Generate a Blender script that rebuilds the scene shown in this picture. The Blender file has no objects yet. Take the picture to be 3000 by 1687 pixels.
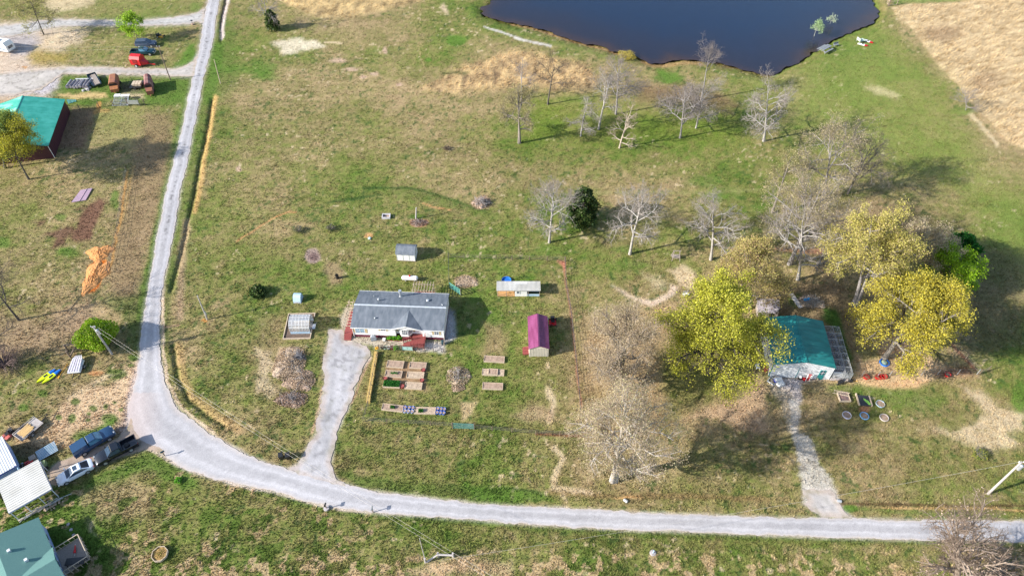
import bpy, math, random
import numpy as np
from mathutils import Vector, Matrix
from mathutils.geometry import tessellate_polygon
R_ = math.radians
S = bpy.context.scene
COL = S.collection
# ---------------- camera, world, sun, exposure ----------------
F_, PITCH, CAMH = 2080., R_(47.9), 90.
cam = bpy.data.cameras.new('camera'); cam.sensor_width = 36; cam.lens = 36 * F_ / 3000
cam.clip_start = 1; cam.clip_end = 5000
camo = bpy.data.objects.new('camera', cam); COL.objects.link(camo)
camo.location = (0, 0, CAMH); camo.rotation_euler = (R_(90) - PITCH, 0, 0)
S.camera = camo
S.view_settings.view_transform = 'Standard'; S.view_settings.look = 'None'
S.view_settings.gamma = 1; S.view_settings.use_curve_mapping = False
S.view_settings.exposure = 0.92
SUNEL, SHAZ = R_(27.5), R_(17)          # elevation, direction shadows fall
w = bpy.data.worlds.new('World'); S.world = w; w.use_nodes = True
nt = w.node_tree; bg = nt.nodes['Background']; bg.inputs[1].default_value = 0.14
sky = nt.nodes.new('ShaderNodeTexSky'); sky.sky_type = 'NISHITA'; sky.sun_disc = False
sky.sun_elevation = SUNEL; sky.sun_rotation = math.atan2(-math.cos(SHAZ), -math.sin(SHAZ))
nt.links.new(sky.outputs[0], bg.inputs[0])
sl = bpy.data.lights.new('sun', 'SUN'); sl.energy = 5.0; sl.angle = R_(0.5); sl.color = (1, .955, .88)
so = bpy.data.objects.new('sun', sl); COL.objects.link(so)
sd = Vector((math.cos(SHAZ) * math.cos(SUNEL), math.sin(SHAZ) * math.cos(SUNEL), -math.sin(SUNEL)))
so.rotation_euler = sd.to_track_quat('-Z', 'Y').to_euler(); so.location = (-80, -20, 120)

# ---------------- coordinates: photo pixel (3000 wide) <-> ground ----------------
sp, cp = math.sin(PITCH), math.cos(PITCH)
def G(u, v, z=0.):
    a = (u - 1500) / F_; b = (v - 843.5) / F_
    t = (z - CAMH) / (-sp - b * cp)
    return (a * t, (cp - b * sp) * t)
def PR(x, y, z=0.):
    dz = z - CAMH; d = y * cp - dz * sp; dn = -y * sp - dz * cp
    return (1500 + F_ * x / d, 843.5 + F_ * dn / d)
def T(i, x, y): return (750 * ((i - 1) % 4) + x / 3.4333, [0, 422, 844, 1265][(i - 1) // 4] + y / 3.4333)
def TP(i, *a): return [T(i, a[k], a[k + 1]) for k in range(0, len(a), 2)]
def GT(i, x, y, z=0.): return G(*T(i, x, y), z)
def hgt(bu, bv, tv):
    x, y = G(bu, bv); lo, hi = 0, 60
    for _ in range(40):
        m = (lo + hi) / 2
        if PR(x, y, m)[1] > tv: lo = m
        else: hi = m
    return lo
def ang(p, q): return math.atan2(q[1] - p[1], q[0] - p[0])
def dist(p, q): return math.hypot(q[1] - p[1], q[0] - p[0])

# ---------------- materials ----------------
def lin(c): return tuple((x / 255 / 12.92 if x <= 10 else ((x / 255 + .055) / 1.055) ** 2.4) for x in c)
def rgb(hexs): return lin(tuple(int(hexs[i:i + 2], 16) for i in (0, 2, 4)))
MATS = {}
def mat(name, c1, c2=None, sc=3., rough=.7, metal=0., bump=0., bsc=None, det=4, stretch=None, spec=.5, lo=.35, hi=.65, trans=0., alpha=1.):
    if name in MATS: return MATS[name]
    m = bpy.data.materials.new(name); m.use_nodes = True; n = m.node_tree; b = n.nodes['Principled BSDF']
    L = n.links.new
    b.inputs['Roughness'].default_value = rough; b.inputs['Metallic'].default_value = metal
    b.inputs['Specular IOR Level'].default_value = spec
    b.inputs['Alpha'].default_value = alpha
    tc = n.nodes.new('ShaderNodeTexCoord'); mp = n.nodes.new('ShaderNodeMapping'); L(tc.outputs['Object'], mp.inputs[0])
    if stretch: mp.inputs['Scale'].default_value = stretch
    nz = n.nodes.new('ShaderNodeTexNoise'); nz.inputs['Scale'].default_value = sc; nz.inputs['Detail'].default_value = det
    L(mp.outputs[0], nz.inputs['Vector'])
    c2 = c2 or tuple(x * .8 for x in c1)
    rp = n.nodes.new('ShaderNodeMapRange'); rp.inputs[1].default_value = lo; rp.inputs[2].default_value = hi
    L(nz.outputs['Fac'], rp.inputs[0])
    mx = n.nodes.new('ShaderNodeMix'); mx.data_type = 'RGBA'
    mx.inputs[6].default_value = (*c1, 1); mx.inputs[7].default_value = (*c2, 1)
    L(rp.outputs[0], mx.inputs[0]); L(mx.outputs[2], b.inputs['Base Color'])
    if bump:
        n2 = n.nodes.new('ShaderNodeTexNoise'); n2.inputs['Scale'].default_value = bsc or sc * 2; n2.inputs['Detail'].default_value = 5
        L(mp.outputs[0], n2.inputs['Vector'])
        bp = n.nodes.new('ShaderNodeBump'); bp.inputs['Strength'].default_value = bump; bp.inputs['Distance'].default_value = .05
        L(n2.outputs['Fac'], bp.inputs['Height']); L(bp.outputs[0], b.inputs['Normal'])
    MATS[name] = m; return m
def attr_mat(name, rough=.85, vary=.35, sc=8., bump=.5, spec=.2, sub=0., bdist=.06, trans=None):
    m = bpy.data.materials.new(name); m.use_nodes = True; n = m.node_tree; b = n.nodes['Principled BSDF']; L = n.links.new
    b.inputs['Roughness'].default_value = rough; b.inputs['Specular IOR Level'].default_value = spec
    at = n.nodes.new('ShaderNodeAttribute'); at.attribute_name = 'Col'
    tc = n.nodes.new('ShaderNodeTexCoord')
    nz = n.nodes.new('ShaderNodeTexNoise'); nz.inputs['Scale'].default_value = sc; nz.inputs['Detail'].default_value = 5; nz.inputs['Roughness'].default_value = .7
    L(tc.outputs['Object'], nz.inputs['Vector'])
    mr = n.nodes.new('ShaderNodeMapRange'); mr.inputs[1].default_value = .3; mr.inputs[2].default_value = .7
    mr.inputs[3].default_value = 1 - vary; mr.inputs[4].default_value = 1 + vary; L(nz.outputs['Fac'], mr.inputs[0])
    vm = n.nodes.new('ShaderNodeVectorMath'); vm.operation = 'SCALE'; L(at.outputs['Color'], vm.inputs[0]); L(mr.outputs[0], vm.inputs['Scale'])
    L(vm.outputs[0], b.inputs['Base Color'])
    if bump:
        n2 = n.nodes.new('ShaderNodeTexNoise'); n2.inputs['Scale'].default_value = sc * .6; n2.inputs['Detail'].default_value = 6; n2.inputs['Roughness'].default_value = .75
        L(tc.outputs['Object'], n2.inputs['Vector'])
        bp = n.nodes.new('ShaderNodeBump'); bp.inputs['Strength'].default_value = bump; bp.inputs['Distance'].default_value = bdist
        L(n2.outputs['Fac'], bp.inputs['Height']); L(bp.outputs[0], b.inputs['Normal'])
    if trans:
        tr = n.nodes.new('ShaderNodeBsdfTranslucent'); L(vm.outputs[0], tr.inputs[0])
        ms = n.nodes.new('ShaderNodeMixShader'); ms.inputs[0].default_value = trans
        L(b.outputs[0], ms.inputs[1]); L(tr.outputs[0], ms.inputs[2]); L(ms.outputs[0], n.nodes['Material Output'].inputs[0])
    MATS[name] = m; return m

# ---------------- object helpers ----------------
def tag(o, label=None, cat=None, group=None, kind=None):
    if label: o['label'] = label
    if cat: o['category'] = cat
    if group: o['group'] = group
    if kind: o['kind'] = kind
    return o
def empty(name, x, y, rz=0., label=None, cat=None, group=None, z=0.):
    o = bpy.data.objects.new(name, None); o.empty_display_size = .3
    COL.objects.link(o); o.location = (x, y, z); o.rotation_euler = (0, 0, rz)
    return tag(o, label, cat, group)
def link(o, parent=None):
    COL.objects.link(o)
    if parent: o.parent = parent
    return o
def copy_tree(o, parent=None):
    c = o.copy(); COL.objects.link(c)
    if parent: c.parent = parent
    for ch in [x for x in COL.objects if x.parent == o]: copy_tree(ch, c)
    return c
class MB:
    def __init__(s): s.v = []; s.f = []
    def add(s, vs, fs):
        b = len(s.v); s.v += [tuple(p) for p in vs]; s.f += [tuple(i + b for i in f) for f in fs]; return s
    def box(s, x0, y0, z0, x1, y1, z1, M=None):
        vs = [(x0, y0, z0), (x1, y0, z0), (x1, y1, z0), (x0, y1, z0), (x0, y0, z1), (x1, y0, z1), (x1, y1, z1), (x0, y1, z1)]
        if M is not None: vs = [tuple(M @ Vector(p)) for p in vs]
        return s.add(vs, [(0, 3, 2, 1), (4, 5, 6, 7), (0, 1, 5, 4), (1, 2, 6, 5), (2, 3, 7, 6), (3, 0, 4, 7)])
    def bar(s, p, q, w, h=None):       # rectangular beam between two points
        h = h or w; p = Vector(p); q = Vector(q); d = q - p; M = Matrix.Translation(p) @ d.to_track_quat('X', 'Z').to_matrix().to_4x4()
        return s.box(0, -w / 2, -h / 2, d.length, w / 2, h / 2, M)
    def tube(s, p, q, r0, r1=None, n=8, cap=True):
        r1 = r0 if r1 is None else r1; p = Vector(p); q = Vector(q); Q = (q - p).to_track_quat('Z', 'Y')
        vs = []
        for c, r in ((p, r0), (q, r1)):
            for i in range(n):
                a = 2 * math.pi * i / n; vs.append(c + Q @ Vector((r * math.cos(a), r * math.sin(a), 0)))
        fs = [(i, (i + 1) % n, n + (i + 1) % n, n + i) for i in range(n)]
        if cap: fs += [tuple(range(n - 1, -1, -1)), tuple(range(n, 2 * n))]
        return s.add(vs, fs)
    def lathe(s, prof, n=16, c=(0, 0, 0)):       # prof list of (r,z)
        vs = []; fs = []; rg = []
        for r, z in prof:
            if r < 1e-4: rg.append([len(vs)]); vs.append((c[0], c[1], c[2] + z)); continue
            rg.append(list(range(len(vs), len(vs) + n)))
            for i in range(n):
                a = 2 * math.pi * i / n; vs.append((c[0] + r * math.cos(a), c[1] + r * math.sin(a), c[2] + z))
        for A, B in zip(rg[:-1], rg[1:]):
            for i in range(n):
                j = (i + 1) % n
                if len(A) == 1 and len(B) > 1: fs.append((A[0], B[j], B[i]))
                elif len(B) == 1 and len(A) > 1: fs.append((A[i], A[j], B[0]))
                elif len(A) > 1: fs.append((A[i], A[j], B[j], B[i]))
        if s is not None and len(rg[0]) > 1 and abs(prof[0][1] - prof[-1][1]) > 1e-3: fs.append(tuple(reversed(rg[0])))
        if len(rg[-1]) > 1 and prof[-1][1] > prof[0][1] + 1e-3 and prof[-1][0] < prof[-2][0] + 1e-4 and prof[-1][1] >= prof[-2][1]: fs.append(tuple(rg[-1]))
        return s.add(vs, fs)
    def loft(s, rings, cap=True):
        n = len(rings[0]); vs = [p for r in rings for p in r]; fs = []
        for k in range(len(rings) - 1):
            for i in range(n): fs.append((k * n + i, k * n + (i + 1) % n, (k + 1) * n + (i + 1) % n, (k + 1) * n + i))
        if cap: fs += [tuple(range(n - 1, -1, -1)), tuple((len(rings) - 1) * n + i for i in range(n))]
        return s.add(vs, fs)
    def slab(s, pts, th):      # planar polygon (3D) thickened along its normal (downwards)
        P = [Vector(p) for p in pts]; nrm = (P[1] - P[0]).cross(P[2] - P[1]).normalized()
        if nrm.z < 0: P.reverse(); nrm = -nrm
        Q = [p - nrm * th for p in P]; n = len(P)
        return s.add(P + Q, [tuple(range(n)), tuple(range(2 * n - 1, n - 1, -1))] + [(i, n + i, n + (i + 1) % n, (i + 1) % n) for i in range(n)])
    def prism(s, prof, x0, x1):      # profile in (y,z), extruded along x
        n = len(prof); vs = [(x0, y, z) for y, z in prof] + [(x1, y, z) for y, z in prof]
        return s.add(vs, [tuple(range(n - 1, -1, -1)), tuple(range(n, 2 * n))] + [(i, (i + 1) % n, n + (i + 1) % n, n + i) for i in range(n)])
    def build(s, name, m, parent=None, smooth=False, label=None):
        me = bpy.data.meshes.new(name); me.from_pydata(s.v, [], s.f)
        me.materials.append(m)
        import bmesh
        bm = bmesh.new(); bm.from_mesh(me); bmesh.ops.recalc_face_normals(bm, faces=bm.faces); bm.to_mesh(me); bm.free()
        if smooth:
            me.polygons.foreach_set('use_smooth', [True] * len(me.polygons)); 
            try: me.set_sharp_from_angle(angle=R_(40))
            except Exception: pass
        o = bpy.data.objects.new(name, me); link(o, parent)
        if label: o['label'] = label
        return o
def npmesh(name, V, Fq, k, m, parent=None, col=None, smooth=False):
    me = bpy.data.meshes.new(name); nv = len(V); nf = len(Fq)
    me.vertices.add(nv); me.vertices.foreach_set('co', np.ascontiguousarray(V, dtype=np.float32).ravel())
    me.loops.add(nf * k); me.loops.foreach_set('vertex_index', np.ascontiguousarray(Fq, dtype=np.int32).ravel())
    me.polygons.add(nf); me.polygons.foreach_set('loop_start', np.arange(nf, dtype=np.int32) * k)
    me.polygons.foreach_set('loop_total', np.full(nf, k, dtype=np.int32))
    if smooth: me.polygons.foreach_set('use_smooth', np.ones(nf, dtype=bool))
    me.update(calc_edges=True)
    if col is not None:
        a = me.color_attributes.new('Col', 'FLOAT_COLOR', 'POINT')
        c4 = np.ones((nv, 4), dtype=np.float32); c4[:, :3] = col; a.data.foreach_set('color', c4.ravel())
    me.materials.append(m)
    o = bpy.data.objects.new(name, me); return link(o, parent)
# ---------------- numpy noise ----------------
def _h(ix, iy, s):
    n = (ix * 374761393 + iy * 668265263 + s * 974711) & 0xffffffff
    n = ((n ^ (n >> 13)) * 1274126177) & 0xffffffff
    return ((n ^ (n >> 16)) & 0xffff) / 65535.
def vn(x, y, s=0):
    xf = np.floor(x); yf = np.floor(y); ix = xf.astype(np.int64); iy = yf.astype(np.int64)
    fx = x - xf; fy = y - yf; fx = fx * fx * (3 - 2 * fx); fy = fy * fy * (3 - 2 * fy)
    a = _h(ix, iy, s); b = _h(ix + 1, iy, s); c = _h(ix, iy + 1, s); d = _h(ix + 1, iy + 1, s)
    return (a * (1 - fx) + b * fx) * (1 - fy) + (c * (1 - fx) + d * fx) * fy
def fbm(x, y, size, octv=4, s=0, gain=.55):
    t = 0; a = 1; n = 0; f = 1 / size
    for k in range(octv):
        t = t + a * vn(x * f + 17.3 * k, y * f - 9.1 * k, s + k * 31); n += a; a *= gain; f *= 2.03
    return t / n
def sst(a, b, x): t = np.clip((x - a) / (b - a), 0, 1); return t * t * (3 - 2 * t)
# ================= GROUND =================
def D2(*a): return [(a[k] * 1.1646, a[k + 1] * 1.1643) for k in range(0, len(a), 2)]
def S2(*a): return [(a[k], a[k + 1]) for k in range(0, len(a), 2)]
POND = [(1300, -250), (1380, -120), (1420, -40)] + [T(2, 2380, 0), T(2, 2262, 78), T(2, 2290, 150), T(2, 2400, 190), T(2, 2500, 215)] + \
    TP(3, 100, 245, 200, 262, 330, 300, 500, 352, 640, 410, 760, 432, 900, 462, 1040, 512, 1200, 542, 1320, 592, 1400, 630, 1500, 634, 1600, 612, 1680, 594, 1780, 592, 1870, 605, 2050, 622, 2200, 658, 2350, 700, 2500, 740) + \
    TP(4, 10, 746, 80, 738, 200, 668, 350, 600, 450, 520, 520, 478, 600, 432, 750, 352, 900, 290, 1040, 240, 1085, 190, 1112, 140, 1120, 100, 1078, 55, 1060, 0) + [(2545, -60), (2500, -250)]
# main road: paired edge points (outer/left edge, inner/right edge)
RL = S2(612, -60) + TP(1, 2085, 0, 2045, 180, 2010, 420, 1960, 640, 1925, 800, 1860, 1120, 1790, 1449) + TP(5, 1735, 200, 1680, 420, 1640, 600, 1560, 1000, 1485, 1449) + \
    TP(9, 1435, 300, 1400, 600, 1385, 760, 1335, 1000) + S2(372, 1193, 380, 1262, 420, 1305) + TP(13, 1600, 205, 1800, 355, 2000, 425, 2200, 490) + TP(14, 0, 572, 200, 612, 400, 672, 640, 735, 900, 785, 1300, 832, 1800, 862) + \
    TP(15, 0, 922, 500, 958, 1000, 985, 1700, 1008) + TP(16, 0, 1045, 1000, 1082, 2000, 1100) + S2(3060, 1590)
RR = S2(655, -60) + TP(1, 2215, 0, 2180, 180, 2145, 420, 2090, 640, 2050, 800, 1990, 1120, 1925, 1449) + TP(5, 1885, 200, 1830, 420, 1800, 600, 1730, 1000, 1640, 1449) + \
    TP(9, 1615, 300, 1612, 600, 1635, 800, 1690, 1000, 1800, 1210, 1930, 1310, 2110, 1449) + TP(14, -30, 245, 200, 330, 430, 392, 640, 440, 850, 500, 1150, 580, 1500, 625, 1900, 672, 2250, 715) + \
    TP(15, 0, 732, 600, 762, 1200, 792, 1900, 822) + TP(16, 0, 848, 1000, 868, 2000, 882) + S2(3060, 1524)
def resamp(pts, n):
    P = np.array([G(*p) for p in pts]); d = np.r_[0, np.cumsum(np.hypot(*np.diff(P, axis=0).T))]
    # smooth Catmull-Rom through the points
    out = []
    for s in np.linspace(0, d[-1], n):
        i = min(max(np.searchsorted(d, s) - 1, 0), len(P) - 2); t = (s - d[i]) / (d[i + 1] - d[i])
        p0 = P[max(i - 1, 0)]; p1 = P[i]; p2 = P[i + 1]; p3 = P[min(i + 2, len(P) - 1)]
        m1 = (p2 - p0) * .5 * (1 if i else 2); m2 = (p3 - p1) * .5
        out.append((2 * t**3 - 3 * t**2 + 1) * p1 + (t**3 - 2 * t**2 + t) * m1 * .8 + (-2 * t**3 + 3 * t**2) * p2 + (t**3 - t**2) * m2 * .8)
    return np.array(out)
NR = 900
rl, rr = resamp(RL, NR), resamp(RR, NR)
# re-pair: for every left point take the nearest right point (monotone)
idx = np.maximum.accumulate([int(np.argmin(((rr - p) ** 2).sum(1))) for p in rl])
kk = np.convolve(np.r_[np.full(15, idx[0]), idx, np.full(15, idx[-1])].astype(float), np.ones(31) / 31, 'valid')
rr2 = np.stack([np.interp(kk, np.arange(NR), rr[:, j]) for j in (0, 1)], 1); rr2[-1] = rr[-1]; rr2[0] = rr[0]
ROADPX = [PR(*p) for p in rl[::6]] + [PR(*p) for p in rr[::-6]]
DRV1 = TP(10, 740, 415, 715, 560, 680, 700, 678, 830, 690, 950, 670, 1050, 650, 1150, 625, 1300, 605, 1449) + TP(14, 530, 110, 480, 220, 420, 320, 330, 365, 500, 470, 900, 560, 850, 490, 775, 410, 762, 300, 790, 120, 820, 0) + \
    TP(10, 880, 1320, 960, 1130, 985, 1020, 1030, 920, 1070, 820, 1130, 740, 1155, 680, 1110, 590, 1050, 545, 910, 535, 880, 470, 860, 420)
DRV2 = TP(16, 350, 575, 400, 680, 350, 720, 470, 800, 560, 860, 880, 862, 770, 800, 720, 720, 680, 640, 620, 560)
DRV3 = TP(1, 2070, 85, 1950, 140, 1700, 182, 1300, 207, 900, 203, 560, 190, 400, 210, 250, 230, 100, 250, -150, 270, -150, 390, 100, 370, 340, 330, 440, 300, 600, 275, 900, 265, 1200, 262, 1600, 262, 1900, 245, 1975, 225, 2050, 240)
DRV4 = TP(1, 1990, 560, 1940, 610, 1880, 660, 1750, 695, 1400, 690, 900, 672, 500, 690, 200, 720, -100, 760, -100, 960, 150, 960, 420, 900, 560, 800, 640, 745, 900, 752, 1400, 758, 1800, 768, 1900, 775, 1960, 760)
DRV5 = S2(392, 1215) + TP(13, 1250, 0, 1190, 60, 1100, 110, 900, 190, 700, 260, 560, 330, 480, 400, 500, 530, 620, 520, 800, 430, 1000, 330, 1200, 250, 1400, 190, 1490, 165, 1600, 195) + S2(480, 1330, 470, 1240)
DRIVES = [DRV1, DRV2, DRV3, DRV4, DRV5]

ny, nx = 660, 940
yy = 24 * (262 / 24.) ** (np.arange(ny) / (ny - 1))
hw = (64 + (yy - 32.8) * .483) * 1.07 + 4
gx = (np.linspace(-1, 1, nx)[None, :] * hw[:, None]).ravel(); gy = np.repeat(yy, nx)
px, py = PR(gx, gy); N = len(gx)
px = np.asarray(px); py = np.asarray(py)
def inpoly(x, y, poly):
    c = np.zeros(len(x), bool); n = len(poly)
    for i in range(n):
        x1, y1 = poly[i]; x2, y2 = poly[(i + 1) % n]
        if y1 == y2: continue
        m = (y1 > y) != (y2 > y); c ^= m & (x < (x2 - x1) * (y - y1) / (y2 - y1) + x1)
    return c
def segd(x, y, pts, closed=False):
    d = np.full(len(x), 1e9); n = len(pts)
    for i in range(n if closed else n - 1):
        x1, y1 = pts[i]; x2, y2 = pts[(i + 1) % n]; dx, dy = x2 - x1, y2 - y1; L = dx * dx + dy * dy + 1e-9
        t = np.clip(((x - x1) * dx + (y - y1) * dy) / L, 0, 1); d = np.minimum(d, (x - x1 - t * dx) ** 2 + (y - y1 - t * dy) ** 2)
    return np.sqrt(d)
W1 = fbm(gx, gy, 1.6, 4, 5) - .5; W2 = fbm(gx, gy, 1.6, 4, 8) - .5
BRK = fbm(gx, gy, 1.5, 5, 21, .75)
def maskpoly(poly, soft=6, warp=14, brk=0.):
    a = np.array(poly); pad = soft + warp
    s = np.where((px > a[:, 0].min() - pad) & (px < a[:, 0].max() + pad) & (py > a[:, 1].min() - pad) & (py < a[:, 1].max() + pad))[0]
    x = px[s] + W1[s] * warp; y = py[s] + W2[s] * warp * .7
    sgn = np.where(inpoly(x, y, poly), 1., -1.); soft = soft * 2.2; d = segd(x, y, poly, True) * sgn
    return s, brkf(s, sst(-soft, soft, d), brk)
def brkf(s, m, brk):
    brk = max(brk, .3)
    if brk: m = m * (1 - brk) + brk * sst(.44, .56, BRK[s] + (m - .5) * .55) * m
    return m
def maskline(pts, w_, soft=3, warp=8, brk=0.):
    a = np.array(pts); pad = w_ + soft + warp
    s = np.where((px > a[:, 0].min() - pad) & (px < a[:, 0].max() + pad) & (py > a[:, 1].min() - pad) & (py < a[:, 1].max() + pad))[0]
    x = px[s] + W1[s] * warp; y = py[s] + W2[s] * warp * .7
    return s, brkf(s, sst(w_ / 2 + soft, w_ / 2 - soft, segd(x, y, pts)), brk)
def maskblob(cx, cy, rx, ry, soft=.3, warp=14, brk=0.):
    s = np.where((abs(px - cx) < rx * 1.5 + warp) & (abs(py - cy) < ry * 1.5 + warp))[0]
    x = px[s] + W1[s] * warp - cx; y = py[s] + W2[s] * warp * .7 - cy
    return s, brkf(s, sst(1 + soft, 1 - soft, np.hypot(x / rx, y / ry)), brk)
K = .76
def cc(c): return np.array(lin(c)) * K
OL, GR, VG, DG = cc((130, 131, 76)), cc((108, 129, 60)), cc((96, 131, 50)), cc((62, 88, 42))
TN, ST, PK, BR = cc((170, 150, 106)), cc((222, 188, 136)), cc((186, 156, 128)), cc((112, 88, 68))
OR, WH, GY, SD = cc((226, 140, 58)), cc((222, 214, 206)), cc((178, 172, 176)), cc((228, 204, 168))
GMAP = ["445555322356666666667000", "034466544453444555577510", "165664444333544356466530", "434365544445666765555762", "444355556544543345444455",
        "544255456566663445443346", "342355655666756653433445", "433445645667643333544545", "334446455665624434333336".replace("624", "432"), "433366456666533243336545",
        "334444556666543333445444".replace("5666", "5665"), "765555556666533344444444", "887566566776544444454444", "776656544455565555555444"]
gm = np.array([[int(c) for c in r[:24]] for r in GMAP], float) / 9
u_ = np.clip(px / 125. - .5, 0, 22.99); v_ = np.clip(py / 120.5 - .5, 0, 12.99)
i0 = u_.astype(int); j0 = v_.astype(int); fu = u_ - i0; fv = v_ - j0
gval = (gm[j0, i0] * (1 - fu) + gm[j0, i0 + 1] * fu) * (1 - fv) + (gm[j0 + 1, i0] * (1 - fu) + gm[j0 + 1, i0 + 1] * fu) * fv
n1 = fbm(gx, gy, 16, 5, 1) - .5; n2 = fbm(gx, gy, 3.2, 4, 2, .7) - .5; n3 = fbm(gx, gy, .9, 3, 3, .8) - .5
nst = fbm(gx * .8 + gy * .6, (gy * .8 - gx * .6) * 3, 3., 3, 4, .7) - .5
gval = gval + .02 + n1 * .5 + n2 * .42 + n3 * .38 + nst * .2
ramp = [(0.05, cc((190, 162, 124))), (.28, cc((168, 148, 108))), (.45, cc((148, 137, 90))), (.62, cc((129, 131, 72))), (.8, cc((104, 124, 54))), (1.0, cc((78, 110, 38)))]
col = np.stack([np.interp(gval, [r[0] for r in ramp], [r[1][k] for r in ramp]) for k in range(3)], 1)
lum = 1 + (fbm(gx, gy, .55, 3, 9, .8) - .5) * .7 + (fbm(gx, gy, 7, 3, 10) - .5) * .25
st_ = fbm(gx, gy, 14, 2, 97) * 5; lum = lum * (1 + .07 * np.sin((gy + .12 * gx) * 3.3 + st_) * sst(.35, .65, fbm(gx, gy, 24, 2, 98))) * (1 + .05 * np.sin((gx * .9 - gy * .3) * 2.6 + st_) * sst(.6, .4, fbm(gx, gy, 24, 2, 98)))
col *= lum[:, None]
# scattered dark green tufts and pale straw flecks in the turf
tf = sst(.66, .78, fbm(gx, gy, .75, 2, 12)) * sst(.3, .5, fbm(gx, gy, 9, 2, 13)); col = col * (1 - tf[:, None] * .7) + DG * 1.2 * tf[:, None] * .7
tf = sst(.72, .85, fbm(gx, gy, .8, 2, 14, .7)) * sst(.45, .6, fbm(gx, gy, 8, 2, 15)); col = col * (1 - tf[:, None] * .6) + SD * tf[:, None] * .6
def P(m, c, a=1.):
    s, k = m; a = a * .93; k = (k * a)[:, None]; f = (1 + (BRK[s] - .5) * .5 + n3[s] * .5)[:, None]
    col[s] = col[s] * (1 - k) + c * f * k
# --- big fields
RF = TP(4, 1230, 72, 1400, 52, 1850, 32, 2100, 5, 2300, -120, 3200, -120, 3200, 1700, 2700, 1449, 2575, 1500, 2430, 1445, 2250, 1250, 2120, 1120, 1960, 930, 1920, 860, 1780, 740, 1600, 500, 1420, 270, 1290, 160)
q = fbm((gx * .93 + gy * .37), (gy * .93 - gx * .37) * 3.2, 2.6, 4, 40, .7)
s, k = maskpoly(RF, 3, 10); fc = SD * .34 + ST * .34 + TN * .20 + (q[s] - .5)[:, None] * 1.1 * (SD - BR)
k = k[:, None]; col[s] = col[s] * (1 - k) + np.clip(fc, BR * 1.3, SD * 1.2) * k
P(maskblob(2760, 100, 60, 25, .6, 30, .4), BR * 1.5, .5); P(maskblob(2890, 240, 50, 30, .6, 30, .4), BR * 1.5, .4)
P(maskpoly(TP(4, 1280, -90, 1250, 60, 1400, 45, 1850, 22, 2080, -5, 2300, -90), 3, 6), VG, .75)
LF = TP(2, 200, -160, 300, 60, 700, 195, 900, 190, 1220, 125, 1700, 5, 1900, -160)
s, k = maskpoly(LF, 4, 12); q2 = fbm(gx, gy * .6, 1.8, 4, 44, .7); k = k[:, None] * .9
col[s] = col[s] * (1 - k) + np.clip(ST * .50 + TN * .42 + (q2[s] - .5)[:, None] * 1.8 * (ST - BR), BR * .8, ST * 1.2) * k
MD = S2(1225, 258, 1270, 240, 1300, 215, 1350, 190, 1400, 180, 1450, 165, 1490, 145, 1560, 150, 1640, 170, 1720, 185, 1755, 230, 1748, 268, 1700, 278, 1620, 272, 1560, 272, 1480, 264, 1400, 270, 1340, 275, 1270, 278)
s, k = maskpoly(MD, 9, 26, .55); k = k[:, None] * .85
col[s] = col[s] * (1 - k) + np.clip(cc((200, 168, 124)) * .95 + (q2[s] - .5)[:, None] * 1.9 * (ST - BR), BR, ST * 1.25) * k
P(maskpoly(TP(2, 1860, 730, 2000, 720, 2150, 735, 2100, 760, 1900, 755), 3, 8), DG, .8)
P(maskpoly(S2(1870, 240, 1960, 255, 2100, 270, 2180, 310, 2100, 330, 1950, 300, 1870, 310), 10, 26, .3), BR * 1.35, .7)  # shade around the pond side trees, painted brown into the turf
P(maskline(TP(3, 0, 232, 200, 268, 500, 362, 900, 475, 1200, 560), 9, 4, 8, .2), cc((206, 164, 116)), .8)
P(maskline(TP(3, 1320, 605, 1450, 650, 1600, 640, 1800, 615, 1900, 625), 16, 6, 8, .2), cc((196, 160, 110)), .75)
P(maskline(TP(4, 60, 745, 200, 680, 450, 530, 750, 365, 1050, 235, 1120, 120, 1075, 30), 13, 5, 8, .2), VG * 1.15, .8)
P(maskline(TP(3, 0, 300, 300, 400, 700, 480, 900, 560), 14, 8, 10, .3), GR, .6)
P(maskline(TP(3, 30, 375, 130, 410, 250, 435, 390, 465), 8, 3, 8, .6), WH, .9); P(maskline(TP(2, 2300, 270, 2450, 320, 2575, 365), 5, 2, 8, .6), WH, .9)
P(maskblob(*T(3, 1570, 780), 45, 18, .4, 20, .2), VG, .8); P(maskline(TP(3, 1480, 700, 1560, 780, 1680, 820), 22, 8, 12), VG, .6)
P(maskline(TP(4, 560, 590, 500, 680, 510, 780, 560, 900), 3, 2, 4), TN * 1.1, .45); P(maskline(TP(4, 620, 600, 540, 690, 530, 780, 570, 900), 3, 2, 4), TN * 1.1, .4)
P(maskline(TP(4, 1130, 0, 1250, 150, 1330, 330, 1400, 450), 3, 2, 4), TN * 1.1, .5)
P(maskpoly(TP(4, 930, 850, 1180, 880, 1350, 960, 1300, 1000, 1120, 960, 980, 900), 5, 20, .7), SD, .9)
P(maskline(TP(4, 2040, 1140, 2100, 1220, 2200, 1330, 2300, 1449), 14, 6, 14, .7), SD, .8)
P(maskblob(*T(4, 1950, 1120), 40, 12, .4, 10), GR, .8)
P(maskpoly(TP(4, 520, 330, 900, 330, 1300, 600, 1300, 690, 1000, 620, 700, 560, 560, 520), 20, 30), VG * .9, .35)
P(maskpoly(S2(2180, 230, 2420, 150, 2600, 60, 2750, 230, 2900, 440, 3050, 620, 3050, 900, 2800, 560, 2400, 430), 40, 40, .3), cc((142, 152, 78)), .5)
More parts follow.
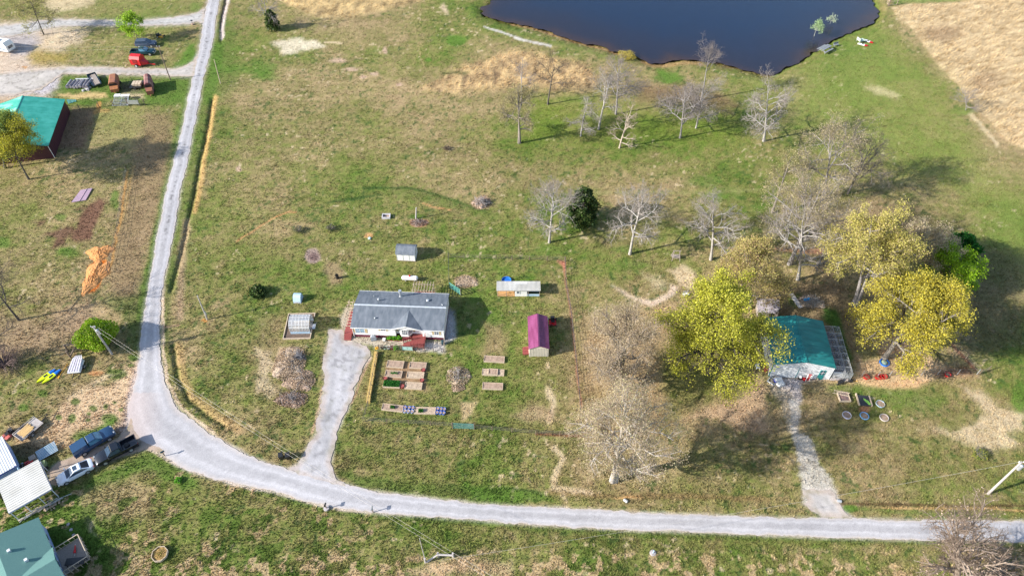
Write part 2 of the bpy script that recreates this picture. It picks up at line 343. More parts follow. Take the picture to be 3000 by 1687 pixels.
# --- top left
P(maskpoly(TP(1, -100, 60, 250, 100, 500, 190, 1500, 200, 1900, 130, 2080, -100, -100, -100), 6, 20, .2), OL * 1.15, .3)
YARD = TP(1, -200, 230, 300, 220, 560, 265, 780, 300, 820, 400, 700, 440, 600, 520, 380, 480, 270, 570, 330, 640, 450, 665, 700, 680, 620, 740, 560, 800, 620, 900, 420, 985, 330, 960, -200, 1030)
P(maskpoly(YARD, 8, 26, .15), cc((214, 194, 174)), .92)
P(maskpoly(TP(1, 560, 330, 750, 330, 860, 290, 900, 300, 820, 430, 700, 470, 560, 520, 380, 500, 420, 380), 8, 20, .6), SD * .95, .9)
P(maskpoly(TP(1, -100, 370, 330, 340, 420, 420, 300, 560, 100, 560, 0, 420), 8, 20), cc((170, 166, 172)), .8)
P(maskpoly(TP(1, 100, 790, 560, 770, 600, 890, 420, 970, 250, 930, 120, 850), 10, 24, .2), cc((190, 188, 200)), .8)
P(maskpoly(TP(1, 350, 480, 560, 520, 700, 560, 640, 640, 340, 640, 280, 580), 8, 20, .3), cc((170, 150, 70)), .6)
for a_ in ((315, 745, 8, 5), (245, 675, 8, 3)): P(maskblob(*T(1, a_[0], a_[1]), a_[2], a_[3]), cc((200, 150, 100)))
P(maskpoly(TP(1, 500, -50, 1000, -50, 900, 60, 650, 130, 500, 150, 420, 60), 8, 22, .5), SD * .95, .75)
P(maskpoly(TP(1, 2030, 590, 1760, 690, 1750, 640, 1830, 580, 1880, 440, 1960, 440, 1970, 560), 4, 14), VG, .95)
P(maskpoly(TP(1, 1930, 30, 2050, 30, 2000, 130, 1900, 130), 4, 14), GR, .8)
P(maskpoly(TP(1, 620, 760, 1900, 780, 1880, 1040, 1760, 1060, 1480, 1060, 1100, 1000, 900, 1080, 700, 1000, 520, 940, 600, 860), 6, 16, .15), VG * .82, .85)
P(maskpoly(TP(1, 560, 930, 1050, 930, 1080, 980, 800, 1000, 580, 980), 5, 14, .75), ST, .9)
P(maskpoly(TP(1, 1220, 930, 1440, 930, 1450, 990, 1240, 985), 5, 14, .6), SD * .9, .9)
P(maskpoly(TP(1, 1200, 840, 1420, 830, 1420, 930, 1220, 930), 5, 10), cc((110, 96, 84)), .8)
P(maskpoly(TP(1, 720, 1080, 980, 1080, 960, 1250, 860, 1500, 600, 1500, 560, 1449, 700, 1130), 5, 10, .1), cc((150, 118, 96)), .85)
P(maskline(TP(1, 1000, 1040, 990, 1110, 960, 1130), 12, 3, 6), cc((214, 150, 84)), .9); P(maskblob(*T(1, 1040, 1110), 22, 5), cc((196, 146, 92)), .8)
P(maskpoly(TP(1, 960, 1080, 1440, 1090, 1460, 1300, 1300, 1480, 860, 1470, 900, 1300), 8, 22, .1), cc((158, 152, 96)), .55)
# west verge of the road: bright grass then dead weeds
P(maskline(S2(508, 430, 486, 560, 462, 680, 446, 760, 424, 850, 412, 930), 30, 8, 10, .1), VG * .9, .85)
P(maskline(S2(556, 250, 534, 340, 515, 430), 26, 8, 10, .1), GR, .8)
P(maskpoly(S2(500, 330, 505, 460, 465, 600, 430, 720, 395, 880, 330, 900, 320, 760, 350, 600, 390, 460, 430, 330), 10, 22, .35), cc((150, 126, 96)), .75)
P(maskline(S2(372, 500, 355, 630, 340, 690, 330, 760, 318, 800), 7, 3, 12, .3), cc((206, 156, 92)), .8)
P(maskline(S2(390, 488, 378, 560, 360, 640), 6, 3, 14, .5), cc((206, 170, 110)), .6)
# east verge: green, ditch, straw bank
P(maskpoly(S2(648, 40, 690, 60, 700, 250, 640, 300, 615, 300, 600, 420, 560, 640, 535, 850, 475, 850, 520, 560, 575, 330, 610, 130), 8, 14, .1), GR * .9, .6)
P(maskline(S2(640, 140, 625, 230, 610, 290), 34, 10, 14, .1), VG * .9, .8); P(maskline(S2(650, 200, 720, 205, 770, 215), 26, 12, 14, .3), VG, .6)
P(maskline(S2(622, 290, 600, 420, 585, 470, 570, 560, 552, 640), 5, 2, 5), cc((52, 46, 36)), .85)
P(maskline(S2(632, 285, 612, 400, 596, 480, 585, 560, 570, 620), 14, 6, 8, .15), cc((212, 172, 112)), .85)
P(maskline(S2(672, -20, 662, 20, 652, 70, 650, 108), 13, 4, 7, .1), cc((205, 190, 185)), .95); P(maskline(S2(663, -20, 655, 18, 646, 60, 645, 80), 5, 2, 5), cc((64, 54, 50)), .9)
P(maskline(S2(548, 650, 535, 730, 530, 800, 528, 930), 24, 10, 16, .3), PK * .95, .75)
P(maskline(S2(505, 760, 494, 850, 484, 950, 486, 1020), 20, 8, 10, .1), GR * .8, .6)
# --- left middle
P(maskpoly(TP(5, 850, 640, 1000, 540, 1060, 590, 1010, 730, 950, 850, 920, 960, 760, 980, 700, 950, 780, 800, 800, 740), 4, 16, .25), cc((124, 88, 74)), .95)
P(maskpoly(TP(5, 440, 910, 700, 820, 780, 870, 650, 960, 650, 1010, 550, 1060, 510, 1040, 560, 950), 4, 16, .35), cc((120, 86, 74)), .9)
P(maskpoly(TP(5, 340, 790, 460, 760, 470, 790, 400, 830), 3, 12, .3), cc((120, 86, 74)), .8); P(maskpoly(TP(5, 740, 660, 850, 630, 850, 660, 760, 680), 3, 10, .3), cc((120, 86, 74)), .8)
P(maskpoly(TP(5, 930, 1080, 1050, 1030, 1090, 1060, 1080, 1130, 1000, 1150, 930, 1120), 3, 12), cc((226, 150, 84)), .95)
P(maskpoly(TP(5, 880, 1230, 990, 1160, 1070, 1170, 1050, 1280, 1000, 1449, 860, 1449, 870, 1350), 3, 12), cc((232, 130, 44)), .98); P(maskpoly(TP(9, 850, -10, 990, -10, 960, 30, 880, 50), 3, 10), cc((226, 124, 44)), .95)
for a_ in ((5, 600, 740, 18, 12), (5, 680, 1080, 30, 14), (5, 30, 990, 22, 16), (5, 1150, 560, 14, 30)): P(maskblob(*T(*a_[:3]), a_[3], a_[4], .4, 14), VG * .9, .75)
P(maskpoly(TP(9, -50, 250, 400, 330, 900, 100, 980, 260, 830, 480, 600, 600, 300, 700, -50, 720), 12, 28, .3), cc((176, 146, 122)), .6)
P(maskpoly(TP(9, 600, 1150, 900, 980, 1100, 960, 1300, 760, 1420, 700, 1400, 1000, 1300, 1250, 1130, 1400, 900, 1420, 700, 1449, 500, 1449), 8, 26, .55), cc((226, 194, 158)), .85)
P(maskpoly(TP(9, 1300, 950, 1400, 700, 1460, 1000, 1500, 1200, 1449, 1449, 1100, 1460, 1240, 1300), 6, 10), cc((206, 180, 166)), .9)
for a_ in ((940, 1210, 12, 8), (890, 1260, 7, 5), (1150, 1150, 7, 4), (1215, 1225, 8, 5), (720, 1310, 14, 14), (590, 1300, 8, 8), (230, 1200, 16, 12), (430, 1060, 16, 12), (750, 1140, 14, 10), (1100, 1310, 26, 14), (880, 1320, 8, 6), (1340, 700, 14, 8), (1180, 860, 30, 16), (1320, 770, 10, 6), (1060, 1190, 6, 10)):
    P(maskblob(*T(9, a_[0], a_[1]), a_[2], a_[3], .3, 12), VG * .8, .85)
P(maskpoly(TP(9, 870, 1449, 1000, 1360, 1160, 1290, 1190, 1320, 1100, 1420, 1000, 1460), 4, 12, .1), VG * .9, .9)
P(maskpoly(TP(9, 650, 1100, 1000, 900, 1020, 880, 1240, 850, 1280, 800, 700, 1120), 4, 14, .6), SD, .7)
P(maskblob(*T(9, 960, 850), 22, 8, .3, 12, .2), cc((216, 162, 110)), .9)
P(maskline(TP(9, 1640, 100, 1640, 600, 1690, 950, 1830, 1200, 2000, 1340, 2150, 1449), 8, 3, 8, .1), cc((232, 206, 176)), .9)
P(maskline(TP(9, 1740, 560, 1780, 880, 1900, 1120, 2100, 1290, 2250, 1380), 9, 4, 8, .1), DG, .75)
P(maskline(TP(9, 1800, 600, 1840, 880, 1950, 1100, 2200, 1290, 2400, 1420), 26, 10, 14, .3), cc((196, 160, 112)), .6)
P(maskpoly(TP(9, 1000, 100, 1300, 60, 1480, 0, 1440, 300, 1400, 620, 1330, 640, 1230, 300), 8, 18, .2), GR * .8, .7)
P(maskblob(*T(9, 2055, 325), 7, 4), cc((216, 156, 88)), .9); P(maskline(TP(9, 1650, 390, 1800, 370), 6, 3, 10, .4), cc((214, 170, 140)), .8)
# --- lower left lawn
P(maskpoly(TP(13, 540, 220, 900, 100, 1000, 60, 1010, -20, 760, -20, 700, 60, 780, 100, 700, 170, 560, 190), 4, 14, .1), VG * .85, .9)
P(maskpoly(TP(13, 60, -60, 900, -60, 700, 60, 740, 130, 560, 190, 420, 200, 200, 120, 60, 60), 8, 20, .4), cc((208, 176, 140)), .8)
P(maskpoly(TP(13, 110, 170, 300, 90, 420, 150, 520, 230, 400, 300, 230, 290, 130, 220), 8, 16, .2), cc((120, 100, 80)), .8)
P(maskpoly(TP(13, 450, 430, 640, 310, 740, 330, 640, 420, 560, 480, 500, 500), 6, 18, .3), cc((120, 108, 100)), .85)
P(maskpoly(TP(13, -50, 700, 60, 860, 130, 890, 700, 640, 1000, 400, 1500, 170, 1700, 280, 1990, 430, 1990, 560, 1850, 600, 1500, 400, 1200, 480, 800, 700, 500, 800, 300, 900, -50, 1060), 8, 20, .15), VG * .85, .8)
P(maskpoly(TP(13, 800, 620, 1100, 500, 1500, 520, 1600, 700, 1500, 860, 1100, 900, 850, 820), 14, 30, .65), cc((190, 162, 126)), .6)
P(maskpoly(TP(13, 850, 850, 950, 880, 930, 1000, 1000, 1060, 900, 1000), 6, 16, .5), SD * .95, .8)
P(maskpoly(TP(13, 450, 960, 780, 880, 900, 980, 1150, 1200, 1000, 1500, 600, 1500), 10, 18), VG * .8, .75)
P(maskline(TP(13, 1480, 165, 1700, 290, 1900, 380, 2200, 470, 2575, 590), 8, 3, 8, .2), cc((226, 202, 178)), .9)
P(maskline(TP(14, 0, 575, 300, 650, 700, 750, 1100, 815), 8, 3, 6, .3), cc((226, 202, 178)), .8)
P(maskline(TP(14, 0, 600, 400, 700, 800, 820, 1500, 870, 2575, 930), 16, 6, 12, .2), GR * .85, .75); P(maskline(TP(15, 0, 960, 1000, 1020, 2575, 1070), 18, 7, 12, .25), GR * .8, .7); P(maskline(TP(16, 0, 1070, 1000, 1100, 2575, 1130), 14, 6, 10, .3), GR * .85, .6)
s = np.where((py > 1400) & (px < 1150))[0]; t_ = sst(.58, .64, fbm(gx[s], gy[s], 1.3, 2, 61)) * (py[s] > 1490 + (px[s] - 750) * .1) * .75
col[s] = col[s] * (1 - t_[:, None]) + cc((88, 112, 44)) * t_[:, None]
s = np.where((py > 1380) & (px < 1300))[0]; t_ = sst(.6, .68, fbm(gx[s], gy[s], .8, 2, 62)) * sst(.45, .6, fbm(gx[s], gy[s], 6, 2, 63)) * .6
col[s] = col[s] * (1 - t_[:, None]) + cc((214, 180, 142)) * t_[:, None]
P(maskpoly(TP(14, 1500, 1449, 1750, 1290, 2100, 1260, 2575, 1300, 2575, 1449), 10, 24, .5), cc((206, 178, 142)), .8)
s = np.where(py > 1590)[0]; t_ = sst(.55, .63, fbm(gx[s], gy[s], 1.0, 3, 66)) * sst(1590, 1640, py[s]) * .7; col[s] = col[s] * (1 - t_[:, None]) + cc((210, 180, 142)) * t_[:, None]
P(maskpoly(TP(14, 820, 420, 760, 360, 900, 390, 1150, 450, 1500, 500, 2575, 560, 2575, 720, 1900, 640, 1300, 590, 1000, 530), 5, 14, .25), GR * .8, .8)
P(maskpoly(TP(14, 2100, 520, 2575, 560, 2575, 720, 2200, 690), 6, 14, .1), VG * .85, .85); P(maskpoly(TP(15, 0, 560, 300, 600, 400, 690, 0, 710), 6, 14, .1), VG * .9, .9)
P(maskline(TP(15, 0, 575, 250, 600), 8, 3, 8), DG, .7)
P(maskline(TP(14, 2120, 20, 2000, 240, 1920, 400), 5, 2, 6, .3), TN * 1.15, .7)
P(maskline(TP(15, 400, 600, 900, 640, 1600, 640, 2575, 680), 18, 7, 12, .3), cc((150, 122, 86)), .6); P(maskline(TP(16, 700, 720, 1400, 730, 2000, 745, 2575, 740), 9, 3, 6, .1), cc((104, 78, 56)), .7)
P(maskline(TP(16, 1000, 765, 1600, 765, 2300, 770, 2575, 800), 6, 3, 8, .3), cc((214, 172, 122)), .7); P(maskline(TP(16, 800, 760, 1700, 830, 2400, 850), 12, 5, 12, .3), GR, .6)
P(maskblob(*T(16, 820, 770), 24, 12, .3, 10), VG, .95)
P(maskpoly(TP(15, 1000, 670, 1180, 640, 1300, 655, 1180, 665, 1060, 670), 2, 6), cc((224, 176, 118)), .9)
P(maskline(TP(11, 350, 1010, 420, 1150, 380, 1320), 20, 9, 18, .5), SD * .95, .8); P(maskpoly(TP(11, 0, 1280, 200, 1160, 460, 1200, 450, 1330, 100, 1340), 10, 24, .4), PK * 1.05, .6)
P(maskline(TP(15, 430, 170, 520, 270, 430, 460, 420, 560, 800, 600), 18, 8, 18, .6), SD * .95, .75)
# --- around the house
P(maskpoly(TP(10, 890, 480, 990, 480, 1880, 525, 1905, 640, 1500, 620, 1200, 600, 1100, 560, 900, 560), 4, 10), cc((206, 192, 176)), .9)
P(maskpoly(TP(10, 1930, 200, 2000, 230, 2015, 500, 1900, 560, 1890, 480), 4, 10), cc((206, 202, 204)), .95)
P(maskpoly(TP(10, 1580, 560, 1900, 540, 1890, 640, 1600, 625), 4, 12, .3), cc((220, 214, 210)), .9)
P(maskpoly(TP(10, 840, 300, 900, 200, 985, 190, 960, 480, 880, 480), 4, 12, .3), cc((204, 190, 172)), .9)
P(maskline(TP(10, 660, 1000, 640, 1180, 610, 1300, 560, 1449), 7, 3, 8, .2), cc((212, 176, 146)), .8); P(maskline(TP(10, 1150, 700, 1060, 900, 1000, 1080, 950, 1170), 6, 3, 8, .3), cc((190, 150, 124)), .8)
P(maskpoly(TP(10, 1920, 110, 2260, 100, 2320, 260, 2240, 470, 2020, 480), 6, 12), DG * 1.3, .35)  # house's gable shadow on the lawn, painted in as darker green
P(maskpoly(TP(10, 0, 250, 260, 290, 250, 600, 180, 780, 0, 960), 10, 26, .2), cc((150, 128, 96)), .5)
P(maskpoly(TP(10, 240, 600, 480, 590, 490, 780, 400, 880, 210, 870, 150, 840, 200, 700), 4, 16, .1), cc((214, 184, 152)), .95)
P(maskpoly(TP(10, 210, 1090, 300, 1030, 500, 1090, 480, 1170, 300, 1200, 220, 1150), 4, 14, .15), cc((170, 138, 112)), .85)
P(maskpoly(TP(10, 500, 700, 600, 600, 670, 620, 640, 900, 560, 1000, 500, 960), 6, 20, .5), GR * .9, .6)
P(maskpoly(TP(10, 0, 600, 150, 650, 150, 950, 250, 1050, 120, 1100, 0, 1060), 8, 26, .7), SD * .9, .7)
P(maskpoly(TP(10, 1300, 735, 1730, 745, 1700, 1025, 1280, 1010), 3, 6), cc((166, 132, 106)), .85)
P(maskpoly(TP(10, 2290, 340, 2480, 360, 2540, 500, 2500, 680, 2280, 690), 8, 22, .4), cc((168, 142, 108)), .7)
P(maskline(TP(10, 1120, 1250, 1500, 1330, 2575, 1400), 10, 4, 10, .2), OL * .6, .6)
P(maskline(TP(10, 1180, 1200, 1500, 1280, 1900, 1290), 12, 5, 10, .2), GR * .8, .7)
P(maskpoly(TP(10, 2060, 1150, 2230, 1150, 2180, 1250, 2140, 1300, 2080, 1330), 4, 14, .5), cc((206, 180, 140)), .8)
P(maskblob(*T(6, 2110, 1380), 36, 18, .25, 14, .1), cc((206, 172, 138)), .95); P(maskblob(*T(6, 570, 1125), 23, 22, .2, 12), cc((176, 152, 142)), .98); P(maskblob(*T(6, 580, 1130), 14, 12, .3, 10), cc((128, 104, 100)), .9)
P(maskblob(*T(6, 1130, 920), 12, 8, .2, 8), cc((222, 172, 118)), .95); P(maskpoly(TP(6, 700, 1160, 830, 1200, 900, 1280, 860, 1400, 760, 1430, 680, 1280), 6, 20, .35), cc((176, 146, 118)), .7)
P(maskline(TP(6, -200, 980, 0, 850, 90, 790, 200, 730, 330, 680, 400, 685), 4, 2, 8, .35), cc((214, 160, 110)), .9); P(maskline(TP(6, 1680, 595, 1760, 630, 1900, 650, 1960, 665), 4, 2, 8, .5), cc((220, 164, 116)), .85)
P(maskline(TP(6, 1080, 440, 1300, 440, 1550, 445, 1700, 480, 1900, 540, 2100, 610, 2300, 680), 8, 3, 8, .1), DG * 1.0, .9); P(maskline(TP(6, 720, 590, 900, 560, 1080, 530, 1180, 520), 7, 3, 8, .2), DG * 1.1, .85); P(maskline(TP(6, 1080, 440, 1080, 550), 5, 2, 5), DG, .7)
P(maskline(TP(6, 1300, 480, 1700, 530, 2100, 640, 2400, 720), 26, 12, 20, .3), GR * .85, .5)
P(maskblob(*T(6, 1640, 790), 27, 14, .2, 10), cc((190, 142, 112)), .95); P(maskblob(*T(6, 1620, 730), 30, 9, .3, 10), VG * .7, .8); P(maskblob(*T(6, 2270, 590), 28, 20, .3, 14), cc((186, 152, 130)), .85)
P(maskblob(*T(2, 2010, 410), 34, 16, .3, 12), VG, .98); P(maskblob(*T(2, 1735, 605), 12, 6, .3, 8), VG, .9)
P(maskpoly(TP(2, 140, 430, 400, 380, 640, 420, 700, 480, 450, 520, 260, 550, 240, 480), 4, 18, .55), cc((230, 216, 188)), .95); P(maskline(TP(2, 690, 425, 860, 435), 5, 2, 6, .4), SD, .9)
for a_ in ((2, 820, 610, 26, 7), (2, 960, 700, 18, 5), (2, 1190, 745, 16, 5), (2, 1080, 780, 9, 5), (2, 1300, 510, 8, 10), (2, 1440, 855, 9, 5), (1, 2650, 0, 1, 1), (5, 2400, 250, 9, 7)): P(maskblob(*T(*a_[:3]), a_[3], a_[4], .4, 12, .2), cc((206, 176, 152)), .85)
P(maskpoly(TP(2, 1850, 60, 1890, 30, 1940, 150, 1870, 110), 3, 8), cc((214, 190, 160)), .9)
P(maskpoly(TP(2, -20, 620, 200, 640, 200, 780, -20, 800), 8, 20, .1), VG, .8)
P(maskline(TP(2, 1600, 280, 1620, 420, 1660, 600, 1690, 680), 3, 2, 5), TN * 1.2, .6)
# --- middle right
for a_ in ((7, 400, 1070, 46, 18), (7, 1150, 1060, 40, 10), (7, 1200, 1220, 60, 16), (7, 1950, 370, 60, 18), (7, 2130, 500, 60, 22), (7, 2500, 640, 30, 20), (3, 430, 1270, 30, 24), (3, 1400, 1250, 40, 20), (3, 1900, 1250, 40, 14), (3, 650, 1000, 60, 12)): P(maskblob(*T(*a_[:3]), a_[3], a_[4], .5, 18, .15), VG * .95, .55)
P(maskpoly(TP(3, 200, 950, 900, 950, 1500, 1050, 2400, 1200, 2400, 1449, 100, 1449), 20, 30, .2), cc((122, 138, 52)), .55)
P(maskline(TP(7, 700, 490, 1800, 490, 2575, 460), 10, 3, 4), cc((160, 158, 100)), .5)
P(maskpoly(TP(7, 1560, 1270, 1700, 1210, 1850, 1300, 1880, 1449, 1700, 1449, 1640, 1330), 5, 20, .5), SD, .85); P(maskpoly(TP(7, 1300, 1300, 1500, 1330, 1660, 1449, 1400, 1449), 8, 22, .6), SD * .9, .6)
P(maskpoly(TP(11, 1000, -30, 1120, 20, 1220, 90, 1400, 120, 1560, 60, 1600, -30, 1680, -10, 1640, 60, 1520, 130, 1400, 180, 1240, 130, 1120, 50), 4, 12, .25), cc((232, 208, 186)), .95)
P(maskpoly(TP(11, 640, 400, 1500, 300, 1560, 420, 1500, 1449, 1100, 1700, 700, 1449), 20, 40, .25), cc((182, 152, 116)), .65)
P(maskpoly(TP(11, 2350, 840, 2500, 900, 2575, 1000, 2575, 1449, 2300, 1449, 2000, 1300, 1700, 1330, 1900, 1180, 2300, 1100), 10, 30, .5), cc((206, 172, 140)), .8)
P(maskpoly(TP(11, 1500, 700, 2000, 820, 2350, 850, 2350, 1050, 1900, 1180, 1600, 1300, 1480, 1000), 14, 26, .3), cc((122, 130, 56)), .6)
P(maskline(TP(7, 460, 1180, 520, 1180, 545, 1449) + TP(11, 555, 0, 585, 200, 610, 400, 640, 680, 670, 1000, 700, 1200), 7, 3, 6, .15), cc((176, 126, 104)), .85); P(maskpoly(TP(7, 455, 1185, 540, 1185, 545, 1300, 510, 1230), 2, 4), cc((196, 128, 108)), .9)
P(maskline(TP(15, 250, 20, 480, 30, 720, 40), 8, 3, 8, .2), cc((140, 92, 74)), .85)
P(maskpoly(TP(8, -20, 1030, 400, 1060, 780, 1060, 800, 1140, 400, 1110, 0, 1060), 4, 16, .2), cc((182, 128, 108)), .8)
P(maskpoly(TP(8, 1000, 560, 1500, 740, 1720, 760, 1740, 960, 1500, 1000, 1100, 900), 16, 30, .2), cc((130, 104, 84)), .6)
P(maskpoly(TP(12, 100, -40, 800, -40, 900, 700, 700, 500, 520, 400, 300, 360, 100, 330), 12, 26, .4), cc((140, 118, 92)), .75)
P(maskpoly(TP(12, 540, 180, 680, 200, 760, 400, 800, 600, 860, 720, 780, 740, 700, 440, 560, 330), 5, 16, .1), cc((58, 116, 30)), .85); P(maskpoly(TP(12, 200, 40, 330, 60, 300, 200, 200, 160), 5, 14, .1), cc((70, 116, 36)), .7)
P(maskpoly(TP(12, 880, 680, 1100, 560, 1300, 420, 1500, 640, 1900, 840, 2100, 880, 2100, 900, 1700, 900, 1500, 1000, 1150, 1010, 700, 960, 540, 930, 380, 940, 360, 900, 880, 880), 6, 18, .2), cc((226, 190, 150)), .85)
P(maskpoly(TP(12, 880, 640, 1100, 580, 1130, 700, 960, 750), 5, 14, .4), GR, .6)
P(maskpoly(TP(12, 930, 950, 1600, 920, 1500, 1010, 1200, 1010), 4, 14, .3), cc((238, 194, 150)), .8)
P(maskpoly(TP(12, 1650, 850, 2000, 780, 2100, 870, 1700, 890), 6, 12, .1), cc((122, 84, 72)), .85); P(maskline(TP(12, 1850, 560, 1950, 680, 2080, 820), 10, 4, 10, .2), cc((150, 104, 88)), .85)
P(maskpoly(TP(12, 900, 300, 1100, 300, 1150, 420, 1000, 400), 4, 14, .2), WH, .85); P(maskblob(*T(12, 400, 130), 40, 16, .3, 14, .3), cc((160, 140, 130)), .9)
P(maskpoly(TP(12, 20, 900, 620, 900, 330, 960, 330, 1180, 220, 1190, 230, 1100, 60, 980), 5, 18, .3), cc((216, 206, 206)), .9)
P(maskpoly(TP(12, 30, 980, 220, 1000, 340, 1250, 300, 1449, 200, 1449, 130, 1200), 8, 24, .7), cc((214, 196, 172)), .85)
P(maskpoly(TP(12, 600, 960, 900, 960, 1500, 1010, 1800, 1100, 1700, 1280, 1300, 1200, 1100, 1100, 640, 1060), 10, 26, .3), VG * .9, .6)
P(maskpoly(TP(12, 1960, 1000, 2150, 1040, 2330, 1200, 2575, 1230, 2575, 1449, 1900, 1449, 2200, 1260, 2050, 1130), 8, 26, .6), SD * .95, .85); P(maskpoly(TP(16, 1500, -30, 2400, -30, 2575, 120, 2200, 200, 1900, 80), 10, 26, .7), SD * .95, .8)
P(maskblob(*T(12, 2540, 1080), 26, 50, .3, 18, .1), VG, .8)
P(maskpoly(TP(8, 1900, 960, 2575, 1100, 2575, 1449) + TP(12, 2575, 0, 2575, 560, 2100, 700, 1900, 560, 2000, 200), 16, 30, .3), cc((112, 104, 76)), .6)  # yellow oak's cast shadow, painted as a duller patch in the ground colour
P(maskblob(*T(12, 970, 1220), 16, 12, .4, 12, .4), cc((206, 140, 110)), .7)
# drive 2 tail: thin gravel with grass coming through
P(maskpoly(TP(12, 200, 1080, 330, 1140, 300, 1449) + TP(16, 420, 20, 490, 160, 560, 330, 650, 480, 700, 620, 740, 740, 880, 860, 560, 860, 350, 740, 350, 560, 290, 300, 240, 80) + [T(12, 230, 1400)], 6, 22, .8), cc((206, 198, 188)), .9)
# --- scuffed verges around every road and drive, then the road beds
for dpoly in [ROADPX] + DRIVES: P(maskpoly(dpoly, 5, 9, .35), cc((216, 204, 196)), .85)
ROADM = np.zeros(N)
for dpoly in [ROADPX] + DRIVES:
    s, k = maskpoly(dpoly, 3, 0); ROADM[s] = np.maximum(ROADM[s], k)
# --- relief
gz = (fbm(gx, gy, 9, 3, 70) - .5) * .12 - .02; gz = np.minimum(gz, 0.02)
gz = gz * (1 - ROADM) - .05 * ROADM
s, k = maskpoly(POND, 14, 4); gz[s] -= k * 1.5; col[s] = col[s] * (1 - k[:, None] * .7) + cc((110, 70, 46)) * k[:, None] * .7
s, k = maskline(S2(622, 290, 600, 420, 585, 470, 570, 560, 552, 640, 532, 740, 500, 850), 12, 6, 5); gz[s] -= k * .35
s, k = maskline(S2(668, -30, 658, 20, 648, 70, 648, 120), 10, 5, 5); gz[s] -= k * .35
s, k = maskline(TP(9, 1740, 560, 1780, 880, 1900, 1120, 2100, 1290, 2250, 1380), 16, 8, 4); gz[s] -= k * .3
s, k = maskpoly(MD, 20, 10); gz[s] += k * (.15 + .5 * (q2[s] - .4))
s, k = maskpoly(RF, 4, 6); gz[s] += k * (q[s] - .3) * .4
s, k = maskpoly(LF, 4, 6); gz[s] += k * (q2[s] - .3) * .3
col = np.clip(col, .012, .60)
mg = attr_mat('turf', rough=.95, vary=.55, sc=6.5, bump=1., spec=.1, bdist=.16)
ii = np.arange(ny * nx).reshape(ny, nx)
quads = np.stack([ii[:-1, :-1], ii[:-1, 1:], ii[1:, 1:], ii[1:, :-1]], -1).reshape(-1, 4)
bl = np.r_[ii[0, :], ii[1:, -1], ii[-1, -2::-1], ii[-2:0:-1, 0]]; nb = len(bl)
c0 = np.array([0, 130.]); V = np.stack([gx, gy, gz], 1)
dirv = V[bl, :2] - c0; outer = np.c_[c0 + dirv / np.linalg.norm(dirv, axis=1)[:, None] * 1600, np.full(nb, -.3)]
jj = np.arange(nb); k2 = (jj + 1) % nb
mid = np.c_[V[bl, :2] + dirv / np.linalg.norm(dirv, axis=1)[:, None] * 3., np.full(nb, -.05)]
quads = np.r_[quads, np.stack([bl[jj], N + jj, N + k2, bl[k2]], -1), np.stack([N + jj, N + nb + jj, N + nb + k2, N + k2], -1)]
ground = npmesh('ground', np.r_[V, mid, outer], quads, 4, mg, None, np.r_[col, np.tile(OL, (2 * nb, 1))], True); tag(ground, kind='structure')

# ---------------- roads ----------------
def gravel_cols(x, y, base, tint=.12):
    a = fbm(x, y, .5, 3, 80, .8) - .5; b = fbm(x, y, 5, 3, 81) - .5
    return base[None, :] * (1 + a * .35 + b * .3)[:, None]
mr_ = attr_mat('gravel', rough=.95, vary=.24, sc=9, bump=.5, spec=.15, bdist=.04)
M_ = 15
tt = np.linspace(0, 1, M_); n_l = np.array([math.sin(i * .9) for i in range(NR)])
jl = (vn(np.arange(NR) * .9, np.zeros(NR), 3) - .5) * .22 + (vn(np.arange(NR) * .23, np.zeros(NR), 4) - .5) * .3
jr = (vn(np.arange(NR) * .9, np.zeros(NR) + 5, 3) - .5) * .22 + (vn(np.arange(NR) * .23, np.zeros(NR) + 5, 4) - .5) * .3
dv = rr2 - rl; ln = np.linalg.norm(dv, axis=1)[:, None]; dn_ = dv / ln
A = rl + dn_ * (jl[:, None] + .12); B = rr2 + dn_ * (jr[:, None] - .12)
RV = (A[:, None, :] * (1 - tt)[None, :, None] + B[:, None, :] * tt[None, :, None]).reshape(-1, 2)
tt2 = np.tile(tt, NR); alongm = np.repeat(np.arange(NR) * .35, M_)
rc = gravel_cols(RV[:, 0], RV[:, 1], cc((186, 183, 185)))
wgl = .02 * np.sin(alongm * .05)
for c_, w_, a_ in ((.25, .06, .20), (.46, .04, .06), (.74, .06, .20)): rc *= (1 + a_ * np.exp(-((tt2 - c_ - wgl) / w_) ** 2))[:, None]
upx, upy = PR(RV[:, 0], RV[:, 1]); upx = np.asarray(upx); upy = np.asarray(upy)
dark = np.exp(-((tt2 - .5) / .16) ** 2) * (fbm(RV[:, 0] * .3, RV[:, 1] * 2 if False else RV[:, 1], 2, 3, 85) * .9)
dark *= np.where(upy < 900, .22, .26); rc *= (1 - dark)[:, None]
sp_ = sst(.60, .7, fbm(RV[:, 0], RV[:, 1], .45, 2, 86)) * np.exp(-((tt2 - .5) / .12) ** 2) * (upy < 720) * .5; rc *= (1 - sp_)[:, None]
edge = np.maximum(sst(.12, 0, tt2), sst(.88, 1, tt2)); rc = rc * (1 - edge[:, None] * .5) + cc((222, 204, 188)) * edge[:, None] * .5
lk = sst(500, 380, upx) * (upy > 1150); rc = rc * (1 - .6 * lk[:, None]) + cc((206, 186, 178)) * .6 * lk[:, None]
qi = np.arange(NR * M_).reshape(NR, M_)
rq = np.stack([qi[:-1, :-1], qi[:-1, 1:], qi[1:, 1:], qi[1:, :-1]], -1).reshape(-1, 4)
crown_ = .03 * np.sin(math.pi * tt2)
road = npmesh('road', np.c_[RV, .012 + crown_], rq, 4, mr_, None, np.clip(rc, .02, .75), True); tag(road, kind='structure')
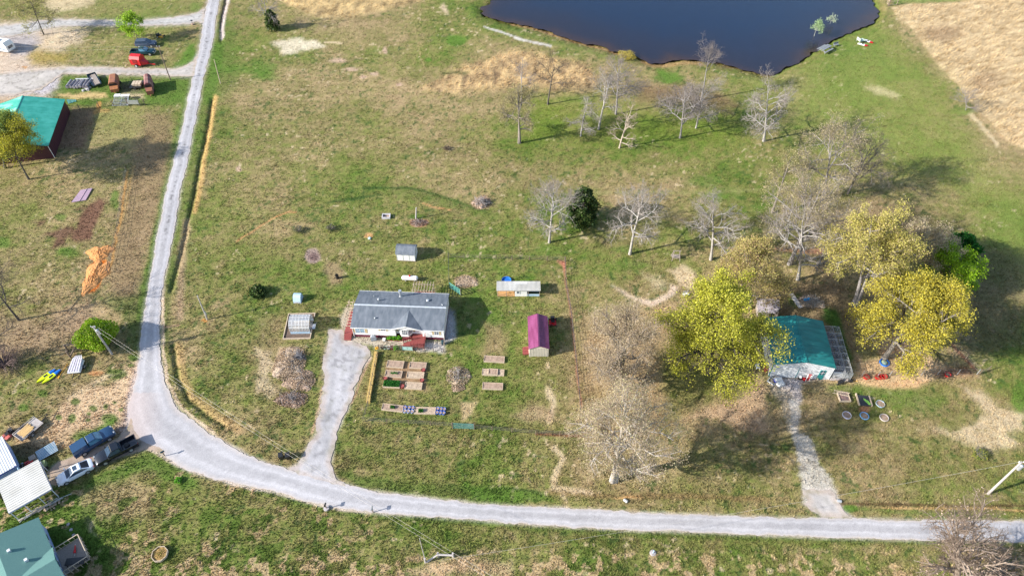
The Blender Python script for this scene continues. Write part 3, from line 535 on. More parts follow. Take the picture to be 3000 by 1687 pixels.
def gravel_patch(name, poly, z, base, seed, jit=.35):
    W = [G(*p) for p in poly]; out = []
    for i in range(len(W)):
        p = Vector(W[i]); q_ = Vector(W[(i + 1) % len(W)]); n = max(1, int((q_ - p).length / .35))
        nrm = Vector((-(q_ - p).y, (q_ - p).x)).normalized()
        for k in range(n):
            r = p.lerp(q_, k / n); a = float(vn(np.array([r.x * 1.3 + seed]), np.array([r.y * 1.3]), seed)[0] - .5) * 2 * jit; out.append(r + nrm * a)
    bx = [min(p.x for p in out), max(p.x for p in out), min(p.y for p in out), max(p.y for p in out)]
    # dense interior grid so the gravel can vary, clipped by the outline through triangulation
    st = .3; gp = []
    ox = np.arange(bx[0], bx[1], st); oy = np.arange(bx[2], bx[3], st)
    X, Y = np.meshgrid(ox, oy); X = X.ravel(); Y = Y.ravel(); P_ = [(p.x, p.y) for p in out]
    ins = inpoly(X, Y, P_) & (segd(X, Y, P_, True) > .3)
    from mathutils.geometry import delaunay_2d_cdt
    pts = [Vector(p) for p in P_] + [Vector((a, b)) for a, b in zip(X[ins], Y[ins])]
    ne = len(P_)
    res = delaunay_2d_cdt(pts, [(i, (i + 1) % ne) for i in range(ne)], [], 1, 1e-4)
    VV = np.array([(v.x, v.y) for v in res[0]]); FF = np.array([f for f in res[2] if len(f) == 3])
    c = gravel_cols(VV[:, 0], VV[:, 1], base)
    dd_ = segd(VV[:, 0], VV[:, 1], P_, True); c *= (1 - .13 * np.exp(-((dd_ - 1.3) / .35) ** 2) + .06 * np.exp(-((dd_ - 2.2) / .4) ** 2))[:, None]; sk = sst(.64, .72, fbm(VV[:, 0], VV[:, 1], .6, 2, seed + 3)) * .3; c *= (1 - sk)[:, None]
    c *= (.9 + .35 * (fbm(VV[:, 0], VV[:, 1], 2.5, 4, seed, .7) - .4))[:, None]; e_ = sst(1.1, .2, segd(VV[:, 0], VV[:, 1], P_, True)); c = c * (1 - .4 * e_[:, None]) + cc((196, 168, 142)) * .4 * e_[:, None]; gt = sst(.62, .7, fbm(VV[:, 0], VV[:, 1], .9, 2, seed + 9)) * .35 * (e_ * .7 + .3); c = c * (1 - gt[:, None]) + cc((128, 128, 88)) * gt[:, None]
    o = npmesh(name, np.c_[VV, np.full(len(VV), z)], FF, 3, mr_, None, np.clip(c, .02, .75), True); return tag(o, kind='structure')
gravel_patch('driveway', DRV1, .022, cc((192, 189, 191)), 3)
gravel_patch('driveway', DRV2, .022, cc((204, 198, 194)), 4)
gravel_patch('driveway', DRV3, .020, cc((196, 192, 188)), 5)
gravel_patch('driveway', DRV4, .024, cc((202, 194, 186)), 6)
gravel_patch('driveway', DRV5, .018, cc((184, 166, 152)), 7)
# ---------------- pond ----------------
wm = attr_mat('pond_water', rough=.09, vary=.12, sc=.5, bump=.5, spec=.5, bdist=.10)
bn = [n for n in wm.node_tree.nodes if n.type == 'TEX_NOISE']; bn[1].inputs['Scale'].default_value = 1.6
from mathutils.geometry import delaunay_2d_cdt
wp = []
PW = [G(*p) for p in POND]
for i in range(len(PW)):
    p, q_ = Vector(PW[i]), Vector(PW[(i + 1) % len(PW)]); n = max(1, int((q_ - p).length / .6)); nrm = Vector((-(q_ - p).y, (q_ - p).x)).normalized()
    for k in range(n): r = p.lerp(q_, k / n); wp.append(r + nrm * (float(vn(np.array([r.x * .9]), np.array([r.y * .9]), 6)[0]) - .5) * 1.1)
wx = np.array([p.x for p in wp]); wy = np.array([p.y for p in wp]); X, Y = np.meshgrid(np.arange(wx.min(), wx.max(), 1.6), np.arange(wy.min(), wy.max(), 1.6)); X = X.ravel(); Y = Y.ravel()
wl = [(p.x, p.y) for p in wp]; k_ = inpoly(X, Y, wl) & (segd(X, Y, wl, True) > .6)
res = delaunay_2d_cdt([Vector(p) for p in wl] + [Vector((a, b)) for a, b in zip(X[k_], Y[k_])], [(i, (i + 1) % len(wl)) for i in range(len(wl))], [], 1, 1e-4)
VV = np.array([(v.x, v.y) for v in res[0]]); FF = np.array([f for f in res[2] if len(f) == 3]); dsh = segd(VV[:, 0], VV[:, 1], wl, True) + (fbm(VV[:, 0], VV[:, 1], 8, 3, 95) - .5) * 8
t_ = sst(-1, 20, dsh)[:, None]; t2 = sst(-2, 3, dsh)[:, None]
wc = np.array([(.045, .022, .012)]) * (1 - t2) + (np.array([(.014, .012, .022)]) * (1 - t_) + np.array([(.004, .013, .038)]) * t_) * t2
tag(npmesh('water', np.c_[VV, np.full(len(VV), -.3)], FF, 3, wm, None, wc, True), kind='structure')
# ================= TREES =================
bark_m = {}
def bark(c):
    k = 'bark_%d%d%d' % tuple(int(x * 99) for x in c)
    return mat(k, c, tuple(x * .55 for x in c), sc=5, rough=.95, spec=.1, bump=.5, bsc=14)
leaf_m = attr_mat('leaf', rough=.6, vary=.15, sc=3, bump=0, spec=.25, trans=.35)
def prisms(segs, n):
    A = np.array([s[0] for s in segs]); B = np.array([s[1] for s in segs]); r0 = np.array([s[2] for s in segs]); r1 = np.array([s[3] for s in segs])
    d = B - A; L = np.linalg.norm(d, axis=1)[:, None] + 1e-9; d = d / L
    ref = np.where(np.abs(d[:, 2:3]) < .9, np.array([[0, 0, 1.]]), np.array([[1., 0, 0]]))
    u = np.cross(d, ref); u /= np.linalg.norm(u, axis=1)[:, None]; v = np.cross(d, u)
    m = len(A); V = np.zeros((m, 2 * n, 3))
    for i in range(n):
        a = 2 * math.pi * i / n; o = u * math.cos(a) + v * math.sin(a)
        V[:, i] = A + o * r0[:, None]; V[:, n + i] = B + o * r1[:, None]
    b = (np.arange(m) * 2 * n)[:, None]
    Fs = np.concatenate([b + np.array([[i, (i + 1) % n, n + (i + 1) % n, n + i]]) for i in range(n)])
    return V.reshape(-1, 3), Fs
def leaves(pts, size, cols, rs):
    m = len(pts); a = rs.normal(size=(m, 3)); a /= np.linalg.norm(a, axis=1)[:, None]
    b = rs.normal(size=(m, 3)); b -= a * (a * b).sum(1)[:, None]; b /= np.linalg.norm(b, axis=1)[:, None]
    s = (size * rs.uniform(.6, 1.3, m))[:, None]
    V = np.stack([pts - a * s, pts + b * s * .7, pts + a * s, pts - b * s * .7], 1).reshape(-1, 3)
    Fs = np.arange(m * 4).reshape(m, 4); C = np.repeat(cols, 4, axis=0); return V, Fs, C
def pick(cols, m, rs, var=.18):
    c = np.array(cols)[rs.integers(0, len(cols), m)]; return np.clip(c * (1 + rs.uniform(-var, var, (m, 1))), .005, .9)
def tree(name, label, base, top=None, h=None, R=4., seed=1, barkc=(.30, .27, .24), tr=None, first=.25, limbs=11, up=.55, bend=.25, lean=None,
         lf=None, nl=0, lsize=.16, group=None, cat='tree', twig=1., trunks=1, dens=1., clump=.3, droop=0., twc=None):
    rnd = random.Random(seed); rs = np.random.default_rng(seed)
    bx, by = G(*base) if base[0] > 400 or base[1] > 400 or True else base
    if h is None: h = hgt(base[0], base[1], top[1])
    if lean is None and top is not None:
        tx, ty = G(top[0], PR(bx, by, h)[1], h); lean = (max(-.5 * h, min(.5 * h, tx - bx)), 0)
    lean = lean or (0, 0); tr = tr or h * .017
    big = []; sm = []; tips = []; tsg = []
    def path(p, d, L, r0, r1, nseg, wob, grav=0.):
        pts = [(p, r0)]; q = p.copy(); dd = d.copy()
        for i in range(nseg):
            dd = (dd + Vector((rnd.gauss(0, wob), rnd.gauss(0, wob), rnd.gauss(0, wob) + grav))).normalized()
            q = q + dd * (L / nseg); pts.append((q, r0 + (r1 - r0) * (i + 1) / nseg))
        return pts, dd
    def put(pts, dst):
        for a, b in zip(pts[:-1], pts[1:]): dst.append((tuple(a[0]), tuple(b[0]), a[1], b[1]))
    def at(pts, f):
        f = f * (len(pts) - 1); i = min(int(f), len(pts) - 2); t = f - i
        return pts[i][0].lerp(pts[i + 1][0], t), pts[i][1] * (1 - t) + pts[i + 1][1] * t, (pts[i + 1][0] - pts[i][0]).normalized()
    def sub(p, d, L, r, lev):
        if lev == 4 or L < .3:
            pts, dd = path(p, d, max(L, .45), r, r * .4, 2 if L > .5 else 1, .22, -droop); put(pts, sm); tips.append(pts[-1][0]); return
        pts, dd = path(p, d, L, r, r * .4, 4 if lev < 2 else 3, .14 + bend * .3, .03 - droop * .5); put(pts, big if lev == 1 or (lev == 2 and r > .035) else sm)
        tips.append(pts[-1][0])
        n = int(round(((7, 5.4, 2.5 if not lf else 2.2)[lev - 1]) * (twig if lev < 3 else 1) * (min(1.3, .55 + L / 3.5) if lev < 3 else 1)))
        for k in range(n):
            f = .25 + .75 * (k + rnd.random()) / n; q, rq, dq = at(pts, min(f, .99))
            side = dq.cross(Vector((rnd.gauss(0, 1), rnd.gauss(0, 1), rnd.gauss(0, 1)))).normalized()
            nd = (dq * rnd.uniform(.5, 1.) + side * rnd.uniform(.6, 1.1) + Vector((0, 0, .12 - droop))).normalized()
            sub(q, nd, L * rnd.uniform(.33, .6) * (1.15 - .5 * f), max(rq * (.68 if lev == 1 else .6), .014), lev + 1)
    for tk in range(trunks):
        off = Vector((0, 0, 0)) if tk == 0 else Vector((rnd.choice((-1, 1)) * tr * .9, rnd.uniform(-.1, .1), 0))
        lx = lean[0] + (0 if tk == 0 else rnd.uniform(-.18, .18) * h); ly = lean[1] + (0 if trunks == 1 else rnd.uniform(-.1, .1) * h)
        nseg = 9; pts = []; hh = h * (1 if tk == 0 else rnd.uniform(.75, .95)) * .93
        wx = wy = 0
        for i in range(nseg + 1):
            f = i / nseg; wx += rnd.gauss(0, .02 * bend * h * .5); wy += rnd.gauss(0, .02 * bend * h * .5)
            rr_ = tr * ((1 - f) ** .8 * .93 + .05) * (1.25 if i == 0 else 1)
            pts.append((off + Vector((lx * f ** 1.2 + wx * f, ly * f + wy * f, hh * f - (.2 if i == 0 else 0))), rr_))
        put(pts, tsg)
        n = int(limbs / trunks ** .5)
        for k in range(n):
            f = first + (1 - first) * ((k + rnd.random() * .7) / n) ** .95 * .97; q, rq, dq = at(pts, f)
            az = k * 2.4 + rnd.uniform(-.5, .5); env = R * 1.12 * (math.sin(min(1, (f - first) / (1 - first) * .85 + .22) * math.pi) ** .6) * rnd.uniform(.75, 1.15)
            el = up * (.4 + .9 * f) + rnd.uniform(-.15, .25)
            d = Vector((math.cos(az) * math.cos(el), math.sin(az) * math.cos(el), math.sin(el)))
            sub(q, d, max(.8, env), max(rq * .68, .045), 1)
    root = empty(name, bx, by, 0, label, cat, group)
    bm_ = bark(barkc); zc = h * first * .8; lo_ = [g for g in tsg if g[0][2] <= zc]; up_ = [g for g in tsg if g[0][2] > zc] + big
    V, Fs = prisms(lo_, 7); npmesh('trunk', V, Fs, 4, bm_, root, smooth=True)
    V, Fs = prisms(up_, 5); nm = 'branches' if lf else 'crown'; tw = tuple(c * (.92 if not lf else .8) for c in barkc)
    nf1 = len(Fs)
    if sm: V2, F2 = prisms(sm, 3); Fs = np.r_[Fs, F2 + len(V)]; V = np.r_[V, V2]
    o_ = npmesh(nm, V, Fs, 4, bm_, root); o_.data.materials.append(bark(twc or (tw[0] * .92, tw[1] * .86, tw[2] * .82)))
    mi = np.zeros(len(Fs), dtype=np.int32); mi[nf1:] = 1; o_.data.polygons.foreach_set('material_index', mi)
    if lf and nl:
        tp = np.array([tuple(t) for t in tips]); tp = tp[tp[:, 2] > h * first * .7]
        c = tp[rs.integers(0, len(tp), nl)] + rs.normal(size=(nl, 3)) * clump
        V, Fs, C = leaves(c, lsize, pick(lf, nl, rs), rs); npmesh('crown', V, Fs, 4, leaf_m, root, C)
    return root
GB, WB, DB, MBK = (.34, .31, .30), (.44, .41, .38), (.13, .115, .10), (.26, .23, .20)
YG = [(.40, .40, .045), (.48, .46, .06), (.31, .32, .04), (.52, .48, .09), (.24, .25, .04)]
YE = [(.50, .42, .04), (.56, .47, .06), (.40, .35, .05), (.30, .27, .05)]
OLV = [(.33, .29, .12), (.40, .34, .16), (.26, .22, .10), (.46, .40, .22)]
PAL = [(.42, .33, .22), (.46, .37, .26), (.36, .28, .19), (.40, .33, .18), (.50, .41, .29)]
LIM = [(.26, .44, .01), (.34, .50, .03), (.18, .32, .01)]
EVG = [(.045, .09, .02), (.08, .13, .03), (.025, .055, .015), (.11, .14, .04)]
EVB = [(.02, .12, .012), (.03, .17, .02), (.015, .08, .01)]
g1, g2, g3 = 'trees along the pond side of the field', 'bare trees in a row across the middle of the field', 'trees of the grove behind the teal roofed barn'
def TT(i, a, b, **k): return T(i, a, b)
# pond group
tree('budding_tree', 'twin stemmed tree with olive buds, leftmost of the pond side trees', T(3, 80, 1440), T(3, 60, 800), R=4.4, seed=11, barkc=MBK, lf=OLV, nl=7000, lsize=.08, group=g1, trunks=2, limbs=13)
tree('dead_tree', 'thin dead tree with grey stub top rising behind the twin stemmed tree', T(3, 95, 1000), T(3, 105, 560), R=3.2, seed=12, barkc=GB, group=g1, limbs=7, twig=1.1, first=.3)
tree('bare_tree', 'dark trunked bare tree in front of the orange grass mound', T(3, 360, 1050), T(3, 440, 570), R=4.6, seed=13, barkc=DB, group=g1, limbs=8, twig=1.1, first=.4, bend=.5)
tree('bare_tree', 'tall dense grey bare tree nearest the orange mound right end', T(3, 1045, 1150), T(3, 1085, 590), R=6.0, seed=14, barkc=GB, group=g1, limbs=14, twig=1.3, first=.3)
tree('bare_tree', 'leaning pale bare tree between the white snag and the tall grey tree', T(3, 870, 1300), T(3, 1000, 700), R=4.6, seed=15, twig=1.3, barkc=WB, group=g1, limbs=9, first=.35)
tree('dead_tree', 'short twisted white dead tree with drooping limbs', T(3, 690, 1370), T(3, 780, 950), R=4.0, seed=16, twig=1.25, barkc=WB, group=g1, limbs=10, bend=.9, droop=.22, first=.15)
tree('dead_tree', 'broken bleached snag leaning right with twiggy tan base', T(7, 1080, 40), T(3, 1230, 1000), R=3.0, seed=17, barkc=(.5, .42, .34), group=g1, limbs=14, twig=.8, first=.08)
tree('bare_tree', 'bare tree with slim leaning white trunk and lilac grey twigs', T(3, 1690, 1390), T(3, 1760, 830), R=5.4, seed=18, barkc=GB, group=g1, limbs=14, twig=1.35, first=.25)
tree('bare_tree', 'thick bare tree with bright drooping branches beside the lilac grey tree', T(3, 1850, 1290), T(3, 1950, 860), R=5.6, seed=19, barkc=WB, group=g1, limbs=14, twig=1.35, first=.2, droop=.08)
tree('bare_tree', 'slender tall tree whose fan shaped top stands against the pond', T(3, 1900, 1010), T(3, 1990, 510), R=4.4, seed=20, twig=1.2, barkc=GB, group=g1, limbs=9, first=.62, up=1.0)
tree('bare_tree', 'broad silvery bare tree standing alone below the pond tip', T(3, 2530, 1420), T(3, 2590, 770), R=5.8, seed=21, barkc=WB, group=g1, limbs=16, twig=1.35, first=.18)
tree('bare_shrub', 'small round bare shrub at the edge of the tan grass field', T(4, 1990, 1110), T(4, 1960, 910), R=2.6, seed=22, barkc=GB, cat='shrub', limbs=12, first=.1, twig=.9)
tree('willow', 'small pale green willow standing in the pond water', T(4, 465, 360), T(4, 500, 245), R=1.5, seed=23, barkc=(.5, .5, .4), lf=[(.30, .42, .20), (.38, .5, .26)], nl=900, lsize=.13, limbs=8, twig=.6, first=.4, clump=.25)
tree('willow', 'tiny wispy willow tuft farther out in the pond', T(4, 625, 235), T(4, 655, 170), R=.9, seed=24, barkc=(.5, .5, .4), lf=[(.36, .45, .28), (.45, .5, .34)], nl=260, lsize=.12, limbs=7, twig=.5, first=.2, clump=.2)
# middle row
tree('bare_tree', 'white limbed bare tree beside the dark cedar', T(7, 375, 990), T(7, 430, 385), R=5.2, seed=31, barkc=WB, group=g2, limbs=16, twig=1.3, first=.2, up=.65)
tree('bare_tree', 'bare tree with crooked trunk and drooping limbs in the middle of the row', T(7, 1185, 1105), T(7, 1330, 420), R=5.4, seed=32, twig=1.3, barkc=WB, group=g2, limbs=14, first=.25, droop=.08, bend=.5)
tree('bare_tree', 'forked bare tree at the right end of the row near the budding oak', T(7, 2000, 1160), T(7, 2060, 440), R=5.2, seed=33, twig=1.3, barkc=WB, group=g2, limbs=14, first=.2, bend=.5)
# grove
tree('budding_tree', 'slim leaning budding tree on the left edge of the grove', T(8, 40, 690), T(8, 260, 60), R=2.8, seed=41, barkc=MBK, lf=OLV, nl=3500, lsize=.08, group=g3, limbs=9, first=.3)
tree('budding_tree', 'grey limbed tree with golden buds at the back of the grove', T(8, 540, 560), T(8, 680, -150), R=7.0, seed=42, barkc=GB, lf=OLV + PAL, nl=13000, lsize=.075, group=g3, limbs=16, first=.3, twig=1.1)
tree('bare_tree', 'dark trunked bare tree leaning right at the back corner of the grove', T(8, 800, 500), T(8, 1080, -60), R=5.2, seed=43, barkc=(.2, .18, .17), group=g3, limbs=16, first=.25, twig=1.2)
tree('budding_tree', 'wide budding tree with straw coloured top over two leaning trunks', T(8, 210, 1210), T(8, 560, 390), R=7.2, seed=44, barkc=GB, lf=PAL + OLV, nl=17000, lsize=.075, group=g3, limbs=18, first=.35, trunks=2, twig=1.1)
tree('bare_tree', 'bare tree forking low with pale spreading limbs in front of the grove', T(8, 300, 1365), T(8, 360, 620), R=6.6, seed=45, barkc=WB, group=g3, limbs=14, first=.2, bend=.5, twig=1.1)
tree('bare_tree', 'thin leaning grey bare tree between the forked tree and the yellow crown', T(8, 490, 1225), T(8, 800, 740), R=4.4, seed=46, barkc=GB, group=g3, limbs=11, first=.3)
tree('leafing_tree', 'tall tree with mustard yellow leaves rising behind the yellow oak', T(12, 860, 170), T(8, 1080, 670), R=5.9, seed=47, barkc=GB, lf=[(.44, .40, .10), (.52, .46, .12), (.36, .32, .08), (.48, .38, .18)], nl=40000, lsize=.105, group=g3, limbs=18, first=.35, trunks=2, clump=.32)
tree('leafing_tree', 'pale straw leafed tree between the mustard tree and the dark round cedar', T(8, 1600, 1340), T(8, 1540, 790), R=4.0, seed=48, barkc=GB, lf=PAL + [(.46, .42, .2)], nl=18000, lsize=.1, group=g3, limbs=15, first=.2)
tree('leafing_tree', 'bright lime green tree between the yellow oak and the dark round cedar', (2785, 858), (2765, 735), R=3.9, seed=49, barkc=MBK, lf=LIM, nl=18000, lsize=.11, group=g3, limbs=15, first=.12)
tree('leafing_tree', 'huge golden yellow oak at the right end of the grove', (2590, 1050), (2650, 822), R=6.5, seed=50, barkc=MBK, lf=YE + [(.40, .36, .08)], nl=54000, lsize=.115, group=g3, limbs=25, first=.18, twig=1.15, clump=.42, tr=.42, lean=(1.2, 0.))
tree('bare_shrub', 'spiky lilac grey bare sapling leaning out beside the yellow oak', T(8, 1880, 1440), T(8, 2030, 1310), R=2.4, seed=51, barkc=(.42, .38, .42), cat='shrub', group=g3, limbs=12, first=.1, up=.9, twig=.9)
tree('budding_tree', 'russet and gold budding oak behind the big lime yellow tree', T(11, 2400, 200), T(7, 2380, 985), R=5.2, seed=52, barkc=MBK, lf=[(.38, .32, .10), (.44, .37, .16), (.36, .24, .14), (.46, .40, .12)], nl=24000, lsize=.105, group=g3, limbs=17, first=.2)
tree('leafing_tree', 'big round lime yellow oak left of the teal roofed barn', T(11, 1985, 850), T(11, 2020, -30), R=6.7, seed=53, barkc=DB, lf=YG + [(.5, .5, .04)], nl=56000, lsize=.115, limbs=24, first=.14, twig=1.15, clump=.42, tr=.4, lean=(-2.6, .3))
g4 = 'tall tan budding trees above the curve of the road'
tree('budding_tree', 'tall tan budding tree with dark split trunk, farther from the road', T(11, 1080, 1040), T(11, 1200, 230), R=5.6, seed=54, barkc=MBK, lf=PAL, nl=32000, lsize=.07, clump=.42, group=g4, limbs=22, first=.12, trunks=2, tr=.42, twig=1., twc=(.40, .31, .24))
tree('budding_tree', 'pale tan budding tree leaning over the road verge, nearer the road', T(15, 1010, 490), T(11, 1160, 900), R=5.6, seed=55, barkc=(.46, .42, .38), lf=PAL + [(.50, .47, .24)], nl=34000, lsize=.07, clump=.35, group=g4, limbs=22, first=.2, trunks=2, tr=.42, twig=1., twc=(.44, .35, .28))
tree('bare_tree', 'reddish bare tree at the right edge below the road', T(16, 1880, 1620), T(16, 2010, 900), R=5.6, seed=56, barkc=(.34, .27, .22), lf=[(.45, .34, .26)], nl=900, lsize=.1, limbs=20, first=.12, trunks=2, twig=1.25, up=.8)
# left side
tree('bare_tree', 'dark bare tree beside the gravel yard at the upper left', T(1, 440, 350), T(1, 270, -60), R=4.5, seed=57, barkc=DB, lf=[(.34, .32, .10), (.28, .28, .09)], nl=2600, lsize=.13, limbs=12, first=.25, up=.3)
tree('leafing_tree', 'slender lime green young tree by the parked blue cars', T(1, 1390, 410), T(1, 1300, 150), R=2.6, seed=58, barkc=MBK, lf=LIM + [(.36, .52, .05)], nl=4200, lsize=.14, limbs=12, first=.2, twig=.8)
tree('dead_tree', 'ivy wrapped grey dead tree at the top beside the upper cedar', T(2, 130, 300), T(2, 60, -120), R=3.6, seed=59, barkc=GB, limbs=12, first=.2, droop=.1)
tree('leafing_tree', 'light green tree spreading over the front of the green barn roof', (15, 492), (55, 322), R=5.0, seed=60, barkc=DB, lf=[(.32, .42, .10), (.40, .48, .14), (.26, .34, .08)], nl=20000, lsize=.105, limbs=16, first=.25)
tree('leafing_tree', 'dark trunked yellow tree at the corner of the green barn', T(5, 290, 355), T(5, 40, -120), R=5.6, seed=61, barkc=DB, lf=[(.40, .38, .03), (.48, .44, .04), (.26, .24, .04)], nl=24000, lsize=.105, limbs=17, first=.35, clump=.32)
tree('bare_tree', 'dark bare tree leaning off the left edge above the kayaks', T(9, 190, 320), T(9, -200, -160), R=4.8, seed=62, barkc=DB, limbs=12, first=.3)
tree('bare_tree', 'thicket tree at the left edge beside the two kayaks', T(9, -120, 800), T(9, -300, 250), R=5.0, seed=63, barkc=(.16, .13, .12), limbs=14, first=.15, twig=1.1)
# evergreens and shrubs
def conifer(name, label, base, top, R, seed, lf, n, group=None, low=.05):
    rs = np.random.default_rng(seed); x, y = G(*base); h = hgt(base[0], base[1], top[1]); root = empty(name, x, y, 0, label, 'tree', group)
    MB().tube((0, 0, -.1), (0, 0, h * .8), .12, .04, 7).build('trunk', bark(MBK), root)
    f = rs.uniform(0, 1, n) ** .8; az = rs.uniform(0, 6.283, n); lob = 1 + .22 * np.sin(az * 4 + f * 11 + seed) + .18 * np.sin(az * 7 - f * 19) + .1 * np.sin(f * 40)
    rad = R * np.sin(np.clip(.28 + f * .72, 0, 1) * math.pi) ** .6 * lob * rs.uniform(.55, 1.02, n) ** .5
    p = np.stack([np.cos(az) * rad, np.sin(az) * rad, h * (low + f * (1 - low)) + rs.normal(0, .1, n)], 1)
    V, Fs, C = leaves(p + rs.normal(0, .12, p.shape), .2, pick(lf, n, rs, .45), rs); npmesh('crown', V, Fs, 4, leaf_m, root, C); return root
conifer('cedar', 'dark green cedar between two bare trees in the middle row', T(7, 700, 800), T(7, 690, 455), 2.4, 71, EVG, 9000)
conifer('cedar', 'small rounded emerald cedar at the back right of the grove', T(8, 1870, 1160), T(8, 1850, 930), 2.7, 72, EVB, 8000, g3)
conifer('cedar', 'small dark cedar at the foot of the ivy wrapped dead tree', T(2, 180, 300), T(2, 170, 110), 1.4, 73, EVG, 3500)
conifer('cedar_bush', 'tiny dark cedar bush alone in the lawn left of the house', S2(757, 862)[0], (757, 845), 1.1, 74, EVG, 1600)
def bush(name, label, px_, r, h, seed, lf, n, stems=14, ls=.11, barkc=MBK, cat='shrub', z=0.):
    rnd = random.Random(seed); rs = np.random.default_rng(seed); x, y = G(*px_) if px_[0] > -900 else px_
    root = empty(name, x, y, 0, label, cat, None, z); segs = []; tips = []
    for i in range(stems):
        a = rnd.uniform(0, 6.28); q = Vector((math.cos(a) * r * rnd.uniform(.3, .9), math.sin(a) * r * rnd.uniform(.3, .9), h * rnd.uniform(.6, 1))); m = q * .5 + Vector((0, 0, h * .15))
        segs += [((0, 0, 0), tuple(m), .03 * r ** .5, .02 * r ** .5), (tuple(m), tuple(q), .02 * r ** .5, .008)]
        for k in range(4):
            t = q + Vector((rnd.gauss(0, r * .2), rnd.gauss(0, r * .2), rnd.gauss(0, h * .12))); segs.append((tuple(m.lerp(q, .6)), tuple(t), .012, .006)); tips.append(tuple(t))
    V, Fs = prisms(segs, 4); npmesh('stems', V, Fs, 4, bark(barkc), root)
    if n:
        az = rs.uniform(0, 6.283, n); f = rs.uniform(-1, 1, n); rad = np.sqrt(1 - f * f) * rs.uniform(.6, 1.05, n) * (1 + .15 * np.sin(az * 4 + seed))
        p = np.stack([np.cos(az) * rad * r, np.sin(az) * rad * r, h * .55 + f * h * .45], 1); V, Fs, C = leaves(p, ls, pick(lf, n, rs, .25), rs); npmesh('foliage', V, Fs, 4, leaf_m, root, C)
    return root
bush('shrub', 'big round lime green bush behind the leaning utility pole', T(9, 1030, 560), 2.9, 4.4, 81, LIM + [(.36, .42, .06)], 8500, 40, .14)
bush('weed_clump', 'wispy dark weed clump in the lawn, the left of two', T(6, 430, 880), 1., .9, 82, [(.10, .12, .06)], 420, 40, .07)
bush('weed_clump', 'wispy dark weed clump in the lawn, the right of two', T(6, 755, 860), .9, .9, 83, [(.10, .12, .06)], 420, 40, .07)
bush('bramble', 'grey brown leafless bramble thicket at the left edge', T(9, 60, 780), 3.6, 1.8, 84, [(.22, .15, .13)], 900, 130, .06, (.26, .19, .17))
bush('bramble', 'twiggy brown undergrowth below the lime green bush', T(9, 1000, 610), 1.3, 1.0, 85, [(.24, .19, .12)], 300, 60, .06)
bush('reed_clump', 'golden yellow brush along the pond bank', T(3, 1150, 575), 2.2, .9, 86, [(.45, .36, .06), (.5, .42, .1)], 1400, 60, .1, (.4, .33, .12))
bush('bramble', 'low brown brush under the red stemmed tree at the right edge', T(16, 2350, 1400), 3.2, 1.6, 87, [(.28, .2, .12), (.4, .3, .15)], 1400, 90, .07)
bush('weed_clump', 'dark green shrub sprig in the lawn below the yellow oak', T(16, 2110, 240), 1.1, 1.0, 88, [(.10, .17, .04), (.3, .3, .05)], 500, 30, .08)
bush('bramble', 'dark cedar seedling and brush by the burnt stump in the field', T(6, 1920, 55), .9, .6, 89, [(.12, .10, .07)], 300, 50, .06, (.2, .15, .12))
# ================= BUILDINGS =================
SHG = mat('shingle_grey', (.085, .105, .13), (.17, .19, .22), sc=1.1, rough=.9, bump=.8, bsc=18, stretch=(1.6, .5, 1), det=9, lo=.3, hi=.7)
SHT = mat('shingle_teal', (.085, .19, .175), (.115, .24, .215), sc=14, rough=.9, bump=.5, bsc=25, stretch=(3, .35, 1))
MTL = mat('teal_metal', (.010, .16, .165), (.03, .27, .26), sc=.8, rough=.42, spec=.5, bump=.05, bsc=2, stretch=(.6, 2, 1), det=8, lo=.3, hi=.75)
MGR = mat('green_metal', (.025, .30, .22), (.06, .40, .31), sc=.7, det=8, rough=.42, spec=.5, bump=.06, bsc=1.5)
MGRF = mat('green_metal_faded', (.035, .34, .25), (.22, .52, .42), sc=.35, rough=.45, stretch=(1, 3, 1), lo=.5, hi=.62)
MBR = mat('maroon_siding', (.045, .008, .016), (.06, .012, .02), sc=2, rough=.6)
WHT = mat('white_paint', (.78, .77, .75), (.70, .70, .69), sc=1.5, rough=.55)
WHM = mat('white_metal', (.70, .70, .70), (.56, .58, .60), sc=.7, rough=.4)
WHR = mat('white_metal_roof', (.62, .60, .55), (.50, .48, .43), sc=.5, rough=.45)
GAL = mat('galvanised_metal', (.55, .57, .58), (.42, .44, .46), sc=2, rough=.4, metal=.5)
TRM = mat('grey_trim', (.5, .52, .54), rough=.5)
MAG = mat('magenta_metal', (.17, .03, .09), (.25, .06, .15), sc=1.1, stretch=(2, .4, 1), det=8, rough=.45)
CRM = mat('cream_siding', (.62, .57, .48), (.56, .51, .42), sc=1, rough=.6)
SKT = mat('burgundy_skirting', (.13, .018, .045), (.10, .012, .03), sc=3, rough=.6)
GLS = mat('window_glass', (.03, .05, .08), (.05, .08, .12), sc=.6, rough=.06, spec=.8)
GLB = mat('sky_blue_glass', (.12, .28, .38), (.06, .14, .22), sc=2., rough=.08, spec=.8)
TAN = mat('tan_shutter', (.50, .38, .20), rough=.6)
RDK = mat('red_deck_paint', (.26, .055, .05), (.20, .045, .04), sc=6, rough=.7, stretch=(1, 8, 1))
WDG = mat('weathered_wood', (.34, .29, .25), (.22, .18, .15), sc=5, rough=.9, stretch=(1, 6, 6))
WDL = mat('light_wood', (.52, .42, .31), (.42, .33, .24), sc=4, rough=.85, stretch=(1, 6, 6))
LUM = mat('yellow_lumber', (.60, .40, .17), (.50, .32, .13), sc=5, rough=.8, stretch=(1, 8, 8))
BLK = mat('black_rubber', (.015, .015, .016), (.03, .03, .03), sc=5, rough=.8)
BPL = mat('black_plastic', (.02, .02, .022), rough=.45)
RED = mat('red_paint', (.55, .012, .015), (.42, .01, .012), sc=2, rough=.4)
RPL = mat('dark_red_tub', (.26, .03, .03), (.18, .02, .02), sc=4, rough=.5)
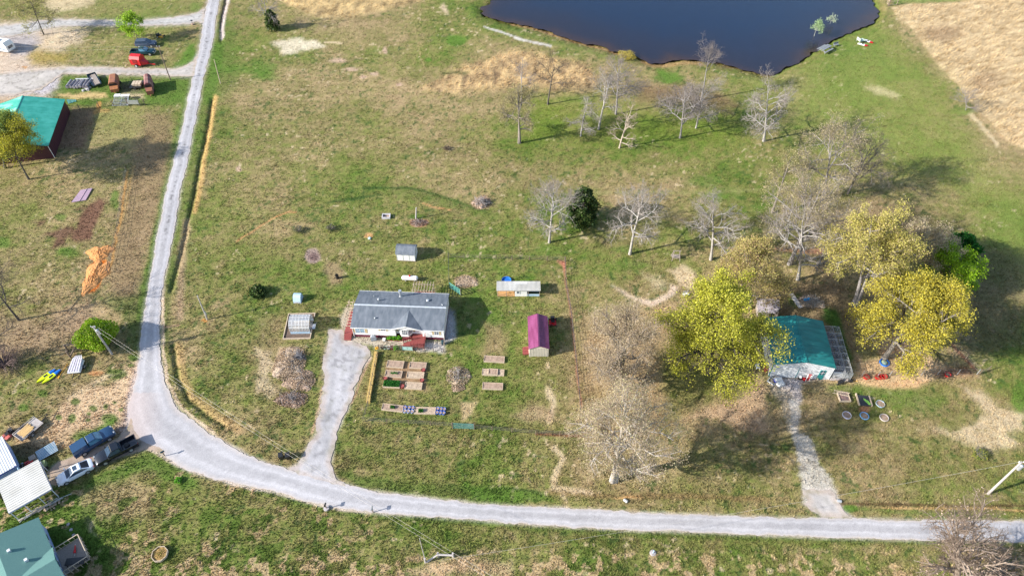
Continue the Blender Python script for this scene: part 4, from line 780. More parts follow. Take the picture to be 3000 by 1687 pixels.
BLU = mat('blue_plastic', (.02, .16, .55), (.015, .12, .42), sc=3, rough=.4)
YEL = mat('yellow_paint', (.72, .36, .01), (.6, .3, .01), sc=3, rough=.45)
CON = mat('concrete', (.42, .38, .38), (.30, .27, .27), sc=.8, rough=.95, bump=.2)
RST = mat('rust', (.22, .085, .06), (.30, .12, .05), sc=.9, rough=.9, bump=.4, bsc=12)
RSO = mat('orange_rust', (.36, .14, .045), (.22, .09, .05), sc=1.5, rough=.9, bump=.4, bsc=12)
RSP = mat('purple_rust', (.17, .06, .06), (.26, .14, .12), sc=.6, rough=.85, bump=.3, bsc=12, lo=.45, hi=.6)
SOIL = mat('soil', (.38, .27, .20), (.26, .18, .13), sc=3, rough=1, bump=1, bsc=9)
SOIP = mat('pale_soil', (.48, .37, .27), (.32, .24, .17), sc=3.5, rough=1, bump=1, bsc=10)
DKS = mat('dark_soil', (.10, .07, .055), (.16, .11, .08), sc=4, rough=1, bump=1, bsc=10)
STRW = mat('straw', (.55, .38, .13), (.42, .28, .09), sc=6, rough=1, bump=1, bsc=22)
PERI = mat('periwinkle_siding', (.32, .42, .66), (.26, .35, .58), sc=2, rough=.6)
BTRIM = mat('blue_trim', (.03, .07, .42), rough=.5)
LBL = mat('pale_blue_metal', (.40, .54, .66), (.34, .47, .58), sc=1, rough=.4)
POLEW = mat('pole_wood', (.48, .44, .42), (.34, .31, .29), sc=3, rough=.9, stretch=(6, 6, 1))
POLB = mat('brown_pole_wood', (.20, .15, .11), (.14, .10, .08), sc=3, rough=.9, stretch=(6, 6, 1))
TGR = mat('green_gate_paint', (.10, .28, .24), rough=.5)
GRNV = attr_mat('leaf_plants', rough=.7, vary=.2, sc=4, bump=0, trans=.2)
CLR = mat('greenhouse_panel', (.55, .58, .62), (.45, .48, .52), sc=1, rough=.15, spec=.6, alpha=.42)
NET = mat('chain_link', (.55, .56, .58), rough=.4, metal=.4, alpha=.30)
def framed_window(par, x0, z0, x1, z1, y=0., ny=1, nx=1, glass=GLS, M=None, shut=0., sm=None):
    # on a wall facing -y at y
    f = MB(); w = .07
    f.box(x0 - w, y - .05, z0 - w, x1 + w, y + .02, z0, M).box(x0 - w, y - .05, z1, x1 + w, y + .02, z1 + w, M).box(x0 - w, y - .05, z0, x0, y + .02, z1, M).box(x1, y - .05, z0, x1 + w, y + .02, z1, M)
    for i in range(1, nx): X = x0 + (x1 - x0) * i / nx; f.box(X - .025, y - .047, z0, X + .025, y + .0, z1, M)
    for i in range(1, ny): Z_ = z0 + (z1 - z0) * i / ny; f.box(x0, y - .044, Z_ - .02, x1, y + .0, Z_ + .02, M)
    g = MB().box(x0, y - .025, z0, x1, y + .015, z1, M).build('window', glass, par)
    fo = f.build('frame', WHT, g)
    if shut:
        for xa in (x0 - w - shut - .02, x1 + w + .02): MB().box(xa, y - .035, z0 - .04, xa + shut, y + .01, z1 + .04, M).build('shutter', sm or TAN, par)
def gable_roof(par, L, D, eave, ridge, ov, th=.12, m=None, m2=None, along='x', names='roof', ribs=0, ribh=.03, ridgecap=None):
    # footprint 0..L x 0..D; ridge along x (or y). returns roof objects
    a, b = (L, D) if along == 'x' else (D, L)
    def W(s, t, z): return (s, t, z) if along == 'x' else (t, s, z)
    k = (ridge - eave) / (b / 2); ze = eave - k * ov
    objs = []
    for sgn, mm in ((0, m), (1, m2 or m)):
        t0 = -ov if sgn == 0 else b + ov; q = MB().slab([W(-ov, t0, ze), W(a + ov, t0, ze), W(a + ov, b / 2, ridge), W(-ov, b / 2, ridge)], th)
        if ribs:
            n = int((a + 2 * ov) / ribs)
            for i in range(n + 1):
                s = -ov + .02 + i * (a + 2 * ov - .04) / n
                q.slab([W(s - .035, t0, ze + ribh), W(s + .035, t0, ze + ribh), W(s + .035, b / 2, ridge + ribh), W(s - .035, b / 2, ridge + ribh)], ribh + .01)
        objs.append(q)
    r = MB(); r.v = objs[0].v; r.f = objs[0].f
    if m2 is None:
        r.add(objs[1].v, objs[1].f); o = r.build(names, m, par); 
    else: o = r.build(names, m, par); objs[1].build(names, m2, par)
    if ridgecap: MB().bar(W(-ov - .01, b / 2, ridge + .02), W(a + ov + .01, b / 2, ridge + .02), .22, .07).build('ridge_cap', ridgecap, o)
    return o
def box_walls(par, L, D, eave, ridge, m, along='x', z0=0.):
    if along == 'x': q = MB().prism([(0, z0), (D, z0), (D, eave - .06), (D / 2, ridge - .13), (0, eave - .06)], 0, L)
    else:
        q = MB(); vs = []; pr = [(0, z0), (L, z0), (L, eave - .06), (L / 2, ridge - .13), (0, eave - .06)]
        for y in (0, D): vs += [(x, y, z) for x, z in pr]
        q.add(vs, [(0, 1, 2, 3, 4), (9, 8, 7, 6, 5)] + [(i, 5 + i, 5 + (i + 1) % 5, (i + 1) % 5) for i in range(5)])
    return q.build('wall', m, par)
# ---- main house ----
p0, p1 = G(1038, 986), G(1302.6, 996); HA = ang(p0, p1); HL = dist(p0, p1); HD = 7.1
h = empty('manufactured_house', *p0, HA, 'white house with grey shingle roof, bay window gable and burgundy skirting', 'house')
RX0, RX1 = 6.85, 11.15; rcs = .55
MB().prism([(0, .62), (HD, .62), (HD, 2.75), (HD / 2, 3.6), (0, 2.75)], 0, RX0).prism([(0, .62), (HD, .62), (HD, 2.75), (HD / 2, 3.6), (0, 2.75)], RX1, HL).prism([(rcs, .62), (HD, .62), (HD, 2.75), (HD / 2, 3.6), (rcs, 2.85)], RX0, RX1).build('wall', WHT, h)
MB().box(.01, .02, -.1, RX0 - .01, HD, .62).box(RX1 + .01, .02, -.1, HL - .01, HD, .62).box(RX0 - .01, rcs + .02, -.1, RX1 + .01, HD, .62).build('skirting', SKT, h)
ev, rg, ov = 2.86, 3.78, .36; kk_ = (rg - ev) / (HD / 2); ze = ev - kk_ * ov
rf = MB().slab([(-.12, -ov, ze), (HL + .12, -ov, ze), (HL + .12, HD / 2, rg), (-.12, HD / 2, rg)], .1).slab([(-.12, HD + ov, ze), (HL + .12, HD + ov, ze), (HL + .12, HD / 2, rg), (-.12, HD / 2, rg)], .1).build('roof', SHG, h)
MB().slab([(-.13, HD / 2 - .12, rg - .005), (HL + .13, HD / 2 - .12, rg - .005), (HL + .13, HD / 2 + .12, rg - .005), (-.13, HD / 2 + .12, rg - .005)][::1], .01).add([], []).bar((-.13, HD / 2, rg + .03), (HL + .13, HD / 2, rg + .03), .26, .06).build('ridge_cap', mat('pale_ridge', (.50, .54, .58), rough=.7), rf)
gx0, gx1, gc, gz_ = 6.3, 11.3, 8.8, 3.62; yb = -ov + (gz_ - ze) / kk_
def dorm(x0, x1):
    return MB().slab([(x0, -ov - .12, ze + .03), (gc, -ov - .12, gz_), (gc, yb, gz_ + .02), (x0, -ov + .02, ze + .04)] if x0 < gc else [(gc, -ov - .12, gz_), (x0, -ov - .12, ze + .03), (x0, -ov + .02, ze + .04), (gc, yb, gz_ + .02)], .09)
dorm(gx0, 0).build('dormer_roof', SHG, h); dorm(gx1, 0).build('dormer_roof', SHG, h)
q = MB(); q.add([(gx0 + .1, -ov - .02, ze), (gx1 - .1, -ov - .02, ze), (gc, -ov - .02, gz_ - .1), (gx0 + .1, rcs, ze), (gx1 - .1, rcs, ze), (gc, rcs, gz_ - .1)], [(0, 1, 2), (3, 5, 4), (0, 3, 4, 1)]).build('gable', WHT, h)
q = MB()
for a_, b_ in (((gx0, ze + .06), (gc, gz_ + .03)), ((gc, gz_ + .03), (gx1, ze + .06))): q.bar((a_[0], -ov - .14, a_[1] - .08), (b_[0], -ov - .14, b_[1] - .08), .05, .16)
q.bar((-.13, -ov - .03, ze - .06), (gx0, -ov - .03, ze - .06), .05, .13).bar((gx1, -ov - .03, ze - .06), (HL + .13, -ov - .03, ze - .06), .05, .13).bar((-.13, HD + ov + .03, ze - .06), (HL + .13, HD + ov + .03, ze - .06), .05, .13).build('fascia', WHT, h)
framed_window(h, .45, 1.15, 1.9, 2.45, 0, 4, 2, GLB, None, .38); framed_window(h, 4.6, 1.85, 5.3, 2.3, 0, 1, 2, GLS, None, .3); framed_window(h, 13.1, 1.35, 13.75, 2.4, 0, 3, 2, GLS, None, .28)
q = MB(); bay = [(7.3, rcs), (7.85, rcs - .75), (8.95, rcs - .75), (9.5, rcs)]
q.loft([[(x, y, .75) for x, y in bay], [(x, y, 2.5) for x, y in bay]]).build('bay_window', WHT, h)
MB().loft([[(x, y, .0) for x, y in bay], [(x, y, .75) for x, y in bay]]).build('bay_skirting', SKT, h)
for a_, b_ in zip(bay[:-1], bay[1:]):
    d_ = Vector((b_[0] - a_[0], b_[1] - a_[1], 0)); M = Matrix.Translation((a_[0], a_[1], 0)) @ d_.to_track_quat('X', 'Z').to_matrix().to_4x4(); framed_window(h, .14, 1.35, d_.length - .14, 2.4, -.03, 3, 3, GLS, M)
for xa in (6.93, 9.62): MB().box(xa, rcs - .04, 1.2, xa + .3, rcs + .01, 2.5).build('shutter', TAN, h)
dr = MB().box(10.1, rcs - .05, .75, 10.95, rcs + .01, 2.65).build('door', WHT, h); MB().box(10.35, rcs - .08, 1.5, 10.7, rcs - .05, 2.4).build('door_glass', GLB, dr); MB().box(10.84, rcs - .1, 1.55, 10.9, rcs - .05, 1.66).build('handle', GAL, dr)
for x, y, r, hh in ((2.6, 5.9, .07, .35), (3.6, 4.9, .16, .5), (3.6, 1.3, .12, .3), (11.5, 5.3, .22, .25), (14.0, 4.3, .08, .15), (14.3, 6.7, .05, .8)):
    zz = rg - abs(y - HD / 2) * kk_; MB().tube((x, y, zz - .1), (x, y, zz + hh * .7), r * .7, n=10).tube((x, y, zz + hh * .7), (x, y, zz + hh), r * 1.25, r * .7, 10).build('roof_vent', GAL, h)
zz = rg - abs(6.3 - HD / 2) * kk_; MB().tube((6.9, 6.3, zz - .1), (6.9, 6.3, zz + 1.25), .15, n=12).tube((6.9, 6.3, zz + .95), (6.9, 6.3, zz + 1.35), .27, n=12).tube((6.9, 6.3, zz - .05), (6.9, 6.3, zz + .12), .32, .2, 12).build('chimney_pipe', GAL, h)
MB().tube((.05, -.05, 0), (.05, -.05, 2.7), .05).tube((HL - .05, -.05, 0), (HL - .05, -.05, 2.7), .05).build('downspout', WHT, h)
def Hw(x, y): c, s = math.cos(HA), math.sin(HA); return (p0[0] + c * x - s * y, p0[1] + s * x + c * y)
# decks attached to the house but liftable: things of their own
def deck(name, label, x0, y0, x1, y1, z, m, parts):
    d = empty(name, *Hw(x0, y0), HA, label, 'deck'); w_, l_ = x1 - x0, y1 - y0; q = MB(); n = int(w_ / .15)
    for i in range(n): q.box(i * w_ / n, 0, z - .04, (i + 1) * w_ / n - .012, l_, z)
    q.box(0, 0, z - .2, w_, .05, z - .045).box(0, l_ - .05, z - .2, w_, l_, z - .045); q.build('deck_boards', m, d)
    q = MB()
    for x in (.05, w_ / 2, w_ - .05):
        for y in (.05, l_ - .05): q.box(x - .05, y - .05, 0, x + .05, y + .05, z - .05)
    q.build('support_posts', m, d); return d
d = deck('front_deck', 'brick red wooden deck with stairs and railing under the front gable', 9.5, -2.15, 11.65, .5, .72, RDK, None)
q = MB()
for i in range(4): q.box(-.35 * (i + 1), .1, .54 - .18 * i - .04, -.35 * i - .02, 1.3, .54 - .18 * i)
q.box(-1.5, .05, 0, 0, .1, .3).build('stairs', RDK, d)
q = MB()
for pts in (((0, 0), (2.1, 0)), ((2.1, 0), (2.1, 2.4))):
    (a, b), (c, e) = pts
    for zz in (1.05, 1.6): q.bar((a, b + .04, zz), (c, e, zz), .06)
    n = 4
    for i in range(n + 1): q.box(a + (c - a) * i / n - .04, b + (e - b) * i / n - .02, .5, a + (c - a) * i / n + .04, b + (e - b) * i / n + .06, 1.66)
for yy_ in (.05, 1.35):
    q.bar((0, yy_, 1.6), (-1.5, yy_, .95), .06); q.bar((0, yy_, 1.1), (-1.5, yy_, .5), .06)
    for i in range(3): q.box(-1.45 + .7 * i - .04, yy_ - .04, 0, -1.45 + .7 * i + .04, yy_ + .04, .95 + .3 * i)
q.build('railing', RDK, d)
d = deck('side_deck', 'brick red side deck under open pergola beams left of the house', -1.55, .1, -.2, 4.9, .7, RDK, None)
q = MB()
for i in range(9): q.bar((-.25, .2 + i * .62, 2.3), (1.33, .2 + i * .62, 2.3), .05, .12)
for x in (0, .7, 1.3): q.bar((x, 0, 2.4), (x, 5.6, 2.4), .05, .1)
for x, y in ((0, 0), (0, 2.6), (0, 5.4), (1.28, 5.4)): q.box(x - .04, y - .04, 0, x + .04, y + .04, 2.3)
q.build('pergola_beams', WDL, d); q = MB().box(.05, -.9, 0, 1.2, -.6, .2).box(.05, -.6, 0, 1.2, -.3, .4).box(.05, -.3, 0, 1.2, 0, .58).build('stairs', RDK, d)
pg = empty('pergola', *Hw(8.5, 8.1), HA, 'open wooden pergola frame behind the house roof', 'pergola'); q = MB()
for i in range(8): q.bar((i * .47, -.2, 2.45), (i * .47, 2.2, 2.45), .05, .12)
q.bar((-.2, 1.6, 2.35), (3.5, 1.6, 2.35), .06, .14).bar((-.2, .2, 2.35), (3.5, .2, 2.35), .06, .14).build('beams', WDL, pg)
q = MB()
for x in (0, 1.65, 3.3):
    for y in (.2, 1.6): q.box(x - .05, y - .05, 0, x + .05, y + .05, 2.3)
q.build('posts', WDL, pg); MB().box(-.1, -.5, .3, 3.4, 1.7, .4).build('floor', RDK, pg)
# ---- magenta roof shed ----
a_, b_ = G(*T(11, 178, 692)), G(*T(11, 350, 695)); W_ = 3.0
s_ = empty('garden_shed', a_[0] - .1, a_[1], R_(.5), 'cream sided shed with a magenta metal roof', 'shed')
box_walls(s_, W_, 6.3, 2.2, 2.85, CRM, 'y', .15); gable_roof(s_, W_, 6.3, 2.25, 2.9, .12, .05, MAG, None, 'y', ribs=.45, ribh=.02, ridgecap=mat('dark_magenta', (.12, .03, .09), rough=.5))
q = MB()
for i in range(12): q.box(.12 + i * .245, -.025, .2, .15 + i * .245, .01, 2.2)
q.build('siding_battens', mat('batten_grey', (.35, .32, .28), rough=.7), s_)
q = MB(); [q.box(x, y, -.02, x + .35, y + .35, .14) for x in (.05, 1.3, 2.6) for y in (.05, 3, 5.9)]; q.build('block_footings', CON, s_)
rp = MB(); rp.slab([(-1.0, .35, .05), (-.03, .35, .3), (-.03, 1.9, .3), (-1.0, 1.9, .05)], .08); rp.build('ramp', RDK, s_)
q = MB(); [q.box(-1.0, .35 + k * .3, .3 - .0, -.02, .4 + k * .3, .42) for k in range(5)]; q.build('ramp_rails', RDK, s_); MB().box(-.04, .5, .2, 0, 1.7, 2.0).build('door', CRM, s_)
# ---- white shed with grey barrel roof ----
a_, b_ = G(*T(6, 1420, 1170)), G(*T(6, 1603, 1180)); L_ = dist(a_, b_)
s_ = empty('storage_shed', *a_, ang(a_, b_), 'white storage shed with curved blue grey shingle roof', 'shed')
MB().box(0, 0, .1, L_, 2.3, 1.75).build('wall', WHT, s_)
pr = [(-.18, 1.62), (.1, 2.0), (.6, 2.35), (1.15, 2.55), (1.7, 2.35), (2.2, 2.0), (2.48, 1.62), (2.3, 1.6), (1.15, 2.35), (0, 1.6)]
MB().prism(pr, -.12, L_ + .12).build('roof', SHG, s_, smooth=False); MB().prism([(0, 1.7), (2.3, 1.7), (2.15, 1.95), (1.15, 2.45), (.15, 1.95)], 0, L_).build('gable', WHT, s_)
q = MB(); [q.box(x, -.03, .15, x + .05, .01, 1.7) for x in (0, 1.1, 2.2, L_ - .05)]; q.build('trim', TRM, s_)
MB().box(-.05, -.05, -.02, L_ + .05, 2.35, .1).build('skids', WDG, s_)
# ---- small pale blue shelter ----
a_ = GT(10, 378, 150); s_ = empty('storm_shelter', *a_, R_(-2), 'small rounded pale blue metal shelter in the lawn', 'shelter')
MB().prism([(0, 0), (1.5, 0), (1.5, .8), (1.25, 1.15), (.75, 1.25), (.3, .95), (0, .35)], 0, 1.25).build('shell', LBL, s_); MB().box(.2, -.02, .05, 1.05, .03, .34).build('door', TRM, s_); MB().box(-.06, -.08, -.02, 1.32, 1.58, .03).build('base', CON, s_)
# ---- greenhouse in framed bed ----
a_, b_ = GT(10, 270, 520), GT(10, 550, 512); s_ = empty('garden_bed_frame', *a_, ang(a_, b_), 'large wood framed soil bed around the clear greenhouse', 'garden bed')
L_ = 4.45; q = MB().box(0, 0, 0, L_, .12, .28).box(0, 5.2, 0, L_, 5.32, .28).box(0, .12, 0, .12, 5.2, .28).box(L_ - .12, .12, 0, L_, 1.8, .28).box(L_ - .12, 4.6, 0, L_, 5.2, .28).build('timber_edging', WDL, s_)
MB().box(.12, .12, 0, L_ - .12, 5.2, .1).build('soil', DKS, s_)
a_ = GT(10, 352, 458, .1); s_ = empty('greenhouse', *a_, ang(GT(10, 350, 455), GT(10, 553, 452)), 'clear panelled greenhouse with arched roof and white ribs', 'greenhouse')
L_ = 3.15; prf = [(0, .1), (0, 1.5), (.25, 2.0), (.85, 2.35), (1.55, 2.42), (2.2, 2.2), (2.6, 1.75), (2.7, 1.4), (2.7, .1)]
q = MB(); vs = [(x, y, z) for x in (0, L_) for y, z in prf]; n = len(prf); q.add(vs, [(i, i + 1, n + i + 1, n + i) for i in range(n - 1)] + [tuple(range(n)), tuple(range(2 * n - 1, n - 1, -1))]).build('panels', CLR, s_)
q = MB()
for i in range(7):
    x = i * L_ / 6
    for (y0, z0), (y1, z1) in zip(prf[:-1], prf[1:]): q.bar((x, y0, z0), (x, y1, z1), .05)
for y, z in prf[1:-1]: q.bar((0, y, z), (L_, y, z), .04)
q.build('ribs', WHM, s_); MB().box(-.02, -.03, .08, L_ + .02, 0, .55).box(-.02, 2.7, .08, L_ + .02, 2.73, .55).build('base_panel', LBL, s_)
MB().box(L_ + .05, .9, .1, L_ + .55, 1.9, .18).build('door_flap', WHM, s_)
q = MB(); [q.box(.3, .4 + k * 1.3, .1, 2.8, .9 + k * 1.3, .8) for k in (0, 1)]; q.build('benches', WDL, s_)
# ---- goat shed, white corrugated ----
def Z(ox, oy, x, y, s=.11664): return (ox + x * s, oy + y * s)
z7 = lambda x, y, z=0.: G(*Z(1420, 780, x, y), z)

a_, b_ = z7(320, 755), z7(1375, 757); s_ = empty('goat_shed', *a_, ang(a_, b_), 'long open goat shed with white corrugated roof', 'shed'); L_ = dist(a_, b_)
q = MB().slab([(-.1, -.25, 1.72), (L_ + .1, -.25, 1.72), (L_ + .1, 2.05, 1.55), (-.1, 2.05, 1.55)], .05); n = 34
for i in range(n + 1):
    x = -.08 + i * (L_ + .16) / n; q.slab([(x - .045, -.25, 1.76), (x + .045, -.25, 1.76), (x + .045, 2.05, 1.59), (x - .045, 2.05, 1.59)], .05)
q.build('roof', WHR, s_); MB().box(2.95, .02, 0, 5.0, 1.95, 1.6).build('room', WHT, s_)
q = MB(); [q.box(x - .04, y, 0, x + .04, y + .08, 1.55) for x in (0, 1.5, 5.2, L_) for y in (0, 1.9)]; q.build('posts', WDG, s_)
MB().box(0, 1.9, 0, L_, 1.94, 1.5).build('back_wall', WDG, s_); MB().box(0, 1.2, .02, 2.9, 1.88, .9).build('orange_ply_partition', mat('orange_ply', (.5, .27, .12), (.42, .22, .1), sc=2, rough=.8), s_)
framed_window(s_, 3.25, .7, 3.7, 1.3, .02, 2, 1); MB().box(5.05, .03, 0, L_, .08, .55).box(5.05, 1.0, 0, L_, 1.05, 1.3).build('tin_half_wall', LBL, s_)
tag(MB().slab([(0, 0, .04), (2.9, 0, .04), (2.9, 1.15, .04), (0, 1.15, .04)], .03).build('bedding', mat('orange_straw', (.5, .30, .13), (.42, .24, .1), sc=3, rough=1, bump=.6), s_))
pl = empty('kiddie_pool', *z7(545, 372), 0, 'bright blue kiddie pool behind the goat shed roof', 'kiddie pool'); MB().lathe([(.72, .02), (.78, .28), (.84, .3), (.84, .24), (.80, .0)], 20).build('rim', BLU, pl); MB().lathe([(.0, .03), (.74, .03), (.74, .05)], 20).build('base', BLU, pl)
# ---- teal barn on the right ----
a_, b_ = G(2251.3, 1100.9), G(2427.4, 1107.9); BA = ang(a_, b_) + R_(-1.5); L_ = dist(a_, b_); BD = 9.0
s_ = empty('metal_barn', *a_, BA, 'white metal barn with dark teal roof beside the kennel runs', 'barn')
box_walls(s_, L_, BD, 3.0, 4.0, WHM, 'y', 0); gable_roof(s_, L_, BD, 3.05, 4.1, .08, .06, MTL, None, 'y', ribs=.9, ribh=.022, ridgecap=MTL)
q = MB(); n = 44
for i in range(n):
    x = .1 + i * (L_ - .2) / (n - 1)
    if 1.0 < x < 4.0: continue
    zt = 3.0 + 1.0 * (1 - abs(x - L_ / 2) / (L_ / 2)) - .1; q.box(x - .025, -.035, .05, x + .025, .0, zt)
for i in range(40): y = .15 + i * (BD - .3) / 39; q.box(-.03, y - .02, .05, 0, y + .02, 2.85)
q.build('siding_ribs', WHM, s_)
q = MB().box(-.05, -.05, 0, .06, .02, 2.95).box(3.95, -.07, 0, 4.05, .0, 2.65).build('corner_trim', MTL, s_)
MB().box(1.15, -.07, .02, 3.95, .0, 2.6).build('garage_door', WHM, s_); q = MB(); [q.box(1.15, -.08, .5 + .5 * k, 3.95, -.07, .52 + .5 * k) for k in range(4)]; q.build('door_seams', TRM, s_)
dr = MB().box(7.15, -.07, .02, 8.05, .0, 2.3).build('door', MTL, s_); MB().box(7.3, -.085, 1.2, 7.9, -.07, 2.2).build('door_window', GLS, dr); MB().box(7.28, -.1, 1.68, 7.92, -.085, 1.72).box(7.58, -.1, 1.2, 7.62, -.085, 2.2).build('muntins', WHT, dr)
q = MB(); 
for y0, y1 in ((2.2, 3.5),):
    q.box(-.06, y0, 1.6, -.03, y0 + .05, 2.6).box(-.06, y1, 1.6, -.03, y1 + .05, 2.6).box(-.06, y0, 1.57, -.03, y1 + .05, 1.62).box(-.06, y0, 2.6, -.03, y1 + .05, 2.65)
q.build('side_window_frame', BPL, s_)
def Bw(x, y): c, s = math.cos(BA), math.sin(BA); return (a_[0] + c * x - s * y, a_[1] + s * x + c * y)
KX = L_ + .15
k_ = empty('kennel_runs', *Bw(KX, -.1), BA, 'row of seven chain link kennel runs on concrete against the teal barn', 'kennel'); kl = 9.3
MB().box(0, 0, -.02, 2.9, kl, .1).build('slab', CON, k_)
q = MB()
for i in range(8):
    y = .05 + i * (kl - .1) / 7; q.box(0, y - .05, .1, 1.75, y + .05, .5)
q.build('block_dividers', mat('stained_block', (.5, .46, .46), (.24, .21, .21), sc=1.2, rough=.95), k_)
q = MB(); nn = MB()
for i in range(8):
    y = .05 + i * (kl - .1) / 7
    for x in (.05, 1.8, 2.85): q.tube((x, y, .1), (x, y, 1.85), .03, n=6)
    q.tube((.05, y, 1.85), (2.85, y, 1.85), .025, n=6); nn.box(.05, y - .004, .5, 2.85, y + .004, 1.83)
for x in (1.8, 2.85): q.tube((x, .05, 1.85), (x, kl - .05, 1.85), .03, n=6); q.tube((x, .05, 1.0), (x, kl - .05, 1.0), .02, n=6); nn.box(x - .004, .05, .12, x + .004, kl - .05, 1.83)
q.build('pipe_frame', GAL, k_); nn.build('chain_link', NET, k_)
# grey weathered shed behind the barn
c_ = G(*T(12, 20, 285)); s_ = empty('old_shed', c_[0] - 2.2, c_[1], R_(-6), 'grey weathered little shed behind the teal roofed barn', 'shed')
GRS = mat('grey_weathered_roof', (.30, .26, .29), (.42, .38, .40), sc=1.4, rough=.9, bump=.3); MB().prism([(0, 0), (2.2, 0), (2.2, 1.7), (0, 1.4)], 0, 3.2).build('wall', WDG, s_)
MB().slab([(-.2, -.3, 1.5), (2.5, -.3, 1.5), (3.5, .8, 1.55), (3.5, 2.5, 1.85), (-.2, 2.5, 1.9)], .08).build('roof', GRS, s_); MB().box(1.8, -.04, .2, 2.6, .0, 1.3).build('door', BPL, s_)
# ---- green barn, upper left ----
br_, fr_ = G(206.7, 328.8), G(160.7, 462.7); A2 = ang(fr_, br_); D_ = dist(fr_, br_) ; W_ = 15.
ux, uy = math.cos(A2), math.sin(A2); o_ = (fr_[0] - uy * W_, fr_[1] + ux * W_)
s_ = empty('livestock_barn', *o_, A2 - R_(90), 'big barn with bright green metal roof and maroon walls', 'barn')
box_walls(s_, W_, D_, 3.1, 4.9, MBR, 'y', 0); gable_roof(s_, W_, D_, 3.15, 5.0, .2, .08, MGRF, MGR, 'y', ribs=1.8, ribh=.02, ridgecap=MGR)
q = MB(); [q.box(W_, .2 + i * .8, .05, W_ + .03, .24 + i * .8, 2.95) for i in range(int(D_ / .8))]; q.build('siding_ribs', MBR, s_); MB().box(W_ - .04, -.05, 0, W_ + .05, .03, 2.95).build('corner_trim', WHM, s_)
# ---- teal shingled house, lower left ----
a_, b_ = G(135.9, 1547), G(196, 1687); A3 = ang(b_, a_)      # wall runs up-left; house lies to its left side
o_ = (b_[0] - math.cos(A3) * 10, b_[1] - math.sin(A3) * 10); Lh = 10 + dist(a_, b_)
s_ = empty('shingled_house', *o_, A3 - R_(90), 'house with teal shingle roof and pale blue siding in the lower left corner', 'house'); Wd = 9.
# local: x across (0 at far side.. use -Wd..0), y along the wall
q = MB(); pr = [(-Wd, 0), (0, 0), (0, 2.55), (-Wd / 2, 3.85), (-Wd, 2.55)]; vs = [(x, y, z) for y in (0, Lh) for x, z in pr]; q.add(vs, [(0, 1, 2, 3, 4), (9, 8, 7, 6, 5)] + [(i, 5 + i, 5 + (i + 1) % 5, (i + 1) % 5) for i in range(5)]).build('wall', PERI, s_)
kz = 1.35 / (Wd / 2); oe = .3
rf = MB().slab([(oe, -.2, 2.65 - kz * oe), (oe, Lh + .25, 2.65 - kz * oe), (-Wd / 2, Lh + .25, 4.0), (-Wd / 2, -.2, 4.0)], .1).slab([(-Wd - oe, -.2, 2.65 - kz * oe), (-Wd / 2, -.2, 4.0), (-Wd / 2, Lh + .25, 4.0), (-Wd - oe, Lh + .25, 2.65 - kz * oe)], .1).build('roof', SHT, s_)
yc = Lh - 7.6; q = MB()
q.slab([(oe + .15, yc + 2.6, 2.62), (oe + .15, yc, 3.75), (-Wd / 2 + .2, yc, 3.96)], .06).slab([(oe + .15, yc, 3.75), (oe + .15, yc - 2.6, 2.62), (-Wd / 2 + .2, yc, 3.96)], .06).build('cross_gable_roof', SHT, s_)
q = MB().add([(.05, yc + 2.4, 2.55), (.05, yc - 2.4, 2.55), (.05, yc, 3.65), (-.3, yc + 2.4, 2.55), (-.3, yc - 2.4, 2.55), (-.3, yc, 3.65)], [(0, 1, 2), (3, 5, 4), (0, 3, 4, 1), (1, 4, 5, 2), (0, 2, 5, 3)]).build('gable', PERI, s_)
for x, y, hh in ((-3.5, Lh - 2.9, .3), (-5.2, Lh - 3.1, .3), (-2.3, Lh - 5.3, .45)): zz = 4.0 - abs(x + Wd / 2) * kz; MB().box(x - .17, y - .17, zz - .1, x + .17, y + .17, zz + hh).build('roof_vent', WHM, s_)
for y0 in (1.7, 3.6, 6.2, 8.2): 
    w_ = MB().box(.0, Lh - y0 - 1.1, 1.0, .03, Lh - y0, 2.2).build('window', GLS, s_); MB().box(.0, Lh - y0 - 1.18, .94, .045, Lh - y0 - 1.1, 2.26).box(.0, Lh - y0, .94, .045, Lh - y0 + .08, 2.26).build('frame', WHT, w_)
def Lw(x, y): c, s = math.cos(A3 - R_(90)), math.sin(A3 - R_(90)); return (o_[0] + c * x - s * y, o_[1] + s * x + c * y)
d = empty('house_deck', *Lw(.15, Lh - 8.3), A3 - R_(90), 'weathered deck with railing beside the teal shingled house', 'deck')
q = MB(); [q.box(i * .15, 0, .62, i * .15 + .138, 3.7, .66) for i in range(20)]; q.build('deck_boards', WDG, d)
q = MB()
for (x0, y0), (x1, y1) in (((0, 0), (3, 0)), ((3, 0), (3, 3.7)), ((3, 3.7), (0, 3.7))):
    q.bar((x0, y0, 1.6), (x1, y1, 1.6), .1, .05); q.bar((x0, y0, .8), (x1, y1, .8), .05, .05); n = int(max(abs(x1 - x0), abs(y1 - y0)) / .55)
    for i in range(n + 1): q.box(x0 + (x1 - x0) * i / n - .03, y0 + (y1 - y0) * i / n - .03, 0, x0 + (x1 - x0) * i / n + .03, y0 + (y1 - y0) * i / n + .03, 1.6)
q.build('railing', WDL, d)
u = empty('patio_umbrella', *Lw(1.9, Lh - 6.3), .4, 'folded red patio umbrella lying on the weathered deck', 'umbrella', z=.68); MB().tube((0, 0, .16), (.1, 1.0, .2), .17, .06, 8).build('canopy', RED, u); MB().tube((.0, -.4, .14), (.12, 1.15, .2), .03, n=6).build('pole', GAL, u)
u = empty('grill', *Lw(1.3, Lh - 7.9), .1, 'black covered table at the shaded end of the weathered deck', 'table', z=.66); MB().box(-.9, -.1, .6, 1.4, .8, .7).build('table_top', BPL, u); q = MB(); [q.box(x, y, 0, x + .08, y + .08, .6) for x in (-.85, 1.27) for y in (-.05, .7)]; q.build('legs', BPL, u)
